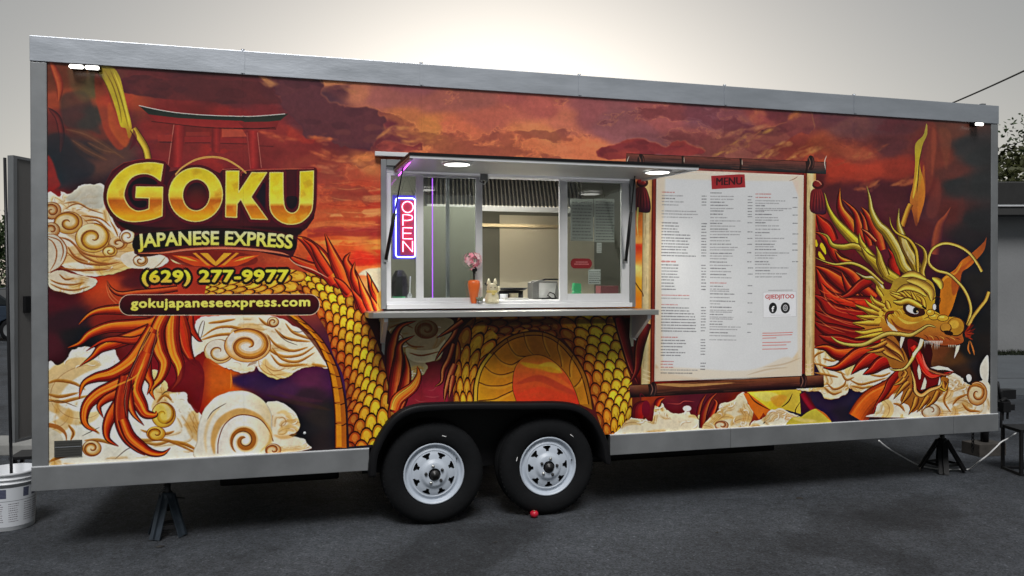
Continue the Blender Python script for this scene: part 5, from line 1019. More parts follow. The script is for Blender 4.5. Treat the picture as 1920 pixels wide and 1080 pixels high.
# ---------------------------------------------------------------- ground, kerb, pavement
def asphalt():
    m = bpy.data.materials.new('asphalt'); m.use_nodes = True; N = m.node_tree.nodes; Lk = m.node_tree.links; b = N['Principled BSDF']
    tc = N.new('ShaderNodeTexCoord')
    def noise(sc, det=6, ro=.6):
        n = N.new('ShaderNodeTexNoise'); n.inputs['Scale'].default_value = sc; n.inputs['Detail'].default_value = det; n.inputs['Roughness'].default_value = ro; Lk.new(tc.outputs['Object'], n.inputs[0]); return n
    def rng_(n, a, b_, c, d, o=0):
        r = N.new('ShaderNodeMapRange'); r.inputs[1].default_value = a; r.inputs[2].default_value = b_; r.inputs[3].default_value = c; r.inputs[4].default_value = d; Lk.new(n.outputs[o], r.inputs[0]); return r
    def mul(a, b_):
        q = N.new('ShaderNodeMath'); q.operation = 'MULTIPLY'; Lk.new(a.outputs[0], q.inputs[0]); Lk.new(b_.outputs[0], q.inputs[1]); return q
    v = N.new('ShaderNodeTexVoronoi'); v.inputs['Scale'].default_value = 105; Lk.new(tc.outputs['Object'], v.inputs['Vector'])
    vs = N.new('ShaderNodeSeparateColor'); Lk.new(v.outputs['Color'], vs.inputs[0])
    k = mul(mul(rng_(noise(.9, 6), .32, .68, .62, 1.35), rng_(noise(14, 6, .7), .3, .7, .72, 1.3)), rng_(vs, 0, 1, .58, 1.50))
    hi = rng_(vs, .96, .98, 1, 1.7, 1); k = mul(k, hi)
    cr = N.new('ShaderNodeTexVoronoi'); cr.feature = 'DISTANCE_TO_EDGE'; cr.inputs['Scale'].default_value = .55
    wv = noise(2.0, 5); ad = N.new('ShaderNodeMixRGB'); ad.blend_type = 'ADD'; ad.inputs[0].default_value = .5; Lk.new(tc.outputs['Object'], ad.inputs[1]); Lk.new(wv.outputs['Color'], ad.inputs[2]); Lk.new(ad.outputs[0], cr.inputs['Vector'])
    k = mul(k, rng_(cr, .0, .006, .66, 1.0)); st = noise(.6, 3); k = mul(k, rng_(st, .58, .62, 1.0, .66)); s5 = noise(3.1, 4); k = mul(k, rng_(s5, .70, .74, 1.0, .40))
    sc = N.new('ShaderNodeVectorMath'); sc.operation = 'SCALE'; sc.inputs[0].default_value = (.042,.047,.055); Lk.new(k.outputs[0], sc.inputs['Scale']); Lk.new(sc.outputs[0], b.inputs['Base Color'])
    b.inputs['Roughness'].default_value = .85; b.inputs['Specular IOR Level'].default_value = .3
    bp = N.new('ShaderNodeBump'); bp.inputs['Strength'].default_value = .9; bp.inputs['Distance'].default_value = .006; Lk.new(v.outputs['Distance'], bp.inputs['Height'])
    bp2 = N.new('ShaderNodeBump'); bp2.inputs['Strength'].default_value = .5; bp2.inputs['Distance'].default_value = .02; Lk.new(noise(18, 6, .7).outputs[0], bp2.inputs['Height']); Lk.new(bp.outputs[0], bp2.inputs['Normal']); Lk.new(bp2.outputs[0], b.inputs['Normal'])
    return m
ASPH = asphalt()
CONC = mat('pale_concrete', (.26,.26,.25), .85, 0, .3, .18, 2.5, .4, 30)
g = MB(); n = 40
g.bm.faces.new([g.bm.verts.new(c) for c in ((-400,-60,0),(400,-60,0),(400,600,0),(-400,600,0))])
tag(g.build('ground', ASPH), kind='structure')
# ---------------------------------------------------------------- the trailer
TR = empty('food_trailer', (0, 0, 0), 'long concession food trailer wrapped in a golden dragon and sunset print, parked on asphalt', 'food trailer')
seams = [0.085, 1.145, 2.234, 3.315, 4.422, 5.514, 6.800]
PY0, PY1, PZ0, PZ1 = .008, .035, .535, 2.850
WX0, WX1, WZ0, WZ1 = 1.985, 3.705, 1.42, 2.362        # serving window opening
arch_px = [(697,905),(697,870),(703,840),(722,803),(747,775),(780,761),(830,757),(900,756),(980,756),(1050,756),(1088,764),(1117,788),(1136,825),(1144,865),(1146,885)]
arch = catmull([W(*q) for q in arch_px], 4); arch = [(float(a), float(b)) for a, b in arch]
def arch_between(xa, xb):
    return [p for p in arch if xa < p[0] < xb]
def arch_z(x):
    for (a, za), (b, zb) in zip(arch, arch[1:]):
        if a <= x <= b and b > a: return za + (zb - za) * (x - a) / (b - a)
    return None
def uvw(bm):
    uv = bm.loops.layers.uv.new('UVMap')
    for f in bm.faces:
        for l in f.loops: l[uv].uv = (l.vert.co.x / TL, (l.vert.co.z - ZB) / (ZT - ZB))
G_ = .0003
def panel(poly): MB().prism(poly, PY0, PY1).build('wrap_panel', WRAPM, TR, fn=uvw)
s_ = seams
panel([(s_[0], PZ0), (s_[1] - G_, PZ0), (s_[1] - G_, PZ1), (s_[0], PZ1)])
aL = [p for p in arch if p[0] < s_[2] - G_ and p[1] > PZ0]; x_at = lambda side: min(arch, key=lambda p: abs(p[1] - PZ0) + (0 if (p[0] < 2.5) == (side < 0) else 9))[0]
panel([(s_[1] + G_, PZ0), (x_at(-1), PZ0)] + aL + [(s_[2] - G_, arch_z(s_[2] - G_)), (s_[2] - G_, WZ0), (WX0, WZ0), (WX0, WZ1), (s_[2] - G_, WZ1), (s_[2] - G_, PZ1), (s_[1] + G_, PZ1)])
panel([(s_[2] + G_, WZ1), (s_[3] - G_, WZ1), (s_[3] - G_, PZ1), (s_[2] + G_, PZ1)])
panel([(s_[2] + G_, arch_z(s_[2] + G_))] + arch_between(s_[2] + G_, s_[3] - G_) + [(s_[3] - G_, arch_z(s_[3] - G_)), (s_[3] - G_, WZ0), (s_[2] + G_, WZ0)])
aR = [p for p in arch if p[0] > s_[3] + G_ and p[1] > PZ0]
panel([(s_[3] + G_, arch_z(s_[3] + G_))] + aR + [(x_at(1), PZ0), (s_[4] - G_, PZ0), (s_[4] - G_, PZ1), (s_[3] + G_, PZ1), (s_[3] + G_, WZ1), (WX1, WZ1), (WX1, WZ0), (s_[3] + G_, WZ0)])
panel([(s_[4] + G_, PZ0), (s_[5] - G_, PZ0), (s_[5] - G_, PZ1), (s_[4] + G_, PZ1)])
panel([(s_[5] + G_, PZ0), (s_[6], PZ0), (s_[6], PZ1), (s_[5] + G_, PZ1)])
# faint cover strips on two joints of the wrap
SEAMM = mat('worn_joint_strip', (.20,.10,.10), .4, .0, .5, .4, 20)
# core wall behind the panels (opening for window and wheels)
cy0, cy1 = .037, .085
B = MB()
B.box(.09, WX0, cy0, cy1, .82, 2.85).box(WX1, 6.79, cy0, cy1, .82, 2.85).box(WX0, WX1, cy0, cy1, WZ1, 2.85).box(WX0, WX1, cy0, cy1, .82, WZ0)
B.box(.09, 1.86, cy0, cy1, .42, .8199).box(3.58, 6.79, cy0, cy1, .42, .8199)
B.build('wall_core', DKIN, TR)
# roof, end walls, rear side, floor
SKIN = mat('white_trailer_skin', (.62,.62,.62), .4, .1, .5, .05, 3)
MB().box(0.0, TL, .02, TD, 2.94, 2.985).build('roof', SKIN, TR)
B = MB(); B.box(.002, .04, .05, TD, .42, 2.93); B.build('rear_wall', SKIN, TR)
B = MB(); B.box(TL - .04, TL - .002, .05, TD, .42, 2.93); B.build('front_wall', SKIN, TR)
MB().box(.045, TL - .045, TD - .05, TD - .004, .42, 2.93).build('far_side_wall', SKIN, TR)
FL = mat('kitchen_floor', (.08,.08,.08), .5)
MB().box(.045, TL - .045, .34, TD - .055, .56, .60).box(.045, 1.86, .09, .3399, .56, .60).box(3.58, TL - .045, .09, .3399, .56, .60).build('floor', FL, TR)
MB().box(.045, TL - .045, .09, TD - .055, 2.80, 2.83).build('ceiling_liner', WHITE, TR)
# rails
jx = [-.004] + seams[1:6] + [TL + .004]
for i in range(6):
    o = MB().box(jx[i] + .001, jx[i + 1] - .001, -.004, .05, 2.848, ZT).build('top_rail', ALU, TR, bevel=.003)
for i in range(1, 6):
    MB().box(jx[i] - .012, jx[i] + .012, -.0075, -.0042, 2.856, ZT - .004).tube([(jx[i], .012, ZT - .004), (jx[i], .012, ZT + .012)], .011, 10).build('rail_joint', ALU, TR)
MB().box(6.70, 6.74, 0, .03, ZT, ZT + .012).build('rail_clip', ALU_D, TR, bevel=.004)
for x0, x1 in ((-.003, .083), (6.793, TL + .003)):
    MB().box(x0, x1, .001, .06, .531, 2.847).build('corner_post', ALU_D, TR, bevel=.006)
xl = min(p[0] for p in arch) - .004; xr = max(p[0] for p in arch) + .004
sp_ = W(1372, 790)[0]; sp2 = W(1790, 790)[0]
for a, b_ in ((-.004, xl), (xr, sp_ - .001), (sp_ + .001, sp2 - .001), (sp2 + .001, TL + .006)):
    MB().box(a, b_, -.004, .05, ZB, .5295).build('bottom_rail', ALU_D, TR, bevel=.003)
    MB().box(a, b_, -.001, .02, .5300, .5345).build('rail_edge_highlight', WHITE, TR)  # white strip standing in for the bright edge highlight above the rail
# fender flare
def flare():
    m = MB(); outer = arch; N_ = len(outer); P = np.array(outer); d = np.gradient(P, axis=0); d /= np.linalg.norm(d, axis=1)[:, None]; nr = np.c_[-d[:, 1], d[:, 0]]
    cen = P.mean(0); sgn = np.sign(np.sum((P - cen) * nr, 1)).mean(); nr = nr * (1 if sgn > 0 else -1)
    prof_ = [(.012, .006), (.012, -.004), (.006, -.034), (-.004, -.042), (-.030, -.043), (-.038, -.038), (-.041, .30)]
    rings = []
    for p, q in zip(P, nr): rings.append([m.bm.verts.new((p[0] + q[0] * o, y, max(p[1] + q[1] * o, .36 if p[0] < 2.5 else .345))) for o, y in prof_])
    for a, b_ in zip(rings, rings[1:]):
        for k in range(len(prof_) - 1): f = m.bm.faces.new((a[k], b_[k], b_[k + 1], a[k + 1])); f.smooth = True
    return m
flare().build('fender', BLACKG, TR)
B = MB(); B.box(1.87, 3.57, .31, .33, .30, .818); B.box(1.87, 3.57, .05, .33, .805, .8195); B.box(1.862, 1.872, .06, .33, .40, .81).box(3.57, 3.58, .06, .33, .40, .81)
B.build('wheel_well', BLACK, TR)

# wheels
def rim_mb():
    m = MB(); S = 128
    pr = [(.196, .0), (.200, -.004), (.200, -.012), (.192, -.014), (.186, -.004), (.180, .012), (.174, .016), (.165, .014), (.158, .006), (.150, .000), (.146, .004)]
    m.lathe(pr, n=S, axis='Y')
    rr = [(.146, .004), (.139, .001), (.133, -.001), (.127, -.004), (.120, -.006), (.112, -.008), (.104, -.010), (.098, -.011), (.088, -.016), (.080, -.026), (.070, -.030), (.046, -.031), (.040, -.030)]
    V = [[m.bm.verts.new((r * math.cos(2 * math.pi * i / S), h, r * math.sin(2 * math.pi * i / S))) for r, h in rr] for i in range(S)]
    for i in range(S):
        for k in range(len(rr) - 1):
            c = (i % 16) - 7.5
            if 1 <= k <= 5 and abs(c) < (0, 3.6, 3.6, 2.6, 1.6, 1.6)[k]: continue
            f = m.bm.faces.new((V[i][k], V[(i + 1) % S][k], V[(i + 1) % S][k + 1], V[i][k + 1])); f.smooth = True
    return m
def make_wheel():
    w = empty('wheel'); 
    ty = [(.200, .02), (.205, -.012), (.215, -.022), (.250, -.030), (.285, -.028), (.310, -.016), (.326, .004), (.333, .018), (.335, .050), (.335, .062), (.328, .064), (.328, .070), (.336, .072), (.337, .10), (.337, .104), (.329, .106), (.329, .112), (.336, .114), (.335, .16), (.332, .185), (.31, .205), (.25, .215), (.20, .20)]
    MB().lathe(ty, n=72, axis='Y').build('tyre', RUBBER, w)
    tr_ = MB()
    for k in range(60):
        a = 2 * math.pi * k / 60; R = Matrix.Rotation(-a, 4, 'Y'); tr_.box(.310, .3300, .003, .028, -.006, .006, R)
    tr_.build('tread_lugs', RUBBER, w)['kind'] = 'stuff'
    rim_mb().build('rim', RIM, w)
    MB().lathe([(.0, .03), (.15, .03), (.19, .05)], n=40, axis='Y').build('brake_drum', BLACK, w)
    MB().lathe([(.031, -.02), (.031, -.044), (.027, -.050), (.014, -.052), (.012, -.056), (.0001, -.057)], n=28, axis='Y').build('hub_cap', HUBB, w)
    for k in range(5):
        a = 2 * math.pi * k / 5 + .5; MB().lathe([(.011, -.028), (.011, -.038), (.007, -.044), (.0001, -.045)], (.057 * math.cos(a), 0, .057 * math.sin(a)), 6, 'Y').build('lug_nut', STEEL if k % 2 else HUBB, w)
    MB().tube([(.152, .006, .09), (.150, -.008, .088)], .004, 8).build('valve', BLACK, w)
    return w
w1 = make_wheel(); w1.parent = TR; w1.location = (2.318, .045, .335); w1['label'] = 'rear wheel of the pair'
w2 = copy_tree(w1, TR); w2.location = (3.098, .045, .335); w2.rotation_euler.y = .35; w2['label'] = 'front wheel of the pair'
MARK = mat('tyre_chalk_mark', (.8,.8,.8), .6)
for wx, a, rr in ((2.318, 1.32, .255), (3.098, .90, .262), (3.098, 2.85, .235)):
    M = Matrix.Translation((wx, .0135, .335)) @ Matrix.Rotation(-a, 4, 'Y')
    MB().box(rr - .002, rr + .002, .0, .0015, -.014, .014, M).build('tyre_mark', MARK, TR)
# chassis
B = MB()
for y in (.42, 1.85): B.box(.1, 6.9, y, y + .06, .42, .545)
for k in range(12): B.box(.15 + k * .59, .20 + k * .59, .34 if 1.8 < .15 + k * .59 < 3.6 else .10, TD - .1, .44, .545)
B.build('chassis_frame', BLACK, TR)
for xa, xb in ((.9, 1.75), (3.75, 5.5)): MB().box(xa, xb, 1.0, 2.15, .10, .435).build('added_shade_tank', BLACK, TR, bevel=.02)  # unseen boxes added to keep the ground under the trailer dark
MB().box(1.9, 3.5, 1.3, 1.45, .14, .43).build('axle_guard', BLACK, TR)
for x in (2.318, 3.098): MB().tube([(x, .2, .335), (x, 2.2, .335)], .045, 12).build('axle', BLACK, TR)
for x in (2.318, 3.098):
    far = copy_tree(w1, TR); far.location = (x, TD - .05, .335); far.rotation_euler = (0, .2, math.pi); far['label'] = 'wheel on the far side'
# tongue, coupler, jack
B = MB(); B.bar((6.85, .45, .47), (8.1, 1.12, .47), .06, .10).bar((6.85, 1.9, .47), (8.1, 1.23, .47), .06, .10).box(8.0, 8.3, 1.12, 1.23, .43, .52); B.build('tow_tongue', BLACK, TR)
B = MB(); jx0 = at_depth(1846, 830, 7.09); jp = Vector((jx0.x, jx0.y, 0))
B.tube([(jp.x, jp.y, .115), (jp.x, jp.y, .36)], .035, 12).tube([(jp.x, jp.y, .36), (jp.x, jp.y, .70)], .045, 12).box(jp.x - .06, jp.x + .06, jp.y - .05, jp.y + .05, .60, .72)
B.tube([(jp.x, jp.y - .04, .68), (jp.x, jp.y - .14, .68), (jp.x + .02, jp.y - .15, .52)], .012, 8); B.build('tongue_jack', BLACK, TR)
hp = at_depth(1884, 765, 6.35)
B = MB(); B.box(hp.x - .055, hp.x + .02, hp.y - .04, hp.y + .06, hp.z - .03, hp.z + .055).box(hp.x + .01, hp.x + .085, hp.y - .02, hp.y + .04, hp.z - .02, hp.z + .03)
B.tube([(hp.x - .04, hp.y, hp.z + .055), (hp.x, hp.y, hp.z + .075), (hp.x + .04, hp.y, hp.z + .05)], .016, 8)
for dx, l in ((-.045, .16), (-.03, .10), (.02, .09)): B.tube([(hp.x + dx, hp.y - .01, hp.z - .02), (hp.x + dx - .005, hp.y - .01, hp.z - l)], .010, 8)
B.bar((TL, hp.y + .02, hp.z - .01), (hp.x, hp.y + .02, hp.z - .01), .03); B.build('plug_box', BLACK, TR, bevel=.006)
B = MB(); r0 = Vector((TL + .03, hp.y + .12, .42))
for k in range(9):
    a = math.pi / 2 * (k % 2); c = r0 + Vector((0, 0, -.03 * k))
    pts = [(c.x + .010 * math.cos(t) * math.cos(a), c.y + .010 * math.cos(t) * math.sin(a), c.z + .020 * math.sin(t)) for t in np.linspace(0, 2 * math.pi, 10, endpoint=False)]
    B.tube(pts, .004, 6, closed=True)
B.build('safety_chain', BLACK, TR)
# vent plate low on the left
p0, p1 = W(105, 826), W(157, 854)
VP = mat('grey_vent_plate', (.055,.055,.05), .6, .2, .4, .1, 8)
v = MB().box(p0[0], p1[0], .001, .0075, p1[1], p0[1]).build('vent_plate', VP, TR)
B = MB()
for k in range(6): B.box(p0[0] + .01, p1[0] - .01, -.001, .0009, p1[1] + .012 + .014 * k, p1[1] + .016 + .014 * k)
B.build('louvre', VP, v); MB().box(p0[0] + .004, p1[0] - .004, -.0012, .0009, p0[1] - .038, p0[1] - .035).build('trim_line', ALU, v)
MB().lathe([(.0001, .003), (.008, .003), (.009, .0079)], (W(574, 812)[0], 0, W(574, 812)[1]), 12, 'Y').build('screw_cap', WHITE, TR)

# corner flood lamps
def flood(x, z, n_):
    L_ = empty('flood_lamp', (x, 0, z)); L_.parent = TR
    for i in range(n_):
        dx = (i - (n_ - 1) / 2) * .082
        MB().box(dx - .036, dx + .036, -.048, .006, -.006, .020).build('lamp_housing', BLACK, L_, bevel=.003)
        b_ = MB()
        b_.tube([(dx - .036, -.052, .001), (dx - .030, -.054, .001), (dx + .030, -.054, .001), (dx + .036, -.052, .001)], [.006, .0115, .0115, .006], 16).build('lamp_lens', LENS, L_)
    ld = bpy.data.lights.new('flood_light', 'SPOT'); ld.energy = 2.5; ld.spot_size = math.radians(150); ld.spot_blend = 1; ld.shadow_soft_size = .03; ld.color = (1, .98, .88)
    lo = bpy.data.objects.new('flood_light', ld); COL.objects.link(lo); lo.parent = L_; lo.location = (0, -.075, -.02); lo.rotation_euler = (math.radians(-40), 0, 0)
flood(W(159, 130)[0], W(159, 130)[1], 2); flood(W(1823, 237)[0], W(1823, 237)[1], 1)

# ---------------------------------------------------------------- serving window
WN = empty('serving_window', (0, 0, 0)); WN.parent = TR
B = MB(); t_ = .022
B.box(WX0 - .012, WX0 + t_, -.02, .12, WZ0 - .004, WZ1 + .004).box(WX1 - t_, WX1 + .012, -.02, .12, WZ0 - .004, WZ1 + .004)
B.box(WX0 + t_ + .001, WX1 - t_ - .001, -.02, .12, WZ1 - .035, WZ1 + .004).build('outer_frame', ALU_D, WN, bevel=.002)
MB().box(WX0 + t_ + .001, WX1 - t_ - .001, -.045, .12, WZ0 - .004, WZ0 + .026).build('sill', ALU_W, WN, bevel=.002)
MB().box(WX0 + t_ + .001, WX1 - t_ - .001, .004, .030, WZ0 + .0262, WZ0 + .042).build('bottom_track', ALU_W, WN, bevel=.002)
MB().box(WX0 + t_ + .001, WX1 - t_ - .001, .004, .11, WZ1 - .078, WZ1 - .0352).build('top_track', ALU_W, WN, bevel=.002)
GZ0, GZ1 = WZ0 + .0425, WZ1 - .080
def sash(x0, x1, y, sl, sr, bot=.022):
    m = MB(); m.box(x0, x0 + sl, y, y + .022, GZ0, GZ1).box(x1 - sr, x1, y, y + .022, GZ0, GZ1).box(x0 + sl + .0005, x1 - sr - .0005, y, y + .022, GZ0, GZ0 + bot).box(x0 + sl + .0005, x1 - sr - .0005, y, y + .022, GZ1 - .012, GZ1)
    m.build('sash_frame', ALU_W, WN, bevel=.0012)
    MB().box(x0 + sl, x1 - sr, y + .009, y + .013, GZ0 + bot, GZ1 - .012).build('glass_pane', CLEAR, WN)
X = lambda px: on_plane(px, 450, .01).x
sash(WX0 + t_ + .001, X(794), .006, .030, .048)
sash(X(790) , X(906), .032, .012, .045)
sash(X(1049), WX1 - t_ - .001, .006, .056, .058, .045)
MB().box(X(840), X(846), .07, .09, GZ0, GZ1).build('inner_mullion', ALU_D, WN)
MB().box(WX0 - .05, 2.35, -.035, .0, 2.385, 2.412).build('drip_strip', WHITE, WN, bevel=.003)
# counter shelf with rounded left corner
sh = [(1.885, .0), (3.765, .0), (3.765, -.285), (3.755, -.30), (1.93, -.30), (1.90, -.292), (1.876, -.262), (1.870, -.22), (1.870, 0)]
MB().prism(sh, 1.370, 1.404, 'XY').build('counter_shelf', STEEL, TR, bevel=.003)
for x in (W(718,700)[0], W(1188,650)[0]):
    B = MB(); B.prism([(-.004, 1.20), (-.004, 1.369), (-.26, 1.369), (-.26, 1.345), (-.04, 1.20)], x - .012, x + .012, 'YZ'); B.build('shelf_bracket', ALU_W, TR)

# awning
AX0, AX1, AYO, AZI, AZO = 2.055, 3.775, -.80, 2.298, 2.262
AW = empty('awning', (0, 0, 0)); AW.parent = TR
def aw_z(y): return AZI + (AZO - AZI) * (y / AYO)
AWU = mat('awning_underside', (.50,.50,.50), .38, .35, .5, .05, 3)
def slab(x0, x1, y0, y1, lo, hi):
    m = MB(); V = [m.bm.verts.new(c) for c in ((x0,y0,aw_z(y0)+lo),(x1,y0,aw_z(y0)+lo),(x1,y1,aw_z(y1)+lo),(x0,y1,aw_z(y1)+lo),(x0,y0,aw_z(y0)+hi),(x1,y0,aw_z(y0)+hi),(x1,y1,aw_z(y1)+hi),(x0,y1,aw_z(y1)+hi))]
    for f in ((3,2,1,0),(4,5,6,7),(0,1,5,4),(1,2,6,5),(2,3,7,6),(3,0,4,7)): m.bm.faces.new([V[i] for i in f])
    return m
slab(AX0, AX1, AYO, -.0215, .0, .006).build('awning_panel', AWU, AW)
slab(AX0 - .003, AX1 + .003, AYO - .004, -.0215, .0065, .022).build('awning_top_seal', BLACK, AW)
slab(AX0, AX1, AYO, AYO + .022, -.009, -.0004).build('front_lip', ALU_W, AW)
slab(AX0, AX0 + .02, AYO + .0225, -.03, -.014, -.0004).build('side_lip', mat('bronze_edge', (.25,.18,.14), .5, .3), AW)
slab(AX1 - .02, AX1, AYO + .0225, -.03, -.012, -.0004).build('side_lip', ALU_W, AW)
for (px, py) in ((857,308), (1233,323)):
    o_, d_ = ray(px, py); 
    tt = (AZI - .045 - o_.z) / d_.z; q = o_ + d_ * tt; tt = (aw_z(q.y) - .004 - o_.z) / d_.z; q = o_ + d_ * tt
    MB().lathe([(.074, -.004), (.088, -.002), (.090, .004)], q, n=36).build('downlight_ring', WHITE, AW)
    MB().lathe([(.0001, -.003), (.0735, -.003)], q, n=36).build('downlight', LENS, AW)
    ld = bpy.data.lights.new('downlight_lamp', 'SPOT'); ld.energy = 16; ld.spot_size = math.radians(165); ld.spot_blend = .8; ld.shadow_soft_size = .06; ld.color = (1, .96, .88)
    lo = bpy.data.objects.new('downlight_lamp', ld); COL.objects.link(lo); lo.parent = AW; lo.location = q - Vector((0, 0, .012))
def strut(a, b_, mid):
    a, b_ = Vector(a), Vector(b_); m = a.lerp(b_, mid)
    MB().tube([a, m], .0115, 12).tube([m, b_], .0045, 8).build('gas_strut', BLACK, AW); MB().box(a.x - .012, a.x + .012, a.y - .004, a.y + .02, a.z - .02, a.z + .01).build('strut_bracket', ALU_D, AW)
strut((2.003, -.03, 1.735), (2.075, -.36, aw_z(-.36) - .004), .50)
strut((3.640, -.03, 1.735), (3.60, -.27, aw_z(-.27) - .004), .58)
MB().box(2.62, 2.66, -.03, -.004, 2.255, 2.325).tube([(2.655, -.035, 2.335), (2.665, -.04, 2.26), (2.64, -.035, 2.225), (2.61, -.03, 2.25)], .005, 8).build('latch', ALU_D, AW)

# ---------------------------------------------------------------- kitchen interior (seen through the window)
AX0_ = AX0
K = empty('kitchen_interior', (0, 0, 0)); K.parent = TR
yb = TD - .06
MB().box(.05, TL - .05, yb - .02, yb, .6, 2.80).build('back_wall', GREYW, K)
a, b_ = on_plane(938, 450, yb - .05), on_plane(1062, 450, yb - .05)
MB().box(a.x, b_.x + .3, yb - .032, yb - .021, 1.30, 2.24).build('splash_panel', BEIGE, K)
HY = 1.55
hx0, hx1 = on_plane(800, 350, HY).x, on_plane(1100, 350, HY).x
hzb = on_plane(980, 390, HY).z
MB().box(hx0, hx1, HY - .02, HY, hzb - .035, hzb + .012).build('hood_rail', STEEL, K)
MB().box(hx0, hx1, HY, yb - .03, hzb + .50, hzb + .55).build('hood_top', STEEL, K)
MB().box(hx0, hx1, HY - .06, HY - .04, hzb + .42, 2.79).build('hood_front', STEEL, K)
MB().box(hx0 + .1, hx1 - .1, HY + .004, HY + .03, hzb - .030, hzb + .004).build('hood_lamp', emis('hood_lamp', (1.0,.90,.68), 14.0), K)
FILT = mat('greasy_baffle_filter', (.035,.032,.027), .4, .5, .5, .2, 10)
nb = 40
for k in range(nb):
    x = hx0 + (hx1 - hx0) * (k + .5) / nb
    MB().bar((x, HY + .02, hzb + .01), (x + .06, yb - .35, hzb + .46), .012, .03).build('baffle_slat', FILT, K)
MB().prism([(HY + .03, hzb - .01), (HY + .05, hzb - .01), (yb - .28, hzb + .47), (yb - .30, hzb + .47)], hx0, hx1, 'YZ').build('filter_back', BLACK, K)
MB().box(hx0, hx1, yb - .1, yb - .035, hzb - .12, hzb - .09).build('wall_rail', mat('brass_rail', (.5,.42,.28), .35, .7), K)
MB().box(1.9, 3.9, .13, .60, 1.425, 1.465).build('inner_counter', WHITE, K, bevel=.004)
MB().box(1.9, 3.9, .14, .58, .83, 1.42).build('counter_base', STEEL, K)
MB().box(1.2, 4.4, 1.5, yb - .04, .6, 1.33).build('cook_line', STEEL, K)
PART = mat('olive_partition', (.085,.09,.07), .5, .1, .4, .08, 2)
MB().box(on_plane(908, 450, 1.2).x - .55, on_plane(908, 450, 1.2).x - .05, 1.2, 1.24, .6, 2.2).build('fridge_door', PART, K)
VGLOW = emis('violet_reflection_glow', (.42,.10,1.0), 1.2)
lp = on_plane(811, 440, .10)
MB().box(lp.x - .0025, lp.x + .0025, .10, .106, GZ0 + .01, GZ1 - .01).build('glow_strip', VGLOW, K)  # glowing strip put in for the violet reflection beside the sign
lp2 = MB().box(AX0_ + .022, AX0_ + .027, -.62, -.06, 2.257, 2.261).build('glow_strip', emis('added_magenta_glow', (.75,.08,1.0), 2.5), TR)  # strip added to cast the violet glow on the awning underside
for x in (2.2, 3.2):
    f = MB().box(x - .45, x + .45, .80, 1.0, 2.785, 2.799).build('ceiling_lamp', emis('kitchen_tube', (1.0,.96,.86), 38.0), K)

# ---------------------------------------------------------------- things at the serving window
SG = empty('open_sign', (0, 0, 0), 'upright neon sign spelling OPEN with a glowing blue-white border behind the left window pane', 'neon sign')
sx0, sx1 = on_plane(742, 370, .05).x, on_plane(778.5, 370, .05).x; sz1, sz0 = on_plane(745, 371, .05).z, on_plane(745, 482, .05).z
MB().box(sx0 - .020, sx1 + .012, .062, .066, sz0 - .012, sz1 + .020).build('acrylic_back', mat('blue_glow_acrylic', (.06,.03,.42), .3), SG)  # violet-blue glow of the tubes put into the backing colour
MB().box(sx0 + .030, sx1 - .002, .0600, .0618, sz0 + .012, sz1 - .012).build('letter_glow_panel', mat('red_glow_acrylic', (.42,.01,.07), .35), SG)  # red glow behind the letters put into the panel colour
def rrect(x0, x1, z0, z1, r, y):
    out = []
    for cx, cz, a0 in ((x1 - r, z1 - r, 0), (x0 + r, z1 - r, 90), (x0 + r, z0 + r, 180), (x1 - r, z0 + r, 270)):
        for k in range(5): a = math.radians(a0 + 22.5 * k); out.append((cx + r * math.cos(a), y, cz + r * math.sin(a)))
    return out
MB().tube(rrect(sx0, sx1, sz0, sz1, .018, .052), .0038, 8, closed=True).build('border_tube', emis('blue_white_neon', (.34,.40,1.0), 5.5), SG)
NP = emis('pink_white_neon', (1.0,.25,.38), 4.6)
lh = (sz1 - sz0 - .05) / 4; lx0, lx1 = sx0 + .046, sx1 - .018
for i, ch in enumerate('OPEN'):
    zt = sz1 - .022 - i * (lh + .002); zb_ = zt - lh + .012; zm = (zt + zb_) / 2; y = .050; m = MB(); r_ = .0030
    if ch == 'O': m.tube([((lx0 + lx1) / 2 + (lx1 - lx0) / 2 * 1.15 * math.cos(a), y, zm + (zt - zb_) / 2 * math.sin(a)) for a in np.linspace(0, 2 * math.pi, 24, endpoint=False)], r_, 8, closed=True)
    if ch == 'P': m.tube([(lx0, y, zb_), (lx0, y, zt), ((lx0 + lx1) / 2, y, zt), (lx1 - .004, y, zt - .006), (lx1, y, (zt + zm) / 2), (lx1 - .004, y, zm + .004), ((lx0 + lx1) / 2, y, zm - .002), (lx0, y, zm - .002)], r_, 8)
    if ch == 'E': m.tube([(lx1, y, zt), (lx0, y, zt), (lx0, y, zb_), (lx1, y, zb_)], r_, 8).tube([(lx0, y, zm), (lx1 - .008, y, zm)], r_, 8)
    if ch == 'N': m.tube([(lx0, y, zb_), (lx0, y, zt), (lx1, y, zb_), (lx1, y, zt)], r_, 8)
    m.build('neon_letter', NP, SG)
MB().tube([(sx0 + .03, .055, sz1 + .02), (sx0 + .07, .06, GZ1), (sx1 - .01, .055, sz1 + .02)], .0012, 6).build('hanging_cord', BLACK, SG)

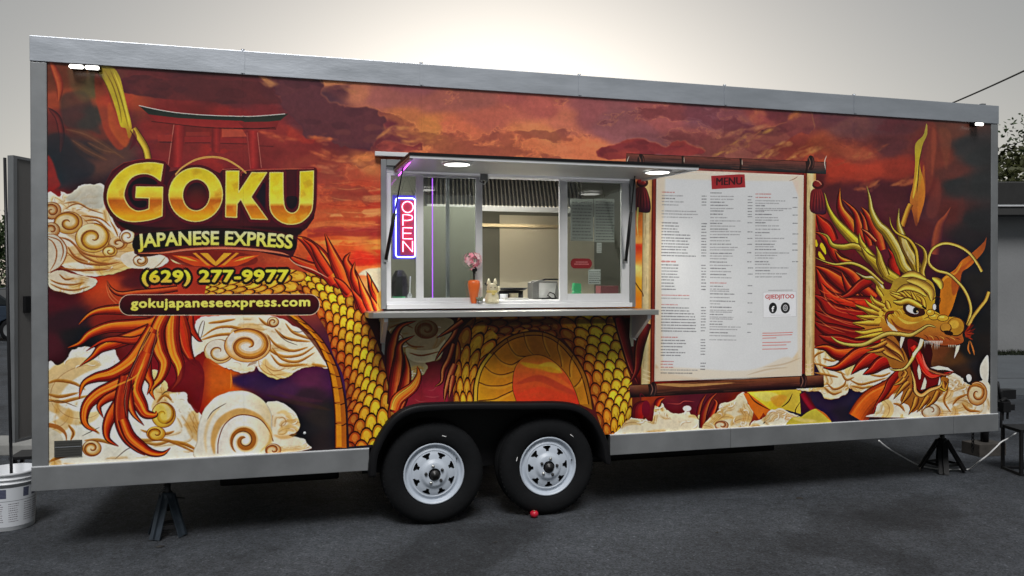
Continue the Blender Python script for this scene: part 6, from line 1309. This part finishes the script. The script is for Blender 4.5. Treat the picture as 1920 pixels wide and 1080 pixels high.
# lucky cat figurine and flower vase on the sill
ZS = WZ0 + .0262
CREAM = mat('cream_ceramic', (.60,.55,.38), .4); YEL = mat('yellow_bib', (.62,.50,.16), .5)
c = on_plane(923, 560, -.02); F = empty('figurine', (c.x, -.012, ZS), 'small cream ceramic cat figurine with yellow collar sitting on the window sill beside the vase', 'figurine')
bd = MB(); bd.lathe([(.0001, 0), (.040, 0), (.046, .012), (.047, .035), (.038, .062), (.030, .075), (.032, .082), (.034, .10), (.031, .118), (.020, .130), (.0001, .134)], n=24)
for sx in (-1, 1):
    bd.lathe([(.0001, .134), (.004, .150), (.012, .128), (.014, .112)][::-1], (sx * .022, 0, .014), 10)
    bd.lathe([(.0001, .0), (.015, .004), (.017, .016), (.010, .026), (.0001, .030)], (sx * .022, -.036, 0), 12)
bd.build('body', CREAM, F, smooth=True)
MB().lathe([(.033, .070), (.037, .076), (.036, .084), (.031, .088)], n=24).build('collar', YEL, F)
for sx in (-1, 1): MB().tube([(sx * .018, -.0295, .104), (sx * .012, -.032, .108), (sx * .007, -.0325, .104)], .0016, 6).build('eye', BLACK, F)
MB().tube([(.030, -.004, .078), (.044, -.012, .092), (.042, -.014, .112)], [.010, .010, .009], 10).build('paw', CREAM, F)
MB().lathe([(.0001, 0), (.012, .002), (.0135, .012), (.0001, .020)], (0, -.042, .055), 12).build('coin', YEL, F)
c = on_plane(889, 560, -.02); V_ = empty('vase', (c.x, -.012, ZS + .0001), 'narrow orange vase of pink blossoms on the window sill at the middle mullion', 'vase')
ORG = mat('orange_glaze', (.70,.13,.02), .3)
MB().lathe([(.0001, .0), (.016, .0), (.018, .01), (.028, .05), (.036, .09), (.041, .125), (.037, .148), (.024, .155), (.018, .150)], n=20).build('vase_body', ORG, V_)
PINK = mat('pink_petals', (.85,.30,.40), .7); PALE = mat('pale_petals', (.88,.62,.66), .7)
fr = np.random.RandomState(4)
for k in range(46):
    u = fr.randn(3); u /= np.linalg.norm(u); q = np.array([-.004, 0, .166]) + u * np.array([.034, .028, .034]) * fr.uniform(.25, 1)
    m = MB()
    for j in range(5):
        a = 2 * math.pi * j / 5 + fr.rand(); R = Matrix.Translation(q) @ Vector(u).to_track_quat('Z', 'Y').to_matrix().to_4x4() @ Matrix.Rotation(a, 4, 'Z')
        vs = [m.bm.verts.new(R @ Vector(p) * 1.7) for p in ((0, 0, 0), (.007, -.005, .003), (.013, 0, .004), (.007, .005, .003))]; m.bm.faces.new(vs)
    m.build('blossom', PALE if k % 3 else PINK, V_)
m = MB()
for dx, h, dy in ((-.008, .235, 0), (.002, .240, .006), (.014, .250, -.004), (.0, .225, .01)): m.tube([(0, 0, .14), (dx * .5, dy, .21), (dx, dy, h)], [.0025, .004, .0012], 6)
m.lathe([(.0001, .205), (.016, .212), (.018, .226), (.008, .238), (.0001, .240)], (.006, 0, 0), 12); m.build('stem', BLACK, V_)
LEAF = mat('grey_green_leaf', (.14,.16,.11), .7)
c = on_plane(899, 565, -.02); PL = empty('succulent', (c.x, -.040, ZS + .0002), 'low grey-green potted succulent between the vase and the figurine', 'plant')
MB().lathe([(.0001, 0), (.016, 0), (.020, .016), (.0001, .016)], n=16).build('pot', ALU_D, PL)
for k in range(18):
    a = fr.rand() * 6.28; r_ = fr.uniform(.012, .03); h = fr.uniform(.015, .05)
    MB().tube([(0, 0, .012), (r_ * .6 * math.cos(a), r_ * .4 * math.sin(a), h * .7), (r_ * math.cos(a), r_ * .6 * math.sin(a), h)], [.003, .006, .001], 6).build('leaf', LEAF, PL)

# clutter behind the glass
ZC = 1.4652
def spot(px, Y=.3): p = on_plane(px, 545, Y); return p.x, Y
x, y = spot(1019, .33)
RG = empty('till', (x, y, ZC), 'grey box-shaped till with slanted silver face on the inner counter by the open window', 'till')
MB().prism([(-.10, 0), (.10, 0), (.085, .13), (-.06, .135), (-.10, .12)], -.07, .07, 'XZ').build('housing', mat('till_grey', (.16,.16,.15), .4, .3), RG, bevel=.006)
MB().prism([(-.06, .012), (.055, .012), (.075, .115), (-.055, .118)], -.0745, -.0702, 'XZ').build('face_plate', STEEL, RG)
MB().tube([(-.10, -.03, .12), (0, -.05, .142), (.10, -.03, .14)], .006, 8).build('lid_edge', BLACK, RG)
for i, (px, r_, h, mm, lb) in enumerate(((945, .030, .035, WHITE, 'small white sauce pot left of the metal tin behind the figurine'), (963, .034, .040, mat('tin', (.45,.40,.26), .4, .4), 'round yellowish metal tin behind the serving opening'))):
    x, y = spot(px, .42); MBo = MB().lathe([(.0001, 0), (r_ * .9, 0), (r_, .004), (r_, h), (r_ + .003, h + .002), (r_ - .003, h + .003), (r_ - .004, .006), (.0001, .006)], n=24).build('sauce_pot' if i == 0 else 'metal_tin', mm); MBo.location = (x, y, ZC); tag(MBo, lb, 'pot' if i == 0 else 'tin')
x, y = spot(958, .50); PN = empty('frying_pan', (x, y, ZC + .062), 'black frying pan with upturned handle on the inner counter', 'pan')
MB().lathe([(.0001, 0), (.10, 0), (.125, .018), (.122, .02), (.098, .004), (.0001, .004)], n=32).build('pan_bowl', BLACK, PN); MB().tube([(-.11, -.02, .014), (-.17, -.05, .03), (-.21, -.07, .05)], .008, 8).build('handle', BLACK, PN)
MB().lathe([(.0001, -.0619), (.09, -.0619), (.09, -.002), (.0001, -.002)], n=24).build('burner', BLACK, PN)
x, y = spot(966, .22); t2 = MB().box(-.085, .085, -.05, .05, 0, .012).build('tray', STEEL, bevel=.003); t2.location = (x, y, ZC); tag(t2, 'shallow metal tray lying on the inner counter beside the figurine', 'tray')
x, y = spot(1036, .20); m = MB(); m.tube([(0, 0, .004), (-.03, .02, .03), (-.01, .03, .05), (.02, .03, .04), (.03, .01, .01)], .004, 8).tube([(-.08, 0, .005), (-.03, -.02, .012), (.02, -.02, .006)], .004, 8); o = m.build('cable_loop', BLACK); o.location = (x, y, ZC); tag(o, 'black looped lead beside the till at the right of the opening', 'lead')
GRN = mat('green_plastic', (.03,.34,.13), .35)
x, y = spot(1081, .2); o = MB().prism([(-.028, 0), (.030, 0), (.032, .045), (.024, .052), (.030, .062), (.028, .112), (-.024, .116), (-.030, .064), (-.022, .052), (-.032, .046)], -.02, .02).build('green_pack', GRN, bevel=.004); o.location = (x, y, ZC); tag(o, 'small green waisted plastic pack behind the right window pane', 'pack')
x, y = spot(1138, .25); bx = empty('red_box', (x, y, ZC), 'dark red lidded box behind the right window pane', 'box'); MRN = mat('maroon_card', (.16,.03,.035), .6)
MB().box(-.065, .065, -.05, .05, 0, .045).build('box_base', MRN, bx); MB().box(-.067, .067, -.052, .052, .0452, .095).build('lid', MRN, bx, bevel=.003)
x, y = spot(753, .2); bg = MB().lathe([(.0001, 0), (.050, 0), (.058, .03), (.060, .10), (.052, .16), (.030, .20), (.0001, .205)], n=9, smooth=False).build('black_sack', mat('black_polythene', (.02,.02,.022), .25, 0, .6, .2, 8, 1.0, 14)); bg.location = (x - .01, y + .02, ZC); tag(bg, 'crumpled black bag behind the left window pane under the neon sign', 'bag')
x, y = spot(748, .12); o = MB().lathe([(.0001, 0), (.025, 0), (.042, .022), (.044, .028), (.040, .026), (.024, .006), (.0001, .005)], n=24).build('green_bowl', GRN); o.location = (x, .12, ZC); tag(o, 'shiny green bowl in front of the black bag behind the left pane', 'bowl')
x, y = spot(768, .10); wk = empty('whisk', (x, .09, ZC), 'silver whisk standing on its head beside the green bowl behind the left pane', 'whisk')
MB().tube([(0, 0, .06), (.004, 0, .16)], .004, 8).build('handle', ALU_W, wk)
m = MB()
for k in range(6):
    a = math.pi * k / 6; m.tube([(.0, 0, .062), (.014 * math.cos(a), .014 * math.sin(a), .035), (.006 * math.cos(a), .006 * math.sin(a), .002), (-.006 * math.cos(a), -.006 * math.sin(a), .002), (-.014 * math.cos(a), -.014 * math.sin(a), .035), (0, 0, .062)], .0011, 5)
m.build('wire_loops', ALU_W, wk)
# papers on the right pane
def sheet(name, px0, px1, py0, py1, lab, Y=.031, rows=9, col=(.30,.31,.29), ink=(70,72,70), seed=0, cat='notice'):
    A, Bq = on_plane(px0, py0, Y), on_plane(px1, py1, Y); w_, h_ = 128, int(128 * (A.z - Bq.z) / (Bq.x - A.x)); cv = Canvas(w_, h_); cv.im[:] = np.array(col) ** (1 / 2.2) * 255; rr = np.random.RandomState(seed)
    for k in range(rows):
        yy = h_ * (k + 1) / (rows + 1); xx = w_ * .08
        while xx < w_ * .9: q = rr.uniform(6, 22); cv.fill([(xx, yy), (xx + q, yy), (xx + q, yy + h_ / rows * .28), (xx, yy + h_ / rows * .28)], ink, .8); xx += q + 4
    mm = print_mat(name + '_print', to_image(name + '_print', cv.im), 1.0, .6)
    def uvf(bm):
        uv = bm.loops.layers.uv.new('UVMap')
        for f in bm.faces:
            for l in f.loops: l[uv].uv = ((l.vert.co.x - A.x) / (Bq.x - A.x), (l.vert.co.z - Bq.z) / (A.z - Bq.z))
    return tag(MB().box(A.x, Bq.x, Y, Y + .0012, Bq.z, A.z).build(name, mm, fn=uvf), lab, cat)
sheet('paper_notice', 1070, 1112, 372, 452, 'grey printed notice taped inside the right pane, left of the vertical gap', rows=12, seed=1)
sheet('paper_notice', 1114, 1152, 372, 454, 'grey printed notice taped inside the right pane, beside the right stile', rows=14, seed=2)
sheet('paper_note', 1103, 1126, 505, 533, 'small white note behind the right pane between green bottle and red box', Y=.12, rows=6, col=(.55,.57,.55), seed=3, cat='note')
sheet('paper_slip', 1119, 1128, 455, 474, 'narrow white slip hanging under the notices', Y=.034, rows=4, col=(.5,.5,.48), seed=4, cat='note')
sx, sz = on_plane(1090, 494, .013).x, on_plane(1090, 494, .013).z
st = Canvas(200, 90); st.im[:] = (120, 22, 28)
for yy, x0_, x1_ in ((30, 50, 150), (46, 36, 165)):
    xx = x0_
    while xx < x1_: q = rng.uniform(4, 8); st.fill([(xx, yy), (xx + q, yy), (xx + q, yy + 8), (xx, yy + 8)], (200,150,150), .85); xx += q + 3
def uvs(bm):
    uv = bm.loops.layers.uv.new('UVMap')
    for f in bm.faces:
        for l in f.loops: l[uv].uv = (l.vert.co.x / .16 + .5, l.vert.co.z / .08 + .5)
o = MB().prism([(x_, z_) for x_, _, z_ in rrect(-.077, .077, -.034, .034, .030, 0)], 0, .001).build('oval_sticker', print_mat('sticker_print', to_image('sticker_print', st.im), 1.0, .4), fn=uvs); o.location = (sx, .0135, sz); tag(o, 'dark red rounded sticker with pale lettering on the right pane', 'sticker')

# menu sheet
mq = [W(*q) for q in MQ]
def uvm(bm):
    uv = bm.loops.layers.uv.new('UVMap'); H_ = _hom(mq, [(0, 1), (1, 1), (0, 0), (1, 0)])
    for f in bm.faces:
        for l in f.loops: l[uv].uv = tuple(hmap(H_, [(l.vert.co.x, l.vert.co.z)])[0])
MB().prism([mq[0], mq[1], mq[3], mq[2]], .0045, .0075).build('menu_sheet', MENUM, fn=uvm)
tag(bpy.data.objects['menu_sheet'], 'large white menu sheet with red heading card, right of the serving window', 'menu')

# ---------------------------------------------------------------- stands, bucket, ball and other things on the ground
def jack_stand(name, base, spread, top, m, m2, label, rz):
    s = empty(name, (base[0], base[1], 0), label, 'jack stand', 'jack stands under the trailer', rz)
    for k in range(4):
        a = math.pi / 4 + k * math.pi / 2; c_, s__ = math.cos(a), math.sin(a); B = MB()
        B.bar((spread * c_, spread * s__, .006), (.026 * c_, .026 * s__, top * .66), .075, .006, up=(c_, s__, 0)); B.bar((spread * c_, spread * s__, .012), (.030 * c_, .030 * s__, top * .66), .006, .040, up=(c_, s__, 0)); B.build('leg', m, s)
    for k in range(4):
        a = math.pi / 4 + k * math.pi / 2; b2 = a + math.pi / 2; r_ = spread * .80; h = top * .17
        MB().bar((r_ * math.cos(a), r_ * math.sin(a), h), (r_ * math.cos(b2), r_ * math.sin(b2), h), .005, .022, up=(0, 0, 1)).build('brace', m2, s)
    MB().lathe([(.034, top * .52), (.040, top * .56), (.040, top * .68), (.030, top * .70)], n=16).build('collar', m, s)
    MB().tube([(0, 0, top * .4), (0, 0, top - .025)], .019, 12).build('post', m2, s)
    B = MB()
    for k in range(7): B.box(-.024, -.017, -.006, .006, top * .66 + k * .014, top * .66 + .007 + k * .014)
    B.build('ratchet', m2, s)
    MB().prism([(-.055, top - .001), (-.055, top - .012), (-.022, top - .028), (.022, top - .028), (.055, top - .012), (.055, top - .001)], -.028, .028).build('saddle', m2, s)
    MB().tube([(.03, 0, top * .60), (.10, 0, top * .56)], .006, 8).build('handle', m2, s)
    return s
BLUE = mat('worn_blue_paint', (.030,.040,.052), .45, .2, .5, .3, 20)
jack_stand('jack_stand', (on_ground(310, 1000).x + .02, .27), .115, .392, BLUE, mat('dark_steel', (.03,.03,.032), .4, .6), 'blue-grey steel jack stand under the rear end beside the bucket', .25)
jack_stand('jack_stand', (on_ground(1757, 880).x, .36), .165, .392, BLACK, mat('black_steel', (.015,.016,.016), .4, .5), 'black steel jack stand under the front end where the white lead runs past', .1)

bc = Vector((-.352, .735, 0))
bk = empty('plastic_bucket', bc, 'white plastic bucket with printed label and ribbed rim at the rear corner of the trailer', 'bucket')
lab = Canvas(640, 320); lab.im[:] = (196, 200, 206); lr = np.random.RandomState(3)
lab.fill([(0, 108), (640, 108), (640, 111), (0, 111)], (60,62,70)); 
for bx0 in (40, 200, 420, 520):
    lab.fill([(bx0, 10), (bx0 + 60, 10), (bx0 + 60, 84), (bx0, 84)], (58,62,84)); 
    for k in range(6): lab.fill([(bx0 + 3, 18 + k * 11), (bx0 + 57, 18 + k * 11), (bx0 + 57, 20 + k * 11), (bx0 + 3, 20 + k * 11)], (150,154,168), .8)
for bx0 in (20, 130, 280, 430, 540):
    for k in range(9):
        yy = 130 + k * 18; xx = bx0
        while xx < bx0 + 84: q = lr.uniform(5, 18); lab.fill([(xx, yy), (xx + q, yy), (xx + q, yy + 6), (xx, yy + 6)], (80,70,80), .75 if k % 3 else .95); xx += q + 4
LABM = print_mat('bucket_label', to_image('bucket_label', lab.im), 1.0, .45)
PL_ = mat('white_bucket_plastic', (.62,.64,.67), .42, 0, .5, .04, 5)
Hb = .375
MB().lathe([(.0001, .004), (.128, .0), (.134, .006), (.149, Hb - .075), (.156, Hb - .074), (.157, Hb - .068), (.150, Hb - .066), (.150, Hb - .048), (.158, Hb - .047), (.159, Hb - .040), (.151, Hb - .038), (.151, Hb - .02), (.160, Hb - .018), (.161, Hb - .002), (.157, Hb), (.151, Hb - .003), (.130, .012), (.0001, .012)], n=48).build('shell', PL_, bk)
def uvb(bm):
    uv = bm.loops.layers.uv.new('UVMap')
    for f in bm.faces:
        us = [((math.atan2(l.vert.co.y, l.vert.co.x) + math.pi / 2 + .9) % (2 * math.pi)) / 2.6 for l in f.loops]
        for l, u in zip(f.loops, us): l[uv].uv = (u if u < 2.2 else 0, (l.vert.co.z - .03) / .25)
MB().lathe([(.1362, .03), (.1492, .28)], n=26, a0=-math.pi / 2 - .9, a1=-math.pi / 2 - .9 + 2.6).build('label', LABM, bk, fn=uvb)
MB().tube([(.160 * math.cos(a), .160 * math.sin(a), Hb - .05 - .10 * math.sin(a + .3) * (1 if a < 3 else 1)) for a in np.linspace(-.25, math.pi - .3, 16)], .003, 6).build('handle', STEEL, bk)
pt, pb = at_depth(9, 296, 5.12), Vector((bc.x + .0, bc.y + .03, .02))
tag(MB().tube([pb, pb.lerp(pt, .5), pt], .010, 10).build('broom_pole', mat('dark_pole', (.02,.02,.022), .35, .3)), 'thin dark pole standing in the white bucket and leaning on the open rear door', 'pole')

# rear door, swung open
da, db = Vector((-.50, 1.25, 0)), Vector((-.012, 2.22, 0)); dv = (db - da); dl = dv.length; dang = math.atan2(dv.y, dv.x)
RD = empty('rear_door', (da.x, da.y, .45)); RD.parent = TR; RD.rotation_euler.z = dang
DG = mat('grey_door_skin', (.16,.155,.15), .5, .1, .4, .06, 2)
MB().box(.02, dl - .02, -.012, .022, .02, 2.02).build('door_leaf', DG, RD)
B = MB(); B.box(-.012, .019, -.020, .03, 0, 2.04).box(.0192, dl, -.020, .03, 2.0205, 2.04).box(.0192, dl, -.020, .03, 0, .0195); B.build('door_frame', ALU_D, RD)
MB().box(.07, .15, -.035, -.0125, .92, 1.04).build('latch', BLACK, RD, bevel=.004)
st_ = empty('entry_step', (-.42, 1.95, 0), 'black metal folding step on the ground below the rear door', 'step')
MB().box(-.3, .3, -.14, .14, .21, .235).build('tread', BLACK, st_, bevel=.004)
for sx in (-.27, .27): MB().bar((sx, -.12, 0), (sx, .12, .21), .025).bar((sx, .12, 0), (sx, -.12, .21), .025).build('leg', BLACK, st_)

b0 = on_ground(1000, 969); tb = empty('tomato', (b0.x, b0.y - .02, .026), 'small round red tomato on the asphalt by the front tyre', 'tomato')
RED = mat('tomato_skin', (.42,.012,.03), .25, 0, .5, .1, 8)
MB().lathe([(.0001, -.026), (.014, -.024), (.025, -.012), (.029, 0), (.026, .013), (.016, .021), (.006, .021), (.0001, .017)], n=24).build('fruit', RED, tb); MB().lathe([(.0001, .019), (.006, .021), (.0001, .024)], n=6, smooth=False).build('stalk', GRN, tb)
for i, (px, py, s) in enumerate(((930,1018,.016), (1500,935,.03), (527,975,.02), (300,1026,.025), (1345,1000,.012))):
    q = on_ground(px, py); m = MB(); n_ = 7; vs = [m.bm.verts.new((s * rng.uniform(.6, 1.3) * math.cos(a), s * .7 * rng.uniform(.6, 1.2) * math.sin(a), .002 + .006 * rng.rand())) for a in np.linspace(0, 6.28, n_, endpoint=False)]
    c_ = m.bm.verts.new((0, 0, .012))
    for k in range(n_): m.bm.faces.new((vs[k], vs[(k + 1) % n_], c_))
    o = m.build('fallen_leaf', mat('dry_leaf', (.02,.018,.016), .7)); o.location = q
    tag(o, ('dark shrivelled leaf on the asphalt between the tyres', 'curled dark leaf on open asphalt in front of the menu', 'dark leaf on the asphalt left of the rear tyre', 'dark leaf lying just before the blue jack stand', 'small dark leaf on the asphalt right of the front tyre')[i], 'leaf', 'dead leaves on the asphalt')

# white lead
cp = [on_ground(1648, 826, .40), on_ground(1662, 838, .33), on_ground(1690, 855, .12), on_ground(1725, 873, .012), on_ground(1765, 880, .010), on_ground(1800, 880, .010), on_ground(1818, 879, .012)]
c5 = [at_depth(1835, 866, 6.32), at_depth(1852, 853, 6.30), at_depth(1868, 838, 6.30), at_depth(1877, 829, 6.32), at_depth(1888, 823, 6.4), at_depth(1905, 812, 6.7)]
pts = catmull([tuple(p) for p in cp + c5], 8); tag(MB().tube([tuple(p) for p in pts], .0055, 8).build('power_lead', mat('white_cable', (.62,.62,.62), .4)), 'white electric lead looping over the asphalt behind the black jack stand', 'cable')
# wood block under the tongue jack, black frame stand
WD = mat('dark_timber', (.05,.045,.04), .8, 0, .3, .3, 10, .3, 30)
tag(MB().box(jp.x - .16, jp.x + .14, jp.y - .10, jp.y + .10, 0, .113).build('timber_block', WD, bevel=.005), 'dark timber block under the tongue jack at the front of the trailer', 'block')
ta = Vector((7.227, .287, 0)); fs = empty('frame_stand', (ta.x, ta.y, 0), 'low black square-tube metal frame stand at the front end of the trailer', 'stand', rz=math.radians(-17))
H_ = .375; w_ = .022
for x_, y_ in ((0, 0), (0, -.25), (.55, 0), (.55, -.25)): MB().box(x_ - w_ / 2, x_ + w_ / 2, y_ - w_ / 2, y_ + w_ / 2, .0, H_).build('leg', BLACK, fs)
for z_ in (.011, H_ - .011):
    for (xa, ya, xb, yb2) in ((0, -.011, 0, -.239), (.55, -.011, .55, -.239), (.011, 0, .539, 0), (.011, -.25, .539, -.25)): MB().bar((xa, ya, z_), (xb, yb2, z_), w_).build('rail', BLACK, fs)
MB().box(-.012, .562, -.262, .012, H_ + .0005, H_ + .004).build('top_sheet', BLACK, fs)

# ---------------------------------------------------------------- behind the trailer
def basis(dep, px, py=532): return at_depth(px, py, dep)
fx = Vector((_f.x, _f.y, 0)).normalized(); rx = Vector((_r.x, _r.y, 0))
BM = Matrix(((rx.x, fx.x, 0, CX), (rx.y, fx.y, 0, CY), (0, 0, 1, 0), (0, 0, 0, 1)))      # frame of the street behind: x across, y away
def place(o): o.matrix_world = BM @ o.matrix_world; return o
PAVE = mat('grey_pavement', (.095,.105,.115), .85, 0, .3, .12, 1.5, .3, 25)
o = MB().box(1.5, 60, 10.9, 16.3, .002, .10).build('pavement', PAVE); tag(place(o), kind='structure')
o = MB().box(1.5, 60, 10.74, 10.899, 0, .115).build('kerb', PAVE, bevel=.01); tag(place(o), kind='structure')
o = MB().box(1.5, 60, 11.9, 11.925, .100, .104).build('pavement_joint', mat('joint_dark', (.03,.03,.03), .9)); tag(place(o), kind='structure')
o = MB().box(-60, -2.2, 7.05, 7.5, 0, .10).build('kerb', CONC, bevel=.01); tag(place(o), kind='structure')
GRS = mat('dark_grass', (.020,.026,.014), .9, 0, .2, .3, 8)
gm = MB(); gr = np.random.RandomState(9)
for k in range(9000):
    x_ = 3.5 + 16 * gr.rand(); y_ = 15.7 + .6 * gr.rand() + (0); h = gr.uniform(.03, .10); a = gr.rand() * 6.28; dx, dy = .012 * math.cos(a), .012 * math.sin(a)
    gm.bm.faces.new([gm.bm.verts.new(v_) for v_ in ((x_ - dx, y_ - dy, .10), (x_ + dx, y_ + dy, .10), (x_ + gr.randn() * .03, y_ + gr.randn() * .03, .10 + h))])
me_o = gm.build('grass', GRS); tag(place(me_o), kind='stuff')
# building on the right
BD = empty('low_building', (0, 0, 0), 'low grey rendered building with dark roof edge behind the right end of the trailer', 'building'); BD.matrix_world = BM
REND = mat('grey_render', (.20,.205,.21), .9, 0, .3, .08, .8, .3, 20)
MB().box(4.5, 30, 16.42, 24, 0, 3.13).build('wall', REND, BD)
MB().box(4.2, 30.3, 15.95, 24.4, 3.00, 3.16).build('soffit', mat('dark_soffit', (.03,.03,.03), .8), BD)
MB().box(4.2, 30.3, 15.92, 15.948, 3.17, 3.215).build('gutter', ALU_W, BD)
MB().prism([(15.9, 3.22), (24.4, 3.22), (24.4, 3.8), (20.2, 4.25), (15.95, 3.66)], 4.15, 30.35, 'YZ').build('roof', mat('dark_roof', (.022,.022,.022), .9, 0, .3, .2, 3, .3, 12), BD)
MB().lathe([(.05, 0), (.05, -.03), (.0001, -.03)], (10.31, 16.42, 1.12), 16, 'Y').build('wall_vent', ALU_D, BD)
MB().box(12.2, 13.1, 16.39, 16.419, .1, 2.15).build('door', mat('service_door', (.10,.11,.12), .6), BD)
MB().box(15, 16.6, 16.39, 16.419, 1.1, 2.2).build('window', mat('dark_pane', (.02,.025,.03), .1), BD)
MB().box(14.95, 16.65, 16.36, 16.419, 1.04, 1.098).build('window_sill', CONC, BD)
# trees
def leafmat(name, c): return mat(name, c, .6, 0, .3, .5, 1.2)
BARK = mat('bark', (.05,.04,.03), .9, 0, .2, .3, 5)
LV = [leafmat('leaf_dark', (.028,.050,.014)), leafmat('leaf_warm', (.045,.050,.014))]
def tree(x_, y_, h, r_, seed, label, nl=5200, ls=.13, m=0, base=.35):
    rr = np.random.RandomState(seed); t = empty('tree', (0, 0, 0), label, 'tree', 'trees beyond the trailer'); t.matrix_world = BM @ Matrix.Translation((x_, y_, 0))
    B = MB(); B.tube([(0, 0, 0), (.08, .05, h * .25), (-.05, .1, h * .5), (.05, 0, h * .8)], [.03 * h, .022 * h, .016 * h, .006 * h], 8)
    tips = []
    for k in range(16):
        a = rr.rand() * 6.28; z0 = h * rr.uniform(.25, .7); z1 = z0 + h * rr.uniform(.08, .3); q = r_ * rr.uniform(.5, .95); e = (q * math.cos(a), q * math.sin(a), z1)
        B.tube([(0, 0.05, z0), (e[0] * .5, e[1] * .5, (z0 + z1) / 2 + .1), e], [.009 * h, .005 * h, .002 * h], 5); tips.append(e)
    B.build('trunk', BARK, t)
    cl = [np.array(e) for e in tips] + [np.array([r_ * .8 * rr.uniform(-1, 1), r_ * .8 * rr.uniform(-1, 1), h * rr.uniform(base, 1.0)]) for _ in range(44)]
    V = []; Fc = []; n0 = 0
    for k in range(nl):
        c_ = cl[rr.randint(len(cl))]; p = c_ + rr.randn(3) * np.array([.20, .20, .15]) * r_; d = np.hypot(p[0], p[1]) / r_
        if d > 1.15 or p[2] > h * 1.05: continue
        n1 = rr.randn(3); n1 /= np.linalg.norm(n1); n2 = np.cross(n1, rr.randn(3)); n2 /= np.linalg.norm(n2); s = ls * rr.uniform(.6, 1.3)
        V += [p - n1 * s * .5, p + n2 * s * .28, p + n1 * s * .5, p - n2 * s * .28]; Fc.append((n0, n0 + 1, n0 + 2, n0 + 3)); n0 += 4
    me = bpy.data.meshes.new('crown'); me.from_pydata([tuple(v_) for v_ in V], [], Fc); me.materials.append(LV[m]); o = bpy.data.objects.new('crown', me); COL.objects.link(o); o.parent = t
    return t
tree(16.6, 26, 5.9, 1.8, 1, 'loose bushy tree behind the low building, close to the trailer end', 6500, .21, 1)
tree(18.7, 25, 5.8, 1.7, 2, 'dense dark tree above the roof at the right frame edge', 14000, .20, 0)
tree(22.5, 30, 8.0, 2.6, 3, 'tall dark tree far right beyond the roof', 7000, .18, 0)
for i, (x_, y_, h, r_) in enumerate(((-38, 44, 5.2, 3.4), (-32, 46, 5.6, 3.2), (-44, 43, 5.8, 3.6), (-26.5, 47, 5.0, 3.2))):
    tree(x_, y_, h, r_, 20 + i, ('dark tree across the street left of the trailer, second from its rear door', 'dark tree across the street just left of the rear door', 'tallest dark tree across the street at the left frame edge', 'dark tree across the street hidden behind the rear corner')[i], 5000, .3, 0, .12)
# parked car at far left
def car(o_x, o_y):
    t = empty('parked_car', (0, 0, 0), 'dark blue parked car across the street at the left edge behind the open door', 'car'); t.matrix_world = BM @ Matrix.Translation((o_x, o_y, 0))
    CB = mat('car_paint', (.03,.045,.07), .25, .3, .6, .03, 3); GL = mat('car_glass', (.015,.018,.02), .06)
    body = [(-2.2,.35),(-2.25,.6),(-2.15,.85),(-1.35,.95),(-.75,.98),(1.35,.98),(2.1,.92),(2.25,.7),(2.2,.35),(1.75,.3),(1.65,.55),(1.4,.68),(1.1,.55),(1.0,.3),(-.95,.3),(-1.05,.55),(-1.3,.68),(-1.6,.55),(-1.7,.3)]
    MB().prism(body, -.85, .85).build('body', CB, t, bevel=.05)
    MB().prism([(-.9,.98),(-.3,1.42),(.75,1.45),(1.45,.98)], -.72, .72).build('cabin', GL, t, bevel=.04)
    MB().prism([(-.32,1.415),(.77,1.445),(.72,1.475),(-.22,1.46)], -.70, .70).build('roof', CB, t, bevel=.01)
    for x_ in (-1.32, 1.38):
        for s in (-1, 1):
            w = empty('wheel'); w.parent = t; w.location = (x_, s * .78, .31); MB().lathe([(.19,-.09),(.29,-.09),(.31,-.05),(.31,.07),(.29,.09),(.19,.09)], n=28, axis='Y').build('tyre', RUBBER, w); MB().lathe([(.0001,-.07),(.19,-.085)], n=20, axis='Y').lathe([(.0001,.07),(.19,.085)], n=20, axis='Y').build('rim', ALU_D, w)
    for s in (-.6, .6): MB().box(-2.262, -2.20, s - .14, s + .14, .62, .74).build('headlight', GL, t); MB().box(2.2, 2.262, s - .14, s + .14, .68, .80).build('tail_light', mat('tail_red', (.3,.01,.01), .3), t)
    return t
car(-15.2, 22.0)
# overhead wires
WB = mat('wire_black', (.01,.01,.01), .6)
def wire(a, b_, sag, r_, lab):
    a, b_ = Vector(a), Vector(b_); pts = [a.lerp(b_, t_) - Vector((0, 0, sag * 4 * t_ * (1 - t_))) for t_ in np.linspace(0, 1, 24)]; tag(MB().tube(pts, r_, 6).build('overhead_wire', WB), lab, 'wire', 'overhead wires')
a1, b1 = at_depth(1762, 193, 15), at_depth(1921, 119, 12)
wire(a1 + (a1 - b1) * 1.0, b1 + (b1 - a1) * 1.2, .12, .014, 'thicker black overhead wire rising to the right above the trailer end')
a1, b1 = at_depth(1868, 273, 22), at_depth(1921, 257, 21)
wire(a1 + (a1 - b1) * 4.0, b1 + (b1 - a1) * 5, .1, .011, 'thin lower overhead wire just above the tree')
